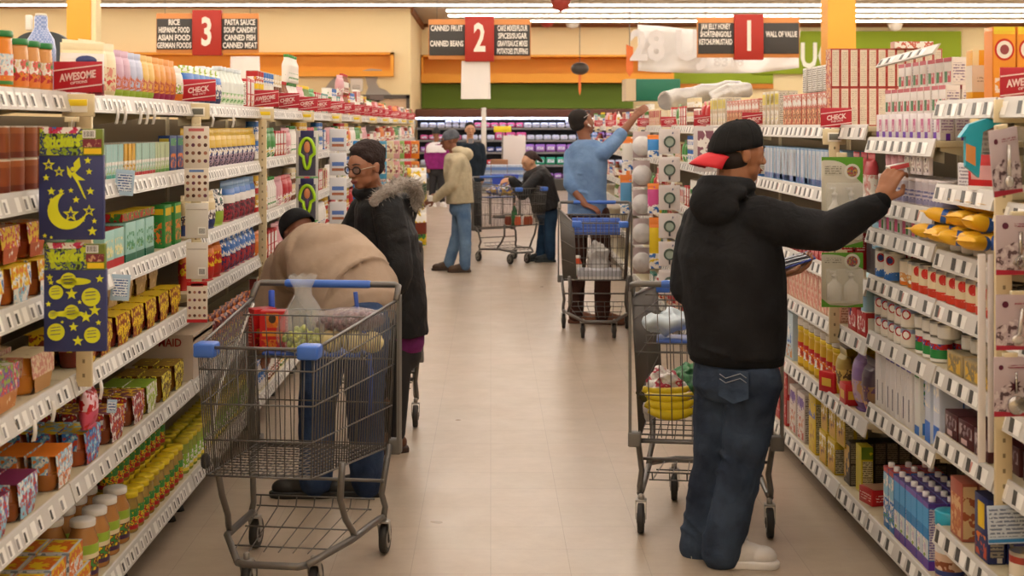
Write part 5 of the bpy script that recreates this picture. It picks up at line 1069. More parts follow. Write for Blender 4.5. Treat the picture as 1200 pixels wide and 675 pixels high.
# ============ hanging cards and clip strips ============
def card_root(name, x, y, z, lab, cat='card', grp=None, rz=0): 
    o = empty(name, (x, y, z), rz); tag(o, lab, cat, grp); return o
def star(cx, cz, r, n=5, inner=.42, rot=pi/2, y=-.004):
    return [(cx+(r if i % 2 == 0 else r*inner)*cos(rot+pi*i/n), y, cz+(r if i % 2 == 0 else r*inner)*sin(rot+pi*i/n)) for i in range(2*n)]
def disc(cx, cz, r, y=-.004, n=20, sz=1): return [(cx+r*cos(2*pi*i/n), y, cz+r*sz*sin(2*pi*i/n)) for i in range(n)]
def flatp(b, poly, m, t=.0008): b.prism(poly, (0, -t, 0), m)
glow = mat('d8dc20', .5, emit=0); navy = mat('2b3468', .45)
def sticker_sheet(x0, x1, y0, y1, Z, moon, lab):
    a, c = P(x0, y0, Z), P(x1, y1, Z); w = c.x-a.x; h = a.z-c.z
    o = card_root('sticker_sheet', (a.x+c.x)/2, Z, c.z, lab, 'stickers', None, .06)
    b = MB(); b.bbox((-w/2, -.002, 0), (w/2, .022, h*.745), navy, .003); b.build('board', o)
    hd = MB(); hd.bbox((-w/2*.98, -.004, h*.735), (w/2*.98, .018, h*.97), mat('6a7a20', .5), .003)
    hd.quad([(-w/2*.95, -.0045, h*.74), (w*.18, -.0045, h*.74), (w*.18, -.0045, h*.97), (-w/2*.95, -.0045, h*.97)], art(['1f2a28', '8aa81c', '2a3a6a', 'b8c82c'], 55))
    hd.quad([(-w*.4, -.005, h*.93), (w*.1, -.005, h*.93), (w*.16, -.005, h*.985), (-w*.45, -.005, h*.985)], art([BL, RD, 'c8366a', W_], 50))
    hd.quad([(w*.2, -.005, h*.75), (w*.47, -.005, h*.75), (w*.47, -.005, h*.8), (w*.2, -.005, h*.8)], m_(YE))
    hd.quad([(w*.18, -.005, h*.81), (w*.47, -.005, h*.81), (w*.47, -.005, h*.88), (w*.18, -.005, h*.88)], art(['3a2a28', 'c89a7a', '7a2a3a'], 70))
    hd.quad([(w*.18, -.0055, h*.89), (w*.38, -.0055, h*.89), (w*.38, -.0055, h*.96), (w*.18, -.0055, h*.96)], txt('e0e0e0', '3a3a3a', 0.1))
    for k in range(9): hd.quad([(w*(.20+.018*k), -.006, h*.9), (w*(.207+.018*k+.004*(k % 3 == 0)), -.006, h*.9), (w*(.207+.018*k+.004*(k % 3 == 0)), -.006, h*.95), (w*(.20+.018*k), -.006, h*.95)], m_('2a2a2a'))
    hh = hd.build('header', o)
    lettering('Stickers', m_('c8dc2c'), w*.24, frame((-w*.13, -.0065, h*.855), (1, 0, .05), (0, 0, 1)), hh, sx=.72, offset=.004, extrude=.001)
    b = MB(); s = w
    if moon:
        n = 18; out = [(-.06*s+.30*s*cos(t), -.003, .34*h*.745+.29*s*sin(t)) for t in [pi*.62+pi*1.32*i/n for i in range(n+1)]]
        inn = [(.03*s+.23*s*cos(t), -.003, .40*h*.745+.24*s*sin(t)) for t in [pi*.68+pi*1.14*i/n for i in range(n+1)]]
        vs = out+inn; b.add([(p[0], p[1]-.0012, p[2]) for p in vs], [(i, i+1, n+2+i, n+1+i) for i in range(n)], glow)
        H7 = h*.745
        for cx, cz, r in ((-.34, .88, .1), (-.18, .8, .09), (-.38, .73, .055), (-.3, .57, .07), (-.15, .57, .05), (0, .58, .045), (.26, .93, .06), (.28, .8, .055), (.3, .57, .065), (.28, .34, .10), (.0, .3, .13), (.18, .24, .05), (.33, .1, .08), (-.3, .47, .04), (.08, .47, .06), (.36, .22, .045), (-.4, .05, .04), (-.3, .03, .03)):
            flatp(b, star(cx*s, cz*H7, r*s), glow)
            if r > .085: flatp(b, star(cx*s, cz*H7, r*s*.5, y=-.0052), navy)
        # fairy
        flatp(b, [(x*s, -.004, z*H7) for x, z in ((0, .78), (.05, .72), (.1, .66), (.2, .5), (.24, .47), (.16, .62), (.11, .7), (.22, .7), (.1, .76), (.05, .8))], glow)
        flatp(b, disc(.03*s, .83*H7, .035*s), glow); flatp(b, [(x*s, -.004, z*H7) for x, z in ((.06, .78), (.04, .9), (.13, .97), (.15, .86))], glow); flatp(b, [(x*s, -.004, z*H7) for x, z in ((.02, .78), (-.06, .87), (-.05, .77), (.0, .72))], glow)
    else:
        H7 = h*.745
        for cx, cz, r in ((-.3, .72, .115), (.26, .66, .15), (-.3, .24, .14), (.28, .2, .13), (-.05, .48, .12), (-.35, .45, .07), (-.1, .86, .13)):
            flatp(b, disc(cx*s, cz*H7, r*s), glow)
            for q in (-.35, .1, .45): flatp(b, [((cx-.6*r)*s, -.0052, (cz*H7+q*r*s)), ((cx+.5*r)*s, -.0052, (cz*H7+(q+.12)*r*s)), ((cx+.5*r)*s, -.0052, (cz*H7+(q+.2)*r*s)), ((cx-.6*r)*s, -.0052, (cz*H7+(q+.08)*r*s))], navy)
        for cx, cz, w2, h2 in ((-.02, .85, .28, .05), (-.1, .46, .26, .04)): flatp(b, disc(cx*s, cz*H7, w2*s, sz=h2/w2*1.2), glow)
        for cx, cz, r in ((-.4, .9, .06), (-.05, .7, .1), (-.38, .84, .05), (.08, .6, .04), (.18, .42, .1), (-.02, .3, .08), (.38, .35, .05), (-.2, .36, .03), (.4, .88, .07), (.05, .13, .09), (.32, .5, .1), (-.42, .58, .05)):
            flatp(b, star(cx*s, cz*H7, r*s), glow)
    b.build('glow_stickers', o)
    b = MB(); b.tube([(0, .01, h*.97), (0, .0, h*1.0), (.004, 0, h*1.05)], .0016, m_('d8d4cc'), 5); b.bbox((-.02, .0, h*1.03), (.02, .012, h*1.075), m_('d8cba8'), .002); b.build('hook', o)
sticker_sheet(46, 121, 147, 281, 3.90, True, 'upper dark blue glow sticker sheet with a yellow crescent moon and stars')
sticker_sheet(52, 124, 282, 412, 3.92, False, 'lower dark blue glow sticker sheet with yellow planets and stars')
# column of small sticker cards beyond
Z = 5.72
for i, (y0, y1, lab) in enumerate(((148, 197, 'topmost small white card of brown faces on the column of sticker cards'), (197, 236, 'second small white card of brown faces on the column of sticker cards'), (238, 279, 'blank grey-backed card with a barcode, upper one in the column'), (284, 327, 'blank grey-backed card with a barcode, lower one in the column'), (330, 378, 'red-edged cream card of small pictures at the bottom of the column'))):
    a, c = P(215+i*1.0, y0, Z), P(245-i*.5, y1, Z); w = c.x-a.x; h = a.z-c.z
    o = card_root('sticker_card', (a.x+c.x)/2, Z-.0*i, c.z, lab, 'stickers')
    b = MB(); b.bbox((-w/2, 0, 0), (w/2, .006, h), m_('dfd3c4' if i not in (2, 3) else 'd6d0c8'), .0015)
    if i in (0, 1, 4):
        if i == 4: b.quad([(-w/2, -.001, h*.9), (w/2, -.001, h*.9), (w/2, -.001, h), (-w/2, -.001, h)], m_(RD)); b.quad([(-w/2, -.001, 0), (w/2, -.001, 0), (w/2, -.001, h*.08), (-w/2, -.001, h*.08)], m_(RD))
        for r in range(4):
            for q in range(4): b.quad(disc(-w*.36+q*w*.24, h*(.17+.19*r), w*.075, y=-.001, n=9), m_(['8a5a44', '5a3428', 'a8705a', '6a3a50'][(r*3+q) % 4]))
        b.quad([(-w*.3, -.001, h*.88), (w*.3, -.001, h*.88), (w*.3, -.001, h*.95), (-w*.3, -.001, h*.95)], m_('6a88c0' if i == 1 else 'c86a6a'))
    else:
        b.quad([(w*.05, -.001, h*.1), (w*.4, -.001, h*.1), (w*.4, -.001, h*.32), (w*.05, -.001, h*.32)], m_('f0eeea'))
        for q in range(7): b.quad([(w*(.1+.04*q), -.0018, h*.13), (w*(.12+.04*q), -.0018, h*.13), (w*(.12+.04*q), -.0018, h*.28), (w*(.1+.04*q), -.0018, h*.28)], m_('3a3836'))
        b.quad([(-w*.45, -.001, h*.8), (w*.45, -.001, h*.8), (w*.45, -.001, h*.83), (-w*.45, -.001, h*.83)], m_('b8b0a8'))
    b.build('card', o)
    b = MB(); b.bbox((-.018, .004, h*.96), (.018, .012, h*1.06), m_('d8cba8'), .002); b.build('hook', o)
# green bottle-brush hangers
Z = 8.9
for y0, y1, lab in ((153, 207, 'upper lime green bottle-shaped utensil on a dark blue card'), (209, 258, 'lower lime green bottle-shaped utensil on a dark blue card')):
    a, c = P(347, y0, Z), P(373, y1, Z); w = c.x-a.x; h = a.z-c.z
    o = card_root('baby_utensil_card', (a.x+c.x)/2, Z, c.z, lab, 'utensil')
    b = MB(); b.bbox((-w*.5, .0, 0), (w*.5, .006, h), m_('c9c8c4'), .002); b.bbox((-w*.3, -.004, h*.84), (w*.3, 0, h*1.0), m_('2a2a5c'), .003); b.bbox((-w*.38, -.003, h*.02), (w*.38, 0, h*.86), m_('4a4a5c'), .01); b.build('card', o)
    b = MB(); pts = []
    for i in range(28):
        t = 2*pi*i/28; r = .34 if sin(t) > -.2 else .22
        pts.append((w*r*cos(t)*(1-.25*(sin(t) < 0)), -.012, h*.5+h*.33*sin(t)))
    b.tube(pts, .011, m_('a8d81c', .3), 8, closed=True); b.build('loop', o)
    b = MB(); b.ell((0, -.008, h*.64), (w*.14, .008, h*.13), m_('d88a5a')); b.ell((0, -.008, h*.4), (w*.1, .008, h*.12), m_('5a3a6a')); b.build('toy_figure', o)
# white packet strip behind the woman
Z = 10.7
for i in range(4):
    y0 = 151+28.5*i; a, c = P(386, y0, Z), P(406, y0+26, Z); w = c.x-a.x; h = a.z-c.z
    o = card_root('white_packet', (a.x+c.x)/2, Z, c.z, '%s white packet with a blue band on the strip beside the curly-haired head' % ['topmost', 'second', 'third', 'lowest'][i], 'packet')
    b = MB(); b.bbox((-w/2, 0, 0), (w/2, .02, h), m_('dcdce0'), .006); b.quad([(-w*.35, -.001, h*.42), (w*.35, -.001, h*.42), (w*.35, -.001, h*.6), (-w*.35, -.001, h*.6)], m_('5a7ac0')); b.quad([(-w*.35, -.001, h*.2), (w*.35, -.001, h*.2), (w*.35, -.001, h*.32), (-w*.35, -.001, h*.32)], m_('a8684a')); b.build('packet', o)
    b = MB(); b.tube([(0, .01, h), (0, .01, h*1.1)], .004, m_('d8cba8'), 5); b.build('hook', o)
# far hangers on the left: narrow strips of merchandise
cc = [('2f8ad0', 'blue'), ('c01c28', 'red'), ('3a3438', 'dark grey'), ('4a9ac0', 'green and blue'), ('d8c8a0', 'cream'), ('d8a0a0', 'pink'), ('8ab05a', 'green'), ('c02c28', 'red and white'), ('e0801c', 'orange')]
for i, x in enumerate((409, 418, 427, 439, 447, 454, 462, 470, 480)):
    Zs = 2096/(CX-x)*.99; c = cc[i]; k = Zs/F
    for j in range(4 if i < 8 else 2):
        a = P(x, 165+(24*j)+(i == 8)*0, Zs)
        w = .05+.01*(i % 3); h = 21*k
        o = card_root('hanging_packet', a.x+.085, Zs, a.z-h, '%s hanging packet, %s down its strip behind the fur-hooded woman' % (c[1], ['first', 'second', 'third', 'fourth'][j]), 'packet')
        b = MB(); b.bbox((-w, 0, 0), (w, .02, h), m_(c[0]), .01); b.quad([(-w*.7, -.001, h*.3), (w*.7, -.001, h*.3), (w*.7, -.001, h*.8), (-w*.7, -.001, h*.8)], art([c[0], W_, CR, '8a3a4a'], 25)); b.build('packet', o)
# ---------------- right side
def soap_pack(y0, y1, lab):
    Z = 5.48; a, c = P(963, y0, Z), P(1011, y1, Z); w = c.x-a.x; h = a.z-c.z
    o = card_root('soap_dispenser_pack', (a.x+c.x)/2, Z, c.z, lab, 'packet', None, -.05)
    b = MB(); b.bbox((-w/2, 0, 0), (w/2, .006, h), m_('c3bfae'), .002)
    g = m_('5a9c28'); n = 14
    for (cx, cz, sx_, sz_) in ((1, 1, -1, -1),):
        pass
    vs = [(w/2, -.001, h*(.72)), (w/2, -.001, h), (-w*.45, -.001, h), (-w*.45, -.001, h*.965)]
    arc = [(-w*.45+(w*.8)*(i/n), -.001, h*.965-(h*.20)*(i/n)**3.2) for i in range(n+1)]
    b.quad([(-w/2, -.001, h)]+[(-w/2, -.001, h*.955)]+arc+[(w/2, -.001, h*.70), (w/2, -.001, h)], g)
    b.quad([(-w/2, -.001, 0), (w/2, -.001, 0), (w/2, -.001, h*.07), (w*.1, -.001, h*.02), (-w*.3, -.001, h*.04), (-w/2, -.001, h*.16)], g)
    b.quad(disc(w*.24, h*.84, w*.19, y=-.0016), m_('d8d8cc')); b.quad(disc(w*.24, h*.84, w*.13, y=-.0022), art(['7a4a4a', 'c8a040', '5a5a6a', 'b84a3a'], 90))
    b.quad([(-w*.42, -.0016, h*.80), (-w*.02, -.0016, h*.80), (-w*.02, -.0016, h*.9), (-w*.42, -.0016, h*.9)], txt('c3bfae', '8a8878', 110))
    b.build('card', o)
    for sx_ in (-.2, .2):
        bt_ = MB(); mt = mat('dcd9d0', .25)
        bt_.lathe([(.003, h*.12), (w*.17, h*.13), (w*.18, h*.3), (w*.17, h*.42), (w*.06, h*.5), (w*.05, h*.56), (w*.075, h*.565), (w*.075, h*.6), (w*.03, h*.61), (w*.03, h*.66), (.002, h*.665)], mt, 14, o=(sx_*w, -.012, 0), sy=.6)
        bt_.box((sx_*w-w*.12, -.018, h*.64), (sx_*w+w*.03, -.006, h*.67), mt); bt_.build('dispenser', o)
    cv = MB(); cv.bbox((-w*.44, -.05, h*.1), (w*.44, -.045, h*.72), film('e8e8e2', .22), .003); 
    cv.build('clear_cover', o)
    b = MB(); b.bbox((-.02, 0, h*.99), (.02, .012, h*1.05), m_('d8cba8'), .002); b.build('hook', o)
soap_pack(184, 290, 'upper green and white pack of soap dispensers hanging in front of the sleeve')
soap_pack(296, 360, 'lower green and white pack of soap dispensers below the outstretched arm')
# utensil cards at the near edge
def utensil(x0, x1, y0, y1, Z, kind, lab, rz=0, ry=0):
    a, c = P(x0, y0, Z), P(x1, y1, Z); w = c.x-a.x; h = a.z-c.z
    o = card_root('utensil_card', (a.x+c.x)/2, Z, c.z, lab, 'utensil', None, rz); o.rotation_euler[1] = ry
    b = MB(); b.bbox((-w/2, 0, 0), (w/2, .004, h), m_('b9a9ae'), .0015)
    b.quad([(-w/2, -.001, 0), (w/2, -.001, 0), (w/2, -.001, h*.05), (-w/2, -.001, h*.09)], m_('a82038'))
    b.quad([(-w/2, -.001, h*.09), (w*.5, -.001, h*.05), (w*.5, -.001, h*.45), (-w*.1, -.001, h*.55), (-w*.5, -.001, h*.4)], art(['8a7a7c', '5a4448', 'b9a9ae', 'cfc4c6'], 45))
    b.quad(disc(-w*.3, h*.82, w*.07, y=-.0014), m_('5a1c38')); b.quad([(-w*.1, -.0014, h*.80), (w*.4, -.0014, h*.80), (w*.4, -.0014, h*.86), (-w*.1, -.0014, h*.86)], txt('b9a9ae', '8a3a50', 150))
    b.build('card', o)
    b = MB()
    if kind == 'strainer':
        b.ell((w*.1, -.012, h*.2), (w*.27, .012, w*.27), mat('b8b4b0', .25, .8)); b.tube([(w*.1, -.01, h*.4), (w*.1, -.01, h*.75)], .003, mat('b8b4b0', .25, .8), 6); b.build('strainer', o)
        st = MB(); flatp(st, star(w*.1, h*.5, w*.22, n=8, inner=.4, y=-.003), m_('4a1c2a')); st.build('star_anise_print', o)
    elif kind == 'whisk':
        for q in (-1, -.5, .5, 1): b.tube([(0, -.01, h*.35), (q*w*.16, -.01, h*.2), (0, -.01, h*.1)], .0022, mat('b8b4b0', .25, .8), 5)
        b.tube([(0, -.01, h*.35), (0, -.01, h*.72)], .005, mat('b8b4b0', .25, .8), 6); b.build('whisk', o)
    else:
        b.tube([(-w*.05, -.01, h*.2), (w*.05, -.01, h*.75)], .006, mat('d0ccc8', .25, .6), 6); b.ell((-w*.06, -.012, h*.2), (w*.14, .008, h*.09), mat('d0ccc8', .25, .6)); b.build('spoon', o)
    b = MB(); b.bbox((-.02, 0, h*.98), (.02, .014, h*1.06), m_('d8cba8'), .002); b.build('hook', o)
utensil(1158, 1206, 150, 228, 3.70, 'spoon', 'grey-mauve utensil card tilted on its hook above the others, at the picture edge', rz=.5, ry=-.12)
utensil(1166, 1222, 252, 322, 3.70, 'whisk', 'grey-mauve card with a hanging whisk, second from the top', rz=.1)
utensil(1166, 1222, 345, 410, 3.70, 'spoon', 'grey-mauve card with a metal scoop, third from the top', rz=.1)
utensil(1164, 1206, 418, 488, 3.68, 'strainer', 'grey-mauve card with a round strainer and a star anise picture, lowest of the cards', rz=.1)
# round white sponge cards and magnifier cards
Z = 12.3
for i in range(5):
    y = 170+34*i; p = P(752, y, Z); k = Z/F
    o = card_root('round_brush_card', p.x, Z, p.z-17*k, '%s white round puff on the hanging strip behind the blue shopping basket handle' % ['topmost', 'second', 'third', 'fourth', 'lowest'][i], 'sponge')
    b = MB(); b.bbox((-10*k, .02, 2*k), (10*k, .03, 33*k), m_('c8b4b4'), .004); b.build('card', o)
    b = MB(); b.ell((0, -.03, 16*k), (11.5*k, .07, 12*k), mat('dedad8', .8, bump=.6, bscale=40)); b.build('puff', o)
Z = 10.0
for i in range(6):
    y = 148+33*i; a, c = P(772, y+3, Z), P(797, y+32, Z); w = c.x-a.x; h = a.z-c.z; k = Z/F
    o = card_root('magnifier_card', (a.x+c.x)/2, Z, c.z, '%s white card with a small round hand mirror on the strip beside the black jacket' % ['topmost', 'second', 'third', 'fourth', 'fifth', 'lowest'][i], 'card')
    b = MB(); b.bbox((-w/2, .0, 0), (w/2, .01, h), m_('d0c8c6'), .003); b.quad([(-w*.45, -.001, h*.78), (w*.45, -.001, h*.78), (w*.45, -.001, h*.9), (-w*.45, -.001, h*.9)], art(['5a5a78', 'd0c8c6'], 30)); b.build('card', o)
    b = MB(); b.tube([(w*.24*cos(2*pi*q/16), -.008, h*.48+w*.24*sin(2*pi*q/16)) for q in range(16)], .007, m_('4a5a50'), 6, closed=True); b.tube([(0, -.008, h*.48-w*.24), (0, -.008, h*.08)], .007, m_('3a3a40'), 6); b.build('rim', o)
    b = MB(); b.quad([(w*.24*cos(2*pi*q/16), -.006, h*.48+w*.24*sin(2*pi*q/16)) for q in range(16)], m_('9aa69a', .2)); b.build('lens', o)
Z = 11.0
for i, (x, y0, y1, c, lab) in enumerate(((766, 158, 184, '3a8ad0', 'blue and orange hanging pack beside the mirror cards'), (766, 215, 250, 'c84a8a', 'pink hanging pack beside the white puffs'), (768, 255, 315, 'e0c01c', 'yellow hanging bag between the white puffs and the mirror cards'), (742-6, 160, 200, 'd8d4cc', 'pale strip of packets beside the topmost white puff'), (734, 205, 250, '5a9ac8', 'light blue packet on the strip near the blue cart handle'))):
    a, c2 = P(x-7, y0, Z+(i > 2)*2), P(x+7, y1, Z+(i > 2)*2); w = c2.x-a.x; h = a.z-c2.z
    pr_ = P_pouch('hanging_bag', w, h, .05, [(.3, art([c, W_, BL], 20)), (.8, m_(c)), (1, art([c, OR], 20))]); place(pr_, ((a.x+c2.x)/2, a.y, c2.z), -pi/2, lab, 'bag')
# ============ shopping carts ============
wire = mat('5f5b57', .38, .35); plast = mat('6c6965', .45, .1); tubem = mat('6a6662', .35, .4); blue = mat('3f6cc4', .4); rubber = mat('2a2826', .6); hubm = mat('a09c96', .35, .3)
def make_cart():
    root = bpy.data.objects.new('shopping_cart', None); kids = []
    wr, wf = .30, .205                      # half widths rear / front
    zr0, zf0, zr1, zf1 = .41, .50, 1.0, .945
    yr, yf = -.45, .45
    def pt(u, v, s):                        # side wall point: u 0 rear..1 front, v 0 bottom..1 top
        w = wr+(wf-wr)*u; w = w*(.9+.1*v)
        z = (zr0+(zf0-zr0)*u)*(1-v)+(zr1+(zf1-zr1)*u)*v
        return V((s*w, yr+(yf-yr)*u+.03*(v-.5)*u, z))
    b = MB()
    for s in (-1, 1):
        n = 32
        for i in range(n+1): b.tube([pt(i/n, 0, s), pt(i/n, 1, s)], .0025, wire, 4)
        for v, r in ((0, .004), (.28, .003), (.56, .003), (.83, .003), (1, .006)): b.tube([pt(i/6, v, s) for i in range(7)], r, wire, 6)
    n = 12
    for i in range(1, n):
        t = i/n; b.tube([pt(1, 0, -1).lerp(pt(1, 0, 1), t), pt(1, 1, -1).lerp(pt(1, 1, 1), t)], .0021, wire, 4)
    for v, r in ((0, .004), (.28, .003), (.56, .003), (.83, .003), (1, .006)): b.tube([pt(1, v, -1), pt(1, v, 1)], r, wire, 6)
    kids.append((kid(b, 'basket'), []))
    b = MB()
    for i in range(1, 15): t = i/15; b.tube([pt(0, 0, -1).lerp(pt(0, 0, 1), t), pt(1, 0, -1).lerp(pt(1, 0, 1), t)], .0021, wire, 4)
    for i in range(15): u = i/14; b.tube([pt(u, 0, -1), pt(u, 0, 1)], .0024, wire, 4)
    kids.append((kid(b, 'basket_floor'), []))
    # rear gate
    b = MB()
    for i in range(13): t = i/12; b.tube([pt(0.02, 0, -1).lerp(pt(0.02, 0, 1), t), pt(.02, .93, -1).lerp(pt(.02, .93, 1), t)], .0021, wire, 4)
    for v in (0.02, .3, .6, .93): b.tube([pt(.02, v, -1), pt(.02, v, 1)], .003, wire, 5)
    kids.append((kid(b, 'rear_gate'), []))
    # child seat
    b = MB()
    for i in range(9): t = (i+.5)/9; x = -.24+.48*t; b.tube([(x, -.42, .80), (x, -.20, .80), (x, -.16, .97)], .0021, wire, 4)
    for y, z in ((-.42, .80), (-.20, .80), (-.17, .90), (-.16, .97)): b.tube([(-.25, y, z), (.25, y, z)], .003, wire, 5)
    sp = MB(); sp.bbox((-.2, -.42, .80), (.2, -.24, .812), mat('3557a8', .4), .004)
    kids.append((kid(b, 'child_seat'), [kid(sp, 'seat_panel')]))
    # handle
    b = MB(); b.tube([(-.30, -.43, 1.0), (-.297, -.49, 1.05), (-.28, -.5, 1.055), (.28, -.5, 1.055), (.297, -.49, 1.05), (.30, -.43, 1.0)], .013, tubem, 10)
    g = MB(); g.cap((-.17, -.5, 1.055), (.17, -.5, 1.055), .0165, .0165, blue, 12)
    kids.append((kid(b, 'handle'), [kid(g, 'blue_grip')]))
    # rear side plates
    for s in (-1, 1):
        b = MB(); b.prism([(s*.302, -.475, .39), (s*.302, -.425, .39), (s*.302, -.43, 1.0), (s*.302, -.475, 1.02)], (s*.012, 0, 0), plast); b.bbox((min(s*.262, s*.316), -.48, .38), (max(s*.262, s*.316), -.43, .44), plast, .006); kids.append((kid(b, 'side_plate'), []))
    # blue corner bumpers
    for s in (-1, 1):
        b = MB(); p = pt(1, 1, s); b.bbox((min(p.x-s*.06, p.x+s*.014), p.y-.06, p.z-.035), (max(p.x-s*.06, p.x+s*.014), p.y+.014, p.z+.014), blue, .008); kids.append((kid(b, 'corner_bumper'), []))
    # chassis
    fy = .24
    b = MB()
    for s in (-1, 1):
        b.tube([(s*.235, .20, .50), (s*.22, .17, .36), (s*.222, .10, .27), (s*.236, .05, .215), (s*.238, .03, .188)], .0125, tubem, 8)
        b.tube([(s*.275, -.42, .42), (s*.275, -.36, .36), (s*.262, -.33, .25), (s*.27, -.36, .19), (s*.27, -.33, .155)], .0125, tubem, 8)
        b.tube([(s*.27, -.34, .155), (s*.262, -.30, .16), (s*.235, .07, .185), (s*.125, fy+.04, .155)], .0135, tubem, 8)
    b.tube([(-.125, fy+.04, .155), (-.10, fy+.055, .153), (.10, fy+.055, .153), (.125, fy+.04, .155)], .0135, tubem, 8)
    b.tube([(-.27, -.33, .30), (.27, -.33, .30)], .007, tubem, 6)
    b.tube([(-.272, -.45, .40), (.272, -.45, .40)], .008, tubem, 6)
    kids.append((kid(b, 'chassis'), []))
    b = MB()
    rk = lambda x, y: (x*(1-(y+.3)*.52), y, .20-.03*(y+.3)/.5)
    for i in range(7): x = -.22+.44*i/6; b.tube([(x, -.3, .235), rk(x, -.28), rk(x, .2)], .0027, wire, 4)
    for y in (-.28, -.05, .15): b.tube([rk(-.235, y), rk(.235, y)], .0032, wire, 5)
    b.tube([(-.24, -.3, .235), (.24, -.3, .235)], .0035, wire, 5)
    kids.append((kid(b, 'bottom_rack'), []))
    # brace strut
    for x, y, tl_ in ((-.125, fy-.06, 1), (.125, fy-.06, 1), (-.265, -.36, 0), (.265, -.36, 0)):
        f = MB(); oy = -.03 if tl_ else -.02
        for s in (-1, 1): f.prism([(x+s*.02, y+.02, .13), (x+s*.02, y-.015, .13), (x+s*.02, y+oy-.012, .06), (x+s*.02, y+oy+.012, .055)], (s*.003, 0, 0), hubm)
        f.bbox((x-.023, y-.018, .128), (x+.023, y+.024, .136), hubm, .002); f.lathe([(.012, .135), (.012, .155), (.005, .16)], hubm, 10, o=(x, y, 0))
        w = MB()
        def disk(r, hw, m, bev=.004):
            ring = []
            for xx, rr in ((-hw, r-bev), (-hw+bev, r), (hw-bev, r), (hw, r-bev)):
                ring.append([(x+xx, y+oy+rr*cos(2*pi*k/22), .0625+rr*sin(2*pi*k/22)) for k in range(22)])
            w.rings(ring, m)
        disk(.0615, .014, rubber); disk(.040, .0155, mat('8d8984', .4), .002); disk(.022, .018, rubber, .002)
        kids.append((kid(f, 'caster'), [kid(w, 'wheel')]))
    return proto(root, kids, .6, 1.05, .95)
cart = make_cart()
place(cart, (-.735, 5.10, 0), pi-.136, 'grey wire shopping cart nearest on the aisle floor, holding grapes and melons', 'shopping cart')
place(cart, (-.69, 8.10, 0), .0, 'grey shopping cart mostly hidden behind the woman in the fur-hooded coat', 'shopping cart')
place(cart, (.94, 6.05, 0), -.13, 'grey shopping cart with bananas in front of the man in the backward cap', 'shopping cart')
place(cart, (.868, 11.1, 0), pi-.03, 'grey shopping cart in front of the man in the light blue shirt', 'shopping cart')
place(cart, (.27, 17.0, 0), -2.6, 'grey shopping cart the woman in the black puffer jacket leans over', 'shopping cart')
# the loose belt and the metal rod of the near cart belong to it
cartA = [o for o in COL.objects if o.name.startswith('shopping_cart')][0]
b = MB()
b.tube([(.13*-1, -.44, 1.03), (-.135, -.45, .96), (-.15, -.40, .9), (-.19, -.38, .86)], .009, mat('274a9a', .6), 6); b.tube([(-.19, -.38, .86), (-.21, -.37, .7), (-.205, -.38, .55)], .012, mat('2f55a8', .6), 6); b.build('seat_belt', cartA)
b = MB(); b.tube([(.22, -.44, 1.03), (.222, -.45, .95), (.218, -.44, .86)], .013, mat('2448b0', .6), 6); b.build('seat_belt', cartA)
b = MB(); b.tube([(.285, -.40, .98), (.25, .1, .75), (.2, .40, .55)], .0065, mat('dcd8d0', .35, .4), 6); b.cap((.2, .40, .55), (.198, .41, .53), .017, .015, rubber); b.build('metal_rod', cartA)
MA = Matrix.Translation((-.735, 5.10, 0)) @ Matrix.Rotation(pi-.136, 4, 'Z')
MC = Matrix.Translation((.94, 6.05, 0)) @ Matrix.Rotation(-.13, 4, 'Z')
MD = Matrix.Translation((.868, 11.1, 0)) @ Matrix.Rotation(pi-.03, 4, 'Z')
ME = Matrix.Translation((.27, 17.0, 0)) @ Matrix.Rotation(-2.6, 4, 'Z')
MBc = Matrix.Translation((-.69, 8.10, 0))
def inc(M, p): return M @ V(p)
# ---- contents of the near cart (in the child seat): x>0 in cart = left in the picture
cof = P_box('coffee_bag', .10, .07, .155, m_('a01820'), [(.0, .0, 1, 1, m_('c01c1c')), (.25, .58, .75, .95, m_('e8c020')), (.1, .36, .9, .5, m_('e0a02c')), (.05, .04, .95, .28, art(['c8501c', YE, '8a1018'], 26))], [(.3, .1, .7, .9, txt('a01820', 'd89080', 80))])
b = MB(); b.quad([(.002, .015*cos(t), .125+.018*sin(t)) for t in [2*pi*i/12 for i in range(12)]], m_('3a2a1c')); cof.kids.append((kid(b, 'picture'), []))
place(cof, inc(MA, (.165, -.27, .815)), MA.to_euler().z+pi/2+.1, 'red coffee bag with a yellow emblem in the near cart seat', 'bag')
place(cof, inc(MA, (.215, -.34, .815)), MA.to_euler().z+pi/2+.8, 'second red coffee bag tucked behind the first in the near cart seat', 'bag')
# bag of green grapes: individual grapes are a bunch
def grapes(name, n, R, r, c, c2, seed, sq=.6):
    rr = random.Random(seed); b = MB()
    for i in range(n):
        p = V((rr.gauss(0, 1), rr.gauss(0, 1), rr.gauss(0, 1))); p.normalize(); p *= rr.uniform(.55, 1)
        b.ell((p.x*R[0], p.y*R[1], R[2]+p.z*R[2]+r*.2), (r, r, r*1.2), c if rr.random() < .65 else c2, seg=8, nr=6)
    return b
def plastic_bag(name, R, H, seed, alpha=.22, col='e8eef0'):
    rr = random.Random(seed); b = MB(); rs = []
    n = 22
    for j in range(12):
        t = j/11; rad = [.6, .95, 1.0, 1.0, .95, .85, .7, .5, .34, .3, .45, .6][j]
        rs.append([V(((R[0]*rad)*cos(2*pi*k/n)*(1+.08*sin(5*k+seed+j)), (R[1]*rad)*sin(2*pi*k/n)*(1+.08*cos(7*k+j)), H*t+.006*sin(3*k+2*j)*(j > 0))) for k in range(n)])
    b.rings(rs, film(col, alpha, .12, 1.0, 26), True, (True, False))
    return b
ob = empty('grape_bag', inc(MA, (.04, -.27, .815))); tag(ob, 'clear plastic bag of green grapes in the near cart seat', 'fruit bag')
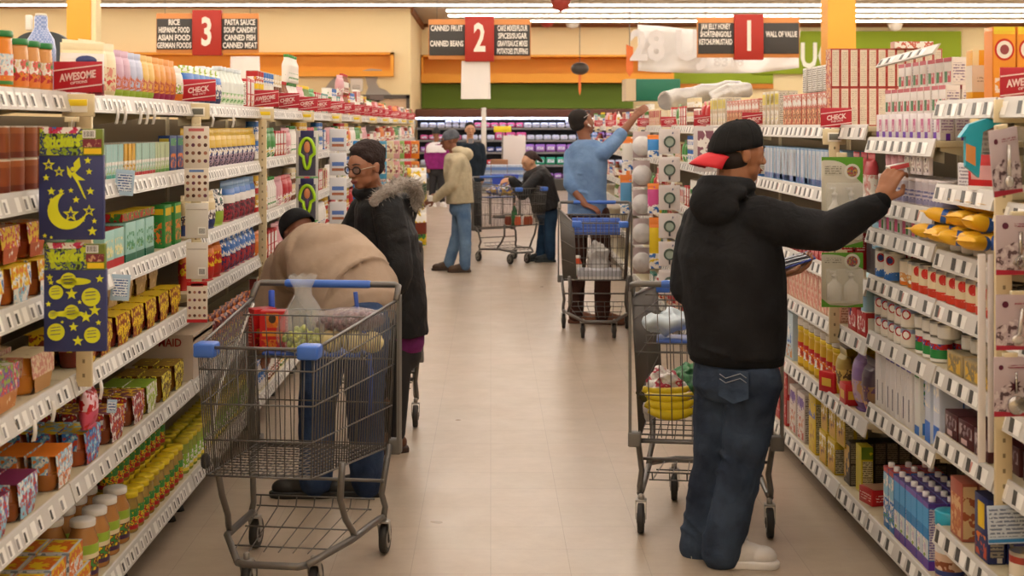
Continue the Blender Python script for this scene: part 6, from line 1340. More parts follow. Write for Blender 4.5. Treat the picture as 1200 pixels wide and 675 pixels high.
gb = grapes('g', 90, (.085, .065, .045), .0115, mat('b4b82a', .3), mat('8f9a1e', .3), 3).build('green_grapes', ob)
plastic_bag('p', (.10, .075), .30, 1).build('plastic_bag', ob)
ob = empty('grape_bag', inc(MA, (-.145, -.28, .90)), .1); tag(ob, 'printed plastic bag of dark purple grapes lying on the melons', 'fruit bag')
grapes('g', 110, (.13, .06, .035), .0115, mat('4a2a34', .3), mat('6a4048', .35), 5).build('purple_grapes', ob)
b = MB(); b.ell((0, 0, .042), (.145, .072, .05), film('d8c8cc', .30, .1, 1.0, 30)); b.build('plastic_bag', ob)
b = MB(); b.bbox((-.04, .055, .01), (.0, .072, .03), m_('cfc8c0'), .002); b.build('tag', ob)
mel = mat('d8c894', .45, bump=.2)
for i, (x, y, r) in enumerate(((-.075, -.275, .044), (-.165, -.27, .045), (-.235, -.28, .042))):
    b = MB(); b.ell((0, 0, r), (r*1.1, r, r), mel, seg=20, nr=14); b.tube([(0, 0, 2*r-.002), (.004, 0, 2*r+.006)], .004, m_('6a5a34'), 5)
    tag(b.build('melon', loc=inc(MA, (x, y, .813))), '%s pale yellow melon under the purple grapes' % ['first', 'middle', 'last'][i], 'melon')
# ---- bananas, bags in the right cart
root = empty('banana_bunch', inc(MC, (-.145, -.335, .44)), .1); root.scale = (1.1, 1.1, 1.1); tag(root, 'bunch of yellow bananas in the cart beside the jeans', 'bananas')
bm_ = mat('d8bc18', .4); btip = mat('4a4418', .6)
for i in range(6):
    b = MB(); rs = []; pts = []; rad = []
    off = -.04+.018*i
    for j in range(9):
        t = j/8; a = -.9+1.8*t
        pts.append((.115*sin(a), off+.02*cos(a)*i*.2, .05+.022*(i % 3)-.055*(cos(a)-1)*1.0+.012*i*.3)); rad.append(.018*sin(pi*min(.96, max(.08, t)))**.5+.003)
    b.tube(pts, rad, bm_, 7); b.build('banana', root)
b = MB(); b.cap((-.10, .0, .105), (-.125, .0, .13), .012, .008, btip); b.build('stem', root)
def crumple(name, loc, R, mt, lab, cat, seed, seg=20):
    rr = random.Random(seed); b = MB(); rs = []
    for i in range(1, 12):
        u = pi*i/12; rs.append([V((R[0]*sin(u)*cos(2*pi*k/seg), R[1]*sin(u)*sin(2*pi*k/seg), R[2]-R[2]*cos(u)))*(1+rr.uniform(-.09, .09)) for k in range(seg)])
    b.rings(rs, mt); o = b.build(name, loc=loc); tag(o, lab, cat)
    m = o.modifiers.new('r', 'REMESH'); m.mode = 'VOXEL'; m.voxel_size = .009; m.use_smooth_shade = True
    t = bpy.data.textures.new('crumple', 'VORONOI'); t.noise_scale = .07; d = o.modifiers.new('d', 'DISPLACE'); d.texture = t; d.strength = .07; d.mid_level = .55
    return o
crumple('grocery_bag', inc(MC, (-.17, -.17, .47)), (.10, .08, .09), art(['d8ccca', 'b83a50', 'd8ccca', W_], 22), 'red and white crumpled grocery bag behind the bananas', 'bag', 2)
crumple('grocery_bag', inc(MC, (-.05, .1, .48)), (.09, .09, .07), art(['2a6a3c', '3a7a4a', '1f5a34'], 20), 'dark green bag of vegetables beside the bananas', 'bag', 4)
crumple('plastic_bag', inc(MC, (-.235, -.24, .44)), (.035, .06, .055), mat('c4bcbc', .3, alpha=.9), 'grey translucent bag at the corner of the cart with bananas', 'bag', 5)
crumple('plastic_bag', inc(MC, (-.16, -.31, .815)), (.09, .06, .055), mat('c4d2dc', .3), 'pale blue plastic bag in the child seat of the cart with bananas', 'bag', 6)
crumple('grocery_bag', inc(MC, (.16, -.05, .45)), (.10, .15, .07), art(['5a4a44', '8a6a5a', 'b8a8a0'], 18), 'brown packaged groceries in the cart on the far side of the jeans', 'bag', 8)
b = P_jar('soda_bottle', .035, .24, m_('d8d4d0'), mat('4a3430', .1), [(.5, m_('5a3a34')), (1, m_('6a4a44'))], .02, .4)
place(b, inc(MC, (.22, -.28, .42)), 0, 'dark glass bottle with a pale cap in the cart behind the jeans', 'bottle')
# ---- behind the fur-hooded woman
crumple('grocery_bag', inc(MBc, (.20, -.1, .46)), (.08, .14, .16), art(['d8b8bc', 'e8dcdc', 'c88a98'], 14), 'pink and white packed bag in the cart behind the fur-hooded woman', 'bag', 9)
crumple('grocery_bag', inc(MBc, (.20, .0, .78)), (.08, .1, .06), art(['d8a090', 'e8d8d0'], 14), 'peach package on top in the cart behind the fur-hooded woman', 'bag', 10)
# ---- cart D
b = MB(); b.bbox((-.2, -.26, .80), (.2, -.23, .94), mat('4468c4', .5), .01)
for i in range(1, 5): b.box((-.2, -.232, .80+.028*i), (.2, -.226, .806+.028*i), mat('6a8cdc', .5))
cd_ = b.build('blue_seat_back'); cartD = [o for o in COL.objects if o.name.startswith('shopping_cart')][3]; cd_.parent = cartD
crumple('plastic_bag', inc(MD, (.0, .1, .50)), (.09, .09, .13), film('c8c4c0', .6, .2), 'clear bag standing in the cart of the man in the light blue shirt', 'bag', 12)
oj = P_jar('sauce_bottle', .035, .17, m_('e8e4dc'), mat('c84a1c', .3), [(1, m_('e0dcd4'))], .02, .6)
place(oj, inc(MD, (.13, .12, .49)), 0, 'orange-red bottle in the cart of the man in the light blue shirt', 'bottle')
gry = P_box('egg_tray', .34, .22, .07, m_('a8a8ae'), [(0, 0, 1, .3, m_('c8c4c0'))])
place(gry, inc(MD, (.0, .35, .495)), MD.to_euler().z+pi/2, 'grey flat carton on the floor of the cart of the blue-shirted man', 'carton')
# ---- cart E
for i, (x, y, c, nm) in enumerate(((-.12, .28, 'b8522c', 'rust'), (-.05, .33, 'a04a2c', 'brown'), (.06, .30, 'd8603a', 'orange-red'), (.14, .2, '8a3a24', 'dark rust'))):
    jr = P_jar('sauce_jar', .04, .12, m_('d8c8b0'), m_(c), [(1, m_(c))], .015, .8); place(jr, inc(ME, (x, y, .49)), 0, '%s jar standing in the cart under the puffer jacket sleeve' % nm, 'jar')
jr = P_jar('wine_bottle', .036, .28, m_('c89a8a'), m_('1f5a34'), [(1, m_('2a7a44'))], .03, .35); place(jr, inc(ME, (-.0, .12, .47)), 0, 'tall green bottle standing in the cart under the puffer jacket sleeve', 'bottle')
crumple('grocery_bag', inc(ME, (.0, -.28, .82)), (.2, .09, .07), art(['3a7a44', W_, '3f5fc4', 'c8a040'], 14), 'green, white and blue packages in the seat of the far cart', 'bag', 14)
# ============ people ============
skinA, skinB, skinC, skinD = mat('9c6848', .5), mat('84543c', .5), mat('b98a6a', .5), mat('96644a', .5)
def remesh(o, vox, smooth=6, disp=0, dsize=.08, fac=.5, depth=1):
    m = o.modifiers.new('r', 'REMESH'); m.mode = 'VOXEL'; m.voxel_size = vox; m.use_smooth_shade = True
    if disp:
        t = bpy.data.textures.new('folds', 'CLOUDS'); t.noise_scale = dsize; t.noise_depth = depth
        d = o.modifiers.new('d', 'DISPLACE'); d.texture = t; d.strength = disp; d.mid_level = .5; d.texture_coords = 'LOCAL'
    s = o.modifiers.new('s', 'SMOOTH'); s.factor = fac; s.iterations = smooth
    return o
def basis(fwd, up=(0, 0, 1)):
    f = V(fwd).normalized(); u = V(up); r = f.cross(u).normalized(); u = r.cross(f)
    return Matrix((r, f, u)).transposed()
def head(b, c, B, s=1, ears=True, nose=1):
    """c: centre of the head; B columns right, forward, up. About 0.23 m tall at s = 1"""
    c = V(c); T = lambda x, y, z: c+B @ V((x*s, y*s, z*s))
    E = lambda p, r: b.ell(T(*p), [q*s for q in r], M=B, seg=18, nr=12)
    E((0, -.018, .032), (.077, .096, .082)); E((0, .02, .01), (.070, .078, .085)); E((0, .035, -.04), (.056, .052, .062)); E((0, .052, -.082), (.030, .032, .024)); E((0, -.01, -.045), (.058, .06, .06))
    for q in (-1, 1):
        E((q*.036, .058, -.020), (.022, .022, .021)); b.cap(T(q*.012, .088, .026), T(q*.045, .072, .028), .009*s, .008*s)
        E((q*.034, .032, -.055), (.022, .032, .028))
        if ears: E((q*.078, -.008, -.004), (.009, .019, .030)); E((q*.082, -.014, .008), (.006, .014, .016))
        E((q*.011, .101, -.026), (.0085, .010, .008))
        b.cap(T(q*.016, .090, -.052), T(0, .094, -.052), .0055*s, .007*s); b.cap(T(q*.014, .086, -.062), T(0, .090, -.063), .006*s, .008*s)
    b.cap(T(0, .086, .016), T(0, .108, -.021), .008*s, .0125*s)
    return T
def face_bits(par, c, B, s=1, brow='2a1a12', lip='8a4a3c', eyes=True, loc=V((0, 0, 0))):
    c = V(c); T = lambda x, y, z: c+B @ V((x*s, y*s, z*s))-loc
    for q in (-1, 1):
        b = MB(); b.ell(T(q*.031, .0765, .008), (.0115*s, .010*s, .0075*s), mat('d8cfc6', .3), M=B, seg=12, nr=8)
        b.ell(T(q*.031, .0845, .0075), (.0055*s, .003*s, .0058*s), mat('21140e', .2), M=B, seg=10, nr=6); b.build('eye', par)
        b = MB(); b.cap(T(q*.014, .098, .032), T(q*.032, .092, .036), .0028*s, .0036*s, mat(brow, .8), sq=.8); b.cap(T(q*.032, .092, .036), T(q*.050, .078, .031), .0036*s, .002*s, mat(brow, .8), sq=.8); b.build('eyebrow', par)
    b = MB(); b.tube([T(-.022, .088, -.056), T(-.01, .0985, -.0545), T(0, .100, -.056), T(.01, .0985, -.0545), T(.022, .088, -.056)], .0042*s, mat(lip, .5), 6)
    b.tube([T(-.018, .087, -.0625), T(0, .0975, -.0655), T(.018, .087, -.0625)], .0042*s, mat(lip, .5), 6); b.build('lips', par)
def hand(b, wrist, d, nrm, curl=.6, s=1, side=1, spread=.0, thumb=.6):
    """wrist position, finger direction d, palm normal nrm (out of the palm), side +1 when the thumb is on d x nrm"""
    d = V(d).normalized(); n = V(nrm); n = (n-d*n.dot(d)).normalized(); t = d.cross(n)*side
    w = V(wrist); k = s
    P_ = lambda a, bb, c: w+d*a*k+t*bb*k+n*c*k
    b.cap(P_(.0, 0, 0), P_(.035, 0, 0), .024*k, .026*k, sq=.8, axis=t); 
    for q, L in ((.030, .9), (.010, 1.0), (-.010, .95), (-.029, .78)):
        b.cap(P_(.02, q*.6, 0), P_(.088, q, 0), .014*k, .0105*k)
        a0 = P_(.088, q*(1+spread), 0); ang = 0; p = a0; rad = [.0098, .0088, .0078, .007]
        for j, l in enumerate((.040*L, .026*L, .022*L)):
            ang += curl*(.9 if j == 0 else 1.0)
            dd = d*cos(ang)+n*sin(ang)+t*q*spread*6*(j == 0)
            p2 = p+dd*l*k; b.cap(p, p2, rad[j]*k, rad[j+1]*k); p = p2
    a = P_(.022, .028, .006); c1 = P_(.055, .052, .018*(1+thumb)); c2 = P_(.082, .052-.02*thumb, .026+.02*thumb); 
    b.cap(P_(.01, .012, .004), a, .016*k, .014*k); b.cap(a, c1, .0135*k, .011*k); b.cap(c1, c2, .0108*k, .0088*k)
def torso(b, spine, ax, k=1.0, dk=None, top=True, wd=(.165, .15, .172, .168), dp=(.115, .10, .125, .10), cap0=True):
    """spine: list of 4 points pelvis, waist, chest, shoulders; ax: unit vector to the person's right"""
    dk = dk or k; pts = [V(p) for p in spine]; rs = []; n = 24
    S = []
    for i in range(len(pts)-1):
        for q in range(4):
            t = q/4; S.append((pts[i].lerp(pts[i+1], t), wd[i]+(wd[i+1]-wd[i])*t, dp[i]+(dp[i+1]-dp[i])*t, (pts[i+1]-pts[i]).normalized()))
    S.append((pts[-1], wd[-1], dp[-1], (pts[-1]-pts[-2]).normalized()))
    if top: e = S[-1]; S.append((e[0]+e[3]*.035, e[1]*.72, e[2]*.85, e[3])); S.append((e[0]+e[3]*.055, e[1]*.4, e[2]*.65, e[3]))
    if cap0: e = S[0]; S.insert(0, (e[0]-e[3]*.05, e[1]*.8, e[2]*.8, e[3]))
    for c, w, d, t in S:
        a = V(ax); a = (a-t*a.dot(t)).normalized(); f = t.cross(a)
        rs.append([c+a*w*k*(abs(cos(2*pi*j/n))**.85)*(1 if cos(2*pi*j/n) >= 0 else -1)+f*d*dk*sin(2*pi*j/n) for j in range(n)])
    b.rings(rs)
def limb(b, pts, rad, sq=1):
    for i in range(len(pts)-1): b.cap(pts[i], pts[i+1], rad[i], rad[i+1], sq=sq, seg=16)
def shoe(par, ankle, d, L, upper, sole, loc, s=1, name='shoe', boot=0):
    """ankle point above the heel; ground at z=0"""
    d = V(d); d.z = 0; d.normalize(); sdx = V((-d.y, d.x, 0)); a = V(ankle); a.z = 0
    g = lambda f, w, z: a+d*(f*L)+sdx*w+V((0, 0, z))
    def outline(k, z):
        prof = [(-.26, 0), (-.24, .026), (-.1, .034), (.2, .036), (.45, .046), (.62, .045), (.72, .028), (.75, 0)]
        pts = [g(f*k+(.24)*(1-k)*.0, w*k*s, z) for f, w in prof]+[g(f*k, -w*k*s, z) for f, w in reversed(prof[1:-1])]
        return [p-loc for p in pts]
    u = MB(); B = Matrix((d, sdx, V((0, 0, 1)))).transposed()
    u.ell(g(-.02, 0, .05)-loc, (.22*L, .031*s, .045), M=B); u.ell(g(.25, 0, .048)-loc, (.34*L, .037*s, .05), M=B); u.ell(g(.50, 0, .042)-loc, (.235*L, .043*s, .042), M=B)
    u.cap(g(.0, 0, .06)-loc, g(.0, 0, .09+boot)-loc, .034*s, .04*s+.01*(boot > 0)); u.cap(g(.05, 0, .085)-loc, g(.35, 0, .065)-loc, .035*s, .03*s)
    o = u.build(name, par, upper); remesh(o, .006, 4)
    q = MB(); q.rings([outline(1, .0), outline(1.03, .008), outline(1.03, .022), outline(.98, .03)], sole, True); q.build('sole', o)
    return o
class Fig:
    def __init__(s, loc, label, name='person', cat='person', vox=.008):
        s.loc = V(loc); s.root = empty(name, loc); tag(s.root, label, cat); s.vox = vox
    def part(s, b, name, m, vox=None, smooth=5, disp=0, dsize=.08, parent=None, depth=1):
        b.v = [tuple(V(p)-s.loc) for p in b.v]
        o = b.build(name, parent or s.root, m)
        return remesh(o, vox or s.vox, smooth, disp, dsize, depth=depth)
    def raw(s, b, name, parent=None):
        b.v = [tuple(V(p)-s.loc) for p in b.v]; return b.build(name, parent or s.root)
def folds(b, p0, p1, r0, r1, n, ax, amp=.012, seed=0):
    """soft rings of cloth round a limb"""
    rr = random.Random(seed); p0, p1 = V(p0), V(p1); t = (p1-p0).normalized()
    for i in range(n):
        u = (i+.5)/n+rr.uniform(-.05, .05); c = p0.lerp(p1, u); r = r0+(r1-r0)*u
        a = V(ax); a = (a-t*a.dot(t)).normalized(); f = t.cross(a); k = 12; ph = rr.uniform(0, 6.28); pts = []
        for j in range(k): 
            an = 2*pi*j/k*.62+ph; pts.append(c+a*cos(an)*(r-amp*.35)+f*sin(an)*(r-amp*.35)+t*(.03*sin(an*1.3+ph)))
        b.tube(pts, [amp*(.3+.7*sin(pi*j/(k-1))) for j in range(k)], None, 7)

# ------------------------------------------------ 1. man in the black hooded jacket
Z0 = 5.40
th = .62; fwd = V((sin(th), cos(th), 0)); rgt = V((cos(th), -sin(th), 0))
f1 = Fig((.97, 5.4, 0), 'person in a black hooded jacket and backward cap with red brim, reaching to a shelf', vox=.0075)
spine = [P(864, 425, 5.29), P(862, 375, 5.29), P(857, 300, 5.29), P(858, 243, 5.29)]
neckb = P(858, 216, 5.29); hc = P(866, 181, 5.29)
SR, SL = P(896, 255, 5.18), P(818, 262, 5.41)
ER, WR = P(972, 272, 5.10), P(1030, 238, 4.98)
EL, WL = P(826, 335, 5.44), P(908, 322, 5.58)
HR_, HL_ = P(884, 438, 5.22), P(842, 436, 5.35); KR, KL = P(871, 540, 5.26), P(836, 540, 5.38)
AR, AL = P(846, 640, 5.28), P(818, 636, 5.42)
B1 = basis((.90, .28, -.07))
b = MB(); torso(b, spine, rgt, .88); T = head(b, hc, B1, 1.0); b.cap(neckb-V((0, 0, .05)), hc-V((.02, 0, .06)), .068, .066)
limb(b, [SR, ER, WR], [.055, .045, .03]); limb(b, [SL, EL, WL], [.055, .045, .03]); limb(b, [HR_, KR, AR], [.09, .06, .045]); limb(b, [HL_, KL, AL], [.09, .06, .045])
for a_, d_ in ((AR, V((1, -.05, 0))), (AL, V((.9, .25, 0)))): b.cap((a_.x, a_.y, .06), V((a_.x, a_.y, .045))+d_*.14, .035, .025)
hand(b, WR+V((.006, .0, .012)), (.42, .05, .9), (.55, .75, -.25), .62, 1.0, side=-1, thumb=.5)
hand(b, WL+V((.01, 0, 0)), (.9, .12, .28), (-.1, -.35, .95), .38, 1.0, side=1, thumb=.3)
f1.part(b, 'body', skinA, vox=.0045, smooth=4)
face_bits(f1.root, hc, B1, 1, loc=f1.loc)
# short hair at the nape and sideburn
b = MB(); b.ell(T(0, -.034, -.012), (.0765, .082, .062), M=B1, seg=18, nr=12); f1.part(b, 'hair', mat('241a16', .95), vox=.006, smooth=3)
# cap
b = MB(); n = 26
def dome(T, B, r, zb, zt, tilt=.0, n=26, rows=9):
    rs = []
    for i in range(rows+1):
        u = (pi/2)*min(i/rows, .9995); rs.append([T(r[0]*cos(u)**.75*cos(2*pi*k/n)*(1 if i < rows else .02), -.018+r[1]*cos(u)**.75*sin(2*pi*k/n)*(1 if i < rows else .02), zb+(zt-zb)*sin(u)**.95+tilt*cos(u)**.75*sin(2*pi*k/n)) for k in range(n)])
    return rs
blackc = cloth('1c1c1d', '121213', 20, fine=500, bump=.2)
b.rings(dome(T, B1, (.0885, .110), .018, .132, tilt=.026), blackc, True, (False, True))
o = f1.raw(b, 'cap'); sd = o.modifiers.new('s', 'SOLIDIFY'); sd.thickness = .003
c_ = MB()
for k in range(6):
    an = pi*k/6
    pts = []
    for q in range(17):
        u = pi*q/16; x_, z_ = cos(u), sin(u)
        x_ = abs(x_)**.75*(1 if x_ > 0 else -1); pts.append(T(.0897*x_*cos(an+.3), -.018+.1112*x_*sin(an+.3), .018+.1152*z_**.95+.026*x_*sin(an+.3)))
    c_.tube(pts, .0011, mat('0f0f10', .9), 4)
f1.raw(c_, 'seam', o)
c_ = MB(); c_.lathe([(.008, 0), (.007, .004), (.003, .006)], blackc, 10, o=T(0, -.018, .131)); f1.raw(c_, 'button', o)
br = MB(); rs = []; n = 12
for j in range(6):
    v = j/5; row_ = []
    for i in range(n+1):
        a = -.95+1.9*i/n; ext = .085*(1-abs(a/1.0)**2.4*.75)
        y_ = -.018-(.100*cos(a)+ext*v); x_ = .083*sin(a)*(1+.04*v); z_ = -.004-.018*v-.03*v*v+.016*(a*a)*-1*.9+.002
        row_.append(T(x_, y_, z_))
    rs.append(row_)
vs = [p for r in rs for p in r]; br.add(vs, [(j*(n+1)+i, j*(n+1)+i+1, (j+1)*(n+1)+i+1, (j+1)*(n+1)+i) for j in range(5) for i in range(n)], mat('c41826', .6), True)
q = f1.raw(br, 'brim', o); sd = q.modifiers.new('s', 'SOLIDIFY'); sd.thickness = .004
# grey shirt collar
b = MB(); b.lathe([(.066, -.02), (.07, .0), (.066, .018), (.060, .02)], mat('8f8b8e', .9), 20, o=neckb+V((0, .0, .015))); f1.raw(b, 'shirt_collar')
# hooded jacket
jk = cloth('202124', '151517', 7, fine=420, bump=.4)
b = MB(); torso(b, [P(863, 417, 5.29), P(862, 370, 5.29), P(856, 300, 5.29), P(858, 246, 5.29)], rgt, 1.0, wd=(.192, .205, .212, .175), dp=(.145, .155, .165, .125), cap0=False)
limb(b, [SR+V((-.02, 0, -.0)), SR.lerp(ER, .5)+V((0, 0, -.01)), ER, ER.lerp(WR, .55), WR+V((-.012, 0, -.012))], [.088, .083, .073, .064, .047])
limb(b, [SL+V((.015, 0, 0)), SL.lerp(EL, .5), EL, EL.lerp(WL, .5), WL], [.085, .08, .072, .062, .045])
b.cap(SL+V((-.02, -.02, -.05)), P(806, 335, 5.38), .07, .075)
folds(b, SR.lerp(ER, .1), ER, .08, .07, 4, (0, 0, 1), .014, 3); folds(b, ER, WR, .066, .045, 4, (0, 0, 1), .013, 5)
folds(b, P(857, 270, 5.29), P(863, 420, 5.29), .15, .16, 4, rgt, .013, 8)
# hood lying on the back, thick collar roll
hk = neckb+V((-.025, -.03, -.015))
for i in range(15):
    a0, a1 = -2.6+5.2*i/14-pi/2, -2.6+5.2*(i+1)/14-pi/2
    g = lambda a: hk+rgt*(.088*cos(a))+fwd*(.078*sin(a))+V((0, 0, .012*-sin(a)+ .008))
    b.cap(g(a0), g(a1), .027+.008*(sin(a0) < 0), .027+.008*(sin(a1) < 0))
b.ell(hk-fwd*.095+V((0, 0, -.055))-rgt*.01, (.105, .042, .08), M=Matrix((rgt, fwd, V((0, 0, 1)))).transposed())
b.ell(hk-fwd*.07+V((0, 0, -.01)), (.12, .05, .045), M=Matrix((rgt, fwd, V((0, 0, 1)))).transposed())
o = f1.part(b, 'hooded_jacket', jk, vox=.0075, smooth=4, disp=.010, dsize=.12, depth=1)
b = MB(); rs = []
hb = P(863, 414, 5.29)
for z, k in ((-.035, .93), (-.03, .96), (.02, .985), (.03, .96)): rs.append([hb+rgt*.195*k*cos(2*pi*j/32)+fwd*.150*k*sin(2*pi*j/32)+V((0, 0, z)) for j in range(32)])
b.rings(rs, cloth('141416', '0e0e10', 30, fine=500), True); f1.raw(b, 'waistband', o)
for e_, w_ in ((ER, WR), (EL, WL)):
    b = MB(); t_ = (w_-e_).normalized(); b.cap(w_-t_*.05, w_+t_*.008, .043, .038, cloth('141416', '0e0e10', 30, fine=500)); f1.raw(b, 'cuff', o)
# jeans
def denim(c1, c2): return cloth(c1, c2, 5, rough=.8, fine=600, bump=.4)
b = MB(); pel = P(863, 432, 5.29)
torso(b, [P(863, 452, 5.29), P(863, 420, 5.29)], rgt, 1, wd=(.178, .165), dp=(.135, .125), top=False)
limb(b, [HR_+V((0, 0, -.02)), HR_.lerp(KR, .5), KR, KR.lerp(AR, .55), AR+V((.0, 0, -.02))], [.106, .098, .082, .08, .078])
limb(b, [HL_+V((.01, 0, -.02)), HL_.lerp(KL, .5), KL, KL.lerp(AL, .55), AL+V((0, 0, -.02))], [.104, .092, .08, .076, .074])
folds(b, KR+V((0, 0, .08)), AR, .076, .078, 7, (1, 0, 0), .012, 12); folds(b, KL, AL, .074, .075, 6, (1, 0, 0), .011, 13); folds(b, HR_, KR, .096, .08, 4, (1, 0, 0), .012, 19)
o = f1.part(b, 'jeans', denim('39475c', '1c2638'), vox=.007, smooth=4, disp=.014, dsize=.07)
b = MB(); pc_ = pel-fwd*.133+rgt*.05+V((0, -.012, -.03)); pm = cloth('414f64', '263346', 8)
b.prism([pc_+rgt*x+V((0, 0, z)) for x, z in ((-.06, .05), (.06, .05), (.062, -.05), (0, -.075), (-.062, -.05))], -fwd*.006, pm)
for z in (.03, .012): b.tube([pc_-fwd*.008+rgt*x+V((0, 0, z+.012*sin(x*60))) for x in (-.055, -.03, 0, .03, .055)], .0016, mat('8a8f98', .8), 4)
f1.raw(b, 'back_pocket', o)
shoe(f1.root, (P(852, 650, 5.28).x, 5.27, 0), (1, -.03, 0), .26, mat('c9c4c0', .5), mat('d8d4d0', .5), f1.loc)
shoe(f1.root, (P(824, 640, 5.42).x, 5.41, 0), (.92, .3, 0), .27, mat('c9c4c0', .5), mat('d8d4d0', .5), f1.loc)
# phone
ph_ = MB(); ph_.bbox((-.072, -.038, -.004), (.072, .038, .004), mat('2c3f9a', .3), .004); ph_.bbox((-.066, -.033, .0035), (.066, .033, .0048), mat('1a2030', .1), .001)
dh = V((.9, .12, .28)).normalized(); nh = V((-.1, -.35, .95)); nh = (nh-dh*nh.dot(dh)).normalized()
Mp = Matrix((dh, nh.cross(dh), nh)).transposed().to_4x4(); Mp.translation = WL+dh*.10+nh*.034
po_ = ph_.build('mobile_phone'); po_.matrix_world = Mp; tag(po_, 'blue mobile phone held in the hand beside the black jacket', 'phone')
pk_ = P_box('tea_packet', .05, .02, .085, m_('ddd8d2'), [(.1, .1, .9, .4, art([RD, W_], 40)), (.1, .5, .9, .9, m_('4a6a5a'))], [(.1, .1, .9, .9, m_('c84a50'))])
place(pk_, P(1040, 201, 5.04), 0, 'small white packet held in the outstretched hand', 'packet', ry=1.35, rx=.1)

# ------------------------------------------------ 3. woman in the fur-hooded coat
f3 = Fig((-.5, 7.2, 0), 'person in a black coat with fur hood and round glasses, looking at the shelf', vox=.008)
hc = P(428, 196, 7.10); B3 = basis((-.66, -.72, -.18)); ax3 = basis((-.95, -.25, 0)).col[0]; fw3 = V((-.95, -.25, 0)).normalized()
sp3 = [P(462, 368, 7.2), P(458, 320, 7.2), P(447, 262, 7.2), P(440, 232, 7.2)]
b = MB(); torso(b, sp3, ax3, .85); T = head(b, hc, B3, 1.0); b.cap(P(442, 236, 7.2), hc-B3 @ V((0, .02, .05)), .055, .05)
S1, E1, W1 = P(455, 245, 7.02), P(468, 318, 6.98), P(450, 372, 7.0)
S2, E2, W2 = P(428, 245, 7.38), P(400, 300, 7.42), P(372, 318, 7.4)
limb(b, [S1, E1, W1], [.05, .04, .028]); limb(b, [S2, E2, W2], [.05, .04, .028])
hand(b, W1, (-.5, -.1, -.8), (-.7, .2, .4), .6, .92, 1); hand(b, W2, (-.9, 0, -.2), (0, 0, -1), .5, .92, 1)
H1, K1, A1 = P(468, 372, 7.12), P(468, 440, 7.10), P(464, 508, 7.12); H2_, K2, A2 = P(462, 372, 7.3), P(458, 440, 7.32), P(455, 505, 7.34)
limb(b, [H1, K1, A1], [.08, .055, .04]); limb(b, [H2_, K2, A2], [.08, .055, .04])
for a_ in (A1, A2): b.cap((a_.x, a_.y, .06), (a_.x-.1, a_.y-.03, .045), .035, .025)
f3.part(b, 'body', skinD, vox=.005, smooth=4); face_bits(f3.root, hc, B3, 1, brow='2a1a16', lip='7a3434', loc=f3.loc)
hairm = mat('2a1c1a', .95, bump=1, bscale=90)
b = MB(); 
rr = random.Random(4)
for i in range(46):
    a = rr.uniform(0, 2*pi); u = rr.uniform(.15, 1.45); p = V((.078*cos(a)*sin(u), -.026+.098*sin(a)*sin(u), .045+.082*cos(u)))
    if p.y > .035 and p.z < .085: continue
    if p.y > -.01 and p.z < .03: continue
    b.ell(T(*p), (.021, .021, .018))
b.ell(T(0, -.028, .052), (.090, .100, .092), M=B3); b.ell(T(0, -.055, .0), (.07, .06, .06), M=B3); b.ell(T(0, .012, .1), (.062, .062, .028), M=B3)
f3.part(b, 'curly_hair', hairm, vox=.006, smooth=4, disp=.010, dsize=.02)
b = MB(); gm = mat('1c1a1c', .25)
for q in (-1, 1):
    b.tube([T(q*.035+.024*cos(t), .100-abs(q*.035+.024*cos(t))*.18, .002+.0185*sin(t)) for t in [2*pi*k/18 for k in range(18)]], .0034, gm, 6, closed=True)
    b.tube([T(q*.056, .088, .006), T(q*.072, .07, .008), T(q*.082, .0, .008), T(q*.08, -.015, .0)], .0022, mat('a89a88', .3, .5), 5)
b.tube([T(-.012, .099, .008), T(0, .103, .010), T(.012, .099, .008)], .002, gm, 5)
go = f3.raw(b, 'glasses'); 
b = MB()
for q in (-1, 1): b.quad([T(q*.034+.021*cos(t), .0985-abs(q*.034+.021*cos(t))*.18, .004+.0155*sin(t)) for t in [2*pi*k/18 for k in range(18)]], mat('8a9098', .05, alpha=.3))
f3.raw(b, 'lens', go)
coat = cloth('202123', '151517', 8, rough=.6, fine=200, bump=.45)
b = MB(); torso(b, [P(468, 392, 7.2), P(464, 340, 7.2), P(452, 280, 7.2), P(444, 238, 7.2)], ax3, 1.0, wd=(.2, .205, .21, .17), dp=(.15, .155, .165, .13), cap0=False)
limb(b, [S1, S1.lerp(E1, .5), E1, E1.lerp(W1, .5), W1], [.085, .083, .075, .068, .055]); limb(b, [S2, E2, W2], [.085, .075, .055])
folds(b, S1, E1, .082, .074, 4, (0, 1, 0), .013, 2); folds(b, E1, W1, .072, .055, 3, (0, 1, 0), .013, 6); folds(b, sp3[2], sp3[0], .16, .17, 5, ax3, .016, 7)
hk = P(452, 232, 7.2)
b.ell(P(470, 248, 7.25), (.085, .095, .11)); b.ell(P(474, 264, 7.25), (.06, .07, .08))
for i in range(9): b.cap(P(438, 226, 7.2)+V((.085*cos(i*.5+1.0), .085*sin(i*.5+1.0), .0)), P(438, 226, 7.2)+V((.085*cos(i*.5+1.5), .085*sin(i*.5+1.5), .0)), .035, .035)
pass
o = f3.part(b, 'coat', coat, vox=.008, smooth=4, disp=.018, dsize=.09, depth=2)
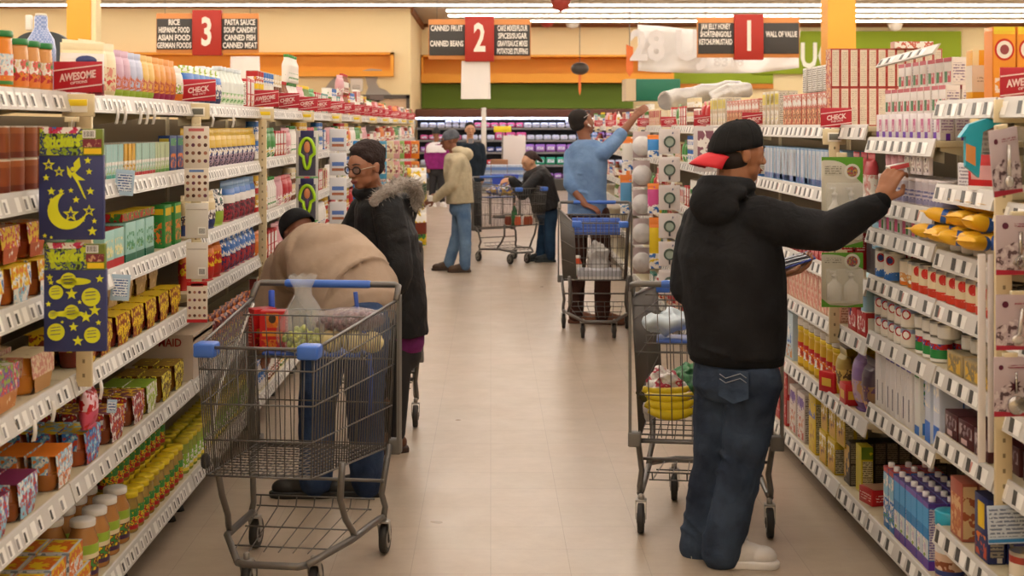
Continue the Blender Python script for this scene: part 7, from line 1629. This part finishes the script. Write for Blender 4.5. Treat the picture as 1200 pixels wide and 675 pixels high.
# fur trim
furm = mat('a39a92', .95, bump=1, bscale=160); furd = mat('5e5650', .95)
b = MB(); rr = random.Random(9)
path = [P(441, 236, 6.98), P(455, 222, 6.98), P(472, 214, 7.04), P(486, 218, 7.14), P(490, 232, 7.22), P(482, 244, 7.22), P(462, 216, 7.2)]
cors = []
for i in range(5):
    for q in range(6): cors.append(path[i].lerp(path[i+1], q/6))
for c in cors: b.ell(c, (.036, .034, .032))
o2 = f3.part(b, 'fur_trim', furm, vox=.007, smooth=1, disp=.02, dsize=.015)
b = MB()
for i in range(900):
    c = rr.choice(cors); d = V((rr.gauss(0, 1), rr.gauss(0, 1), rr.gauss(0, 1))).normalized(); p = c+d*.030; e = c+d*rr.uniform(.05, .066)+V((rr.uniform(-.01, .01), 0, rr.uniform(-.012, .006)))
    b.cap(p, e, .0022, .0006, furm if rr.random() < .7 else mat('b8afa6', .95), seg=4)
f3.raw(b, 'fur_hairs', o2)
b = MB(); torso(b, [P(470, 404, 7.2), P(469, 388, 7.2)], ax3, 1, wd=(.165, .17), dp=(.12, .125), top=False); f3.part(b, 'purple_sweater_hem', cloth('7a2a6a', '5a1f50'), vox=.009)
b = MB(); torso(b, [P(469, 418, 7.2), P(469, 400, 7.2)], ax3, 1, wd=(.15, .15), dp=(.11, .11), top=False); limb(b, [H1+V((0, 0, -.08)), K1, A1], [.085, .06, .05]); limb(b, [H2_+V((0, 0, -.08)), K2, A2], [.085, .06, .05]); f3.part(b, 'trousers', mat('1c1a1c', .8), vox=.009)
for a_, k in ((A1, K1), (A2, K2)):
    s_ = shoe(f3.root, (a_.x, a_.y, 0), (-.95, -.35, 0), .26, mat('5a3420', .45), mat('3a241a', .6), f3.loc, name='boot', boot=.17)
    b = MB(); b.tube([V((a_.x+.048*cos(t), a_.y+.048*sin(t), .27)) for t in [2*pi*j/12 for j in range(12)]], .014, mat('8a5a3a', .8), 6, closed=True); f3.raw(b, 'boot_cuff', s_)

# ------------------------------------------------ 2. stooping person
f2 = Fig((-.75, 6.3, 0), 'stooping person in a tan sweatshirt, black cap and blue jeans behind the near cart', vox=.009)
pelv = P(414, 375, 6.22); sp2 = [pelv, P(402, 335, 6.32), P(375, 305, 6.55), P(352, 297, 6.80)]
ax2 = V((.80, -.45, -.05)).normalized()
hc = P(350, 273, 7.1); B2 = basis((-.35, .55, -.72), (-.5, .5, .6))
b = MB(); torso(b, sp2, ax2, .85); T = head(b, hc, B2, 1.0); b.cap(sp2[3], hc, .06, .055)
S1, E1, W1 = P(392, 315, 6.52), P(352, 372, 6.62), P(325, 405, 6.8); S2, E2, W2 = P(328, 315, 6.82), P(312, 372, 6.8), P(300, 410, 6.95)
limb(b, [S1, E1, W1], [.055, .045, .03]); limb(b, [S2, E2, W2], [.055, .045, .03])
hand(b, W1, (-.6, .5, -.5), (0, .3, -.9), .4, 1, 1); hand(b, W2, (-.6, .5, -.5), (0, .3, -.9), .4, 1, 1)
H1, K1, A1 = P(428, 378, 6.12), P(428, 470, 6.16), P(430, 560, 6.28); H2_, K2, A2 = P(385, 378, 6.35), P(372, 470, 6.28), P(370, 558, 6.26)
limb(b, [H1, K1, A1], [.09, .06, .045]); limb(b, [H2_, K2, A2], [.09, .06, .045])
for a_ in (A1, A2): b.cap((a_.x, a_.y, .06), (a_.x-.13, a_.y+.01, .045), .035, .025)
f2.part(b, 'body', skinB, vox=.007); 
b = MB(); b.rings(dome(T, B2, (.0885, .110), .012, .130, tilt=.02), cloth('1a1a1c', '111113', 20), True, (False, True)); o = f2.raw(b, 'cap'); o.modifiers.new('s', 'SOLIDIFY').thickness = .003
br = MB(); br.prism([T(.075*cos(t), .06+.09*sin(t), .012) for t in [pi*k/12 for k in range(13)]], B2 @ V((0, 0, .005)), mat('1a1a1c', .8)); f2.raw(br, 'brim', o)
tan = cloth('a7927f', '978270', 4, fine=500, bump=.12)
b = MB(); torso(b, [P(420, 372, 6.2), P(404, 330, 6.32), P(382, 303, 6.55), P(354, 310, 6.78)], ax2, 1.0, wd=(.205, .225, .22, .16), dp=(.17, .17, .165, .13))
limb(b, [S1, S1.lerp(E1, .5), E1, W1], [.10, .09, .075, .055]); limb(b, [S2+V((.02, 0, 0)), E2, W2], [.105, .085, .055])
b.ell(P(390, 298, 6.5), (.19, .2, .15)); b.ell(P(425, 335, 6.3), (.17, .17, .14)); b.ell(P(345, 318, 6.75), (.12, .14, .11))
folds(b, P(432, 350, 6.2), P(350, 300, 6.7), .20, .16, 5, (0, 0, 1), .016, 3); folds(b, S1, E1, .09, .075, 3, (0, 1, 0), .015, 5)
f2.part(b, 'sweatshirt', tan, vox=.009, smooth=10, disp=.008, dsize=.16, depth=1)
jm = denim('34486a', '1e2d4a')
b = MB(); torso(b, [pelv-V((0, 0, .08)), pelv], ax2, 1, wd=(.18, .18), dp=(.14, .14), top=False)
limb(b, [H1, K1, A1-V((0, 0, .02))], [.115, .088, .078]); limb(b, [H2_, K2, A2-V((0, 0, .02))], [.115, .088, .078]); folds(b, K1, A1, .08, .075, 5, (1, 0, 0), .012, 2); folds(b, K2, A2, .08, .075, 5, (1, 0, 0), .012, 4)
f2.part(b, 'jeans', jm, vox=.008, disp=.015, dsize=.07)
shoe(f2.root, (A1.x+.0, A1.y, 0), (-1, .0, 0), .28, mat('1c1b1b', .5), mat('141313', .6), f2.loc); shoe(f2.root, (A2.x, A2.y, 0), (-1, .05, 0), .28, mat('1c1b1b', .5), mat('141313', .6), f2.loc)

# ------------------------------------------------ general standing figure for those further off
def figure(label, Z, root_px, hc, face, spine, axis, armR, armL, legR, legL, skin, top_m, leg_m, shoe_m, shoe_dir, hair=None, cap=None, hs=1.0, topw=1.0, sleeves=2, hands=((0, 0, -1), (0, 0, -1)), sole=None, vox=.009, top_name='jacket', curl=.5):
    f = Fig((root_px.x, root_px.y, 0), label, vox=vox); B = basis(face)
    b = MB(); torso(b, spine, axis, .85); T = head(b, hc, B, hs); b.cap(spine[3]+V((0, 0, .0)), V(hc)-B @ V((0, .02, .05)), .056, .052)
    for A in (armR, armL): limb(b, A, [.052, .042, .029])
    for A, hd in ((armR, hands[0]), (armL, hands[1])): hand(b, A[2], hd, V((-.3, .3, -.4)) if abs(V(hd).normalized().z) < .8 else V((0, 1, 0)), curl, .97, 1)
    for L_ in (legR, legL): limb(b, L_, [.085, .058, .042]); b.cap((L_[2].x, L_[2].y, .06), V((L_[2].x, L_[2].y, .045))+V(shoe_dir).normalized()*.13, .033, .024)
    f.part(b, 'body', skin, vox=.007, smooth=4); face_bits(f.root, hc, B, hs, loc=f.loc)
    b = MB(); torso(b, spine, axis, 1.12*topw, wd=(.172, .168, .178, .160), dp=(.13, .125, .135, .11), cap0=False)
    for A in (armR, armL):
        pts = [A[0], A[0].lerp(A[1], .5), A[1]]; rr_ = [.074*topw, .07*topw, .062*topw]
        if sleeves == 2: pts.append(A[1].lerp(A[2], .96)); rr_.append(.043*topw)
        elif sleeves == 1: pts.append(A[1].lerp(A[2], .22)); rr_.append(.058)
        limb(b, pts, rr_); folds(b, A[0], A[1], .068*topw, .06*topw, 3, (0, 1, 0), .010, int(Z))
    folds(b, spine[2], spine[0], .15, .15, 3, axis, .012, int(Z)+2)
    f.part(b, top_name, top_m, smooth=5, disp=.007, dsize=.10, depth=1)
    b = MB(); torso(b, [spine[0]-V((0, 0, .09)), spine[0]+V((0, 0, .02))], axis, 1, wd=(.168, .162), dp=(.125, .12), top=False)
    for L_ in (legR, legL): limb(b, [L_[0], L_[1], L_[2]-V((0, 0, .02))], [.098, .076, .066]); folds(b, L_[1], L_[2], .07, .066, 4, (1, 0, 0), .009, int(Z)+5)
    f.part(b, 'trousers', leg_m, smooth=4, disp=.010, dsize=.06)
    for L_ in (legR, legL): shoe(f.root, (L_[2].x, L_[2].y, 0), shoe_dir, .27, shoe_m, sole or shoe_m, f.loc)
    if hair: hair(f, T, B)
    if cap: cap(f, T, B)
    return f, T, B
# 6. man in the light blue shirt
Z = 11.75
def hair6(f, T, B):
    b = MB(); b.ell(T(0, -.036, .054), (.083, .094, .084), M=B, seg=18, nr=12); b.ell(T(0, -.055, .005), (.075, .068, .055), M=B); f.part(b, 'short_hair', mat('1f1814', .95), vox=.007, smooth=2)
    b = MB(); 
    for q in (-1, 1): b.tube([T(q*.05, .05, .105), T(q*.03, .075, .095), T(q*.06, .045, .085)], .006, mat('3a4048', .2), 5)
    b.tube([T(.075, .03, .075), T(.084, -.03, .06)], .003, mat('b8b4b0', .3), 5); b.tube([T(-.03, .07, .098), T(.03, .07, .098)], .003, mat('3a4048', .3), 5); f.raw(b, 'sunglasses')
    b = MB(); b.cap(T(.088, -.002, -.008), T(.088, .018, -.03), .008, .004, mat('ecebea', .3)); f.raw(b, 'earbud')
fc = V((.80, .45, .22)); ax6 = V((.75, -.66, 0)).normalized()
figure('person in a light blue shirt with sunglasses on the head, reaching to the top shelf', Z, P(690, 380, Z),
  P(683, 145, Z), fc, [P(688, 252, Z), P(688, 222, Z), P(688, 190, Z), P(688, 171, Z)], ax6,
  [P(706, 180, Z-.12), P(723, 163, Z-.05), P(744, 137, Z+.0)], [P(670, 182, Z+.1), P(668, 216, Z-.05), P(686, 240, Z-.16)],
  [P(702, 252, Z-.05), P(706, 315, Z-.05), P(706, 368, Z-.02)], [P(678, 252, Z+.08), P(676, 315, Z+.0), P(675, 366, Z+.05)],
  skinB, cloth('7391b8', '5f7ca4', 8, bump=.4), cloth('4a2e26', '36201c', 8), mat('7a4a30', .5), (1, -.15, 0), hair6, sleeves=1, topw=.95, hands=((.75, 0, .7), (.8, -.3, -.3)), sole=mat('5a3420', .6), top_name='shirt', curl=.45, vox=.008)
# 4. older man in a beige hooded top
Z = 16.0
def cap4(f, T, B):
    b = MB(); b.rings(dome(T, B, (.0885, .110), .014, .130, tilt=-.005), cloth('5c5f66', '4a4d54', 20), True, (False, True)); o = f.raw(b, 'cap'); o.modifiers.new('s', 'SOLIDIFY').thickness = .003
    b = MB(); b.prism([T(.07*cos(t), .075+.075*sin(t), .016-.012*sin(t)) for t in [pi*k/12 for k in range(13)]], B @ V((0, 0, .006)), mat('5a5d64', .8)); f.raw(b, 'brim', o)
fw = V((-.93, -.1, -.12)); ax4 = V((-.1, .99, 0)).normalized()
f4, T4, B4 = figure('person in a beige hooded top, grey cap and light blue jeans standing in mid aisle', Z, P(535, 316, Z),
  P(527, 165, Z), fw, [P(539, 238, Z), P(538, 219, Z), P(536, 200, Z), P(534, 184, Z)], ax4,
  [P(541, 189, Z+.19), P(535, 214, Z+.19), P(515, 228, Z+.14)], [P(537, 189, Z-.18), P(530, 216, Z-.2), P(509, 234, Z-.1)],
  [P(540, 240, Z+.1), P(536, 276, Z+.1), P(526, 306, Z+.12)], [P(542, 240, Z-.08), P(545, 276, Z-.1), P(545, 309, Z-.1)],
  skinB, cloth('c2b598', 'aa9e84', 8, bump=.4), denim('6f8cac', '4f6c90'), mat('4a3626', .6), (-1, -.12, 0), None, cap4, topw=1.12, hands=((-.9, 0, -.2), (-.9, 0, -.3)), sole=mat('3a2a1e', .7), top_name='hooded_top')
b = MB(); b.ell(P(545, 181, Z), (.10, .12, .085)); b.ell(P(537, 176, Z), (.09, .1, .05)); f4.part(b, 'hood', cloth('c2b598', 'aa9e84', 8), vox=.01)
b = MB(); b.bbox(tuple(P(507, 236, Z-.15)), tuple(P(502, 229, Z-.1)), mat('d8d4cc', .4), .004); tag(b.build('paper_slip'), 'small white slip in the hand of the person in the beige hooded top', 'paper')
# 5. woman in a black puffer jacket
Z = 17.2
def hair5(f, T, B):
    b = MB(); b.ell(T(0, -.046, .050), (.087, .092, .084), M=B, seg=18, nr=12); b.ell(T(0, -.10, .02), (.035, .03, .035), M=B); b.cap(T(.0, -.12, .02), T(.0, -.17, -.07), .034, .02); f.part(b, 'ponytail_hair', mat('33201a', .8), vox=.007, smooth=2)
    b = MB(); b.tube([T(.08*cos(t), -.04+.03*sin(t), .04+.08*sin(t)) for t in [pi*k/10 for k in range(11)]], .006, mat('8a8480', .5), 5); f.raw(b, 'hair_band')
figure('person with a ponytail in a black puffer jacket leaning on a shopping cart', Z, P(636, 305, Z),
  P(620, 190, Z), V((-.8, -.45, -.45)), [P(641, 246, Z), P(637, 230, Z), P(631, 213, Z), P(626, 202, Z)], V((-.35, .93, 0)).normalized(),
  [P(628, 206, Z+.18), P(612, 222, Z+.2), P(600, 210, Z+.05)], [P(631, 208, Z-.18), P(612, 228, Z-.22), P(599, 211, Z-.32)],
  [P(641, 248, Z+.08), P(637, 275, Z+.08), P(633, 300, Z+.0)], [P(645, 248, Z-.08), P(644, 275, Z-.1), P(645, 298, Z-.1)],
  skinC, cloth('232224', '161517', 14, rough=.5, bump=.6), denim('26425e', '182c44'), mat('20282c', .6), (-1, -.2, 0), hair5, topw=1.2, hands=((-.9, 0, -.1), (-.9, 0, -.1)), top_name='puffer_jacket')
# 8. man in a dark jacket
Z = 22.0
def hair8(f, T, B):
    b = MB(); b.ell(T(0, -.040, .060), (.085, .094, .080), M=B, seg=18, nr=12); f.part(b, 'short_hair', mat('16120f', .9), vox=.007, smooth=2)
f8, T8, B8 = figure('person in a dark navy jacket walking up the aisle in front of the lit cooler', Z, P(553, 270, Z),
  P(551, 153, Z), V((.12, -.98, 0)), [P(553, 213, Z), P(552, 199, Z), P(551, 182, Z), P(551, 171, Z)], V((-.99, -.1, 0)),
  [P(539.5, 173, Z), P(537, 190, Z), P(538, 206, Z-.05)], [P(563, 173, Z), P(566, 190, Z), P(564, 206, Z-.05)],
  [P(547, 214, Z), P(547, 240, Z-.05), P(546, 264, Z)], [P(558, 214, Z), P(559, 240, Z+.05), P(560, 263, Z+.15)],
  skinC, cloth('1f2a36', '151d27', 10), mat('1c1e24', .8), mat('1a1a1a', .5), (.1, -1, 0), hair8, topw=1.08, top_name='jacket')
b = MB(); b.prism([T8(0, .06, -.13)+V((x, 0, z)) for x, z in ((-.045, 0), (.045, 0), (.0, -.3))], (0, -.045, 0), mat('7a7a80', .9)); f8.raw(b, 'grey_shirt_front')
# 7. person in purple and white
Z = 29.0
def cap7(f, T, B):
    b = MB(); b.rings(dome(T, B, (.09, .11), -.01, .12), mat('2a2c30', .9), True, (False, True)); f.raw(b, 'knit_hat').modifiers.new('s', 'SOLIDIFY').thickness = .004
f7, T7, B7 = figure('person in a purple and white jacket and knit hat walking away at the aisle end', Z, P(512, 240, Z),
  P(511, 156, Z), V((-.3, .95, 0)), [P(512, 198, Z), P(512, 188, Z), P(512, 178, Z), P(512, 170, Z)], V((.95, .3, 0)),
  [P(521.5, 172, Z), P(523, 184, Z), P(523, 195, Z-.1)], [P(503, 172, Z), P(501, 184, Z), P(502, 195, Z-.1)],
  [P(516, 200, Z), P(517, 218, Z), P(518, 233, Z-.15)], [P(508, 200, Z), P(507, 218, Z), P(506, 233, Z)],
  skinB, cloth('86246e', '6a1c58', 8), mat('1c1a1e', .8), mat('d8d4d0', .5), (.4, -.9, 0), None, cap7, topw=1.2, top_name='jacket')
b = MB(); torso(b, [P(512, 179, Z), P(512, 175, Z), P(512, 172, Z), P(512, 169.5, Z)], V((.95, .3, 0)), 1.30, wd=(.185, .185, .180, .160), dp=(.14, .14, .135, .11), cap0=False); f7.part(b, 'white_yoke', mat('d8d4d8', .9), vox=.01)
# ------------------------------------------------------------ camera, world, view
cam = bpy.data.cameras.new('camera'); co = bpy.data.objects.new('camera', cam); COL.objects.link(co)
co.location = (0, 0, EYE); co.rotation_euler = (pi/2, 0, 0)
cam.sensor_width = 36; cam.lens = F/1200*36; cam.shift_x = (600-CX)/1200; cam.shift_y = (CY-337.5)/1200
cam.clip_end = 100; cam.dof.use_dof = True; cam.dof.focus_distance = 6.3; cam.dof.aperture_fstop = 5.6
SC.camera = co
wd = bpy.data.worlds.new('world'); SC.world = wd; wd.use_nodes = True
wd.node_tree.nodes['Background'].inputs[0].default_value = (1, .93, .85, 1); wd.node_tree.nodes['Background'].inputs[1].default_value = .3
SC.view_settings.view_transform = 'Standard'; SC.view_settings.look = 'None'; SC.view_settings.gamma = 1; SC.view_settings.exposure = EXPO; SC.view_settings.use_curve_mapping = False
for p in PROTOS:
    for c, subs in p.kids:
        for g in subs: bpy.data.objects.remove(g)
        bpy.data.objects.remove(c)
    bpy.data.objects.remove(p.root)
# lamp at the shop ceiling gives a bright shop; bounces
SC.cycles.max_bounces = 8; SC.cycles.diffuse_bounces = 4; SC.cycles.transparent_max_bounces = 12
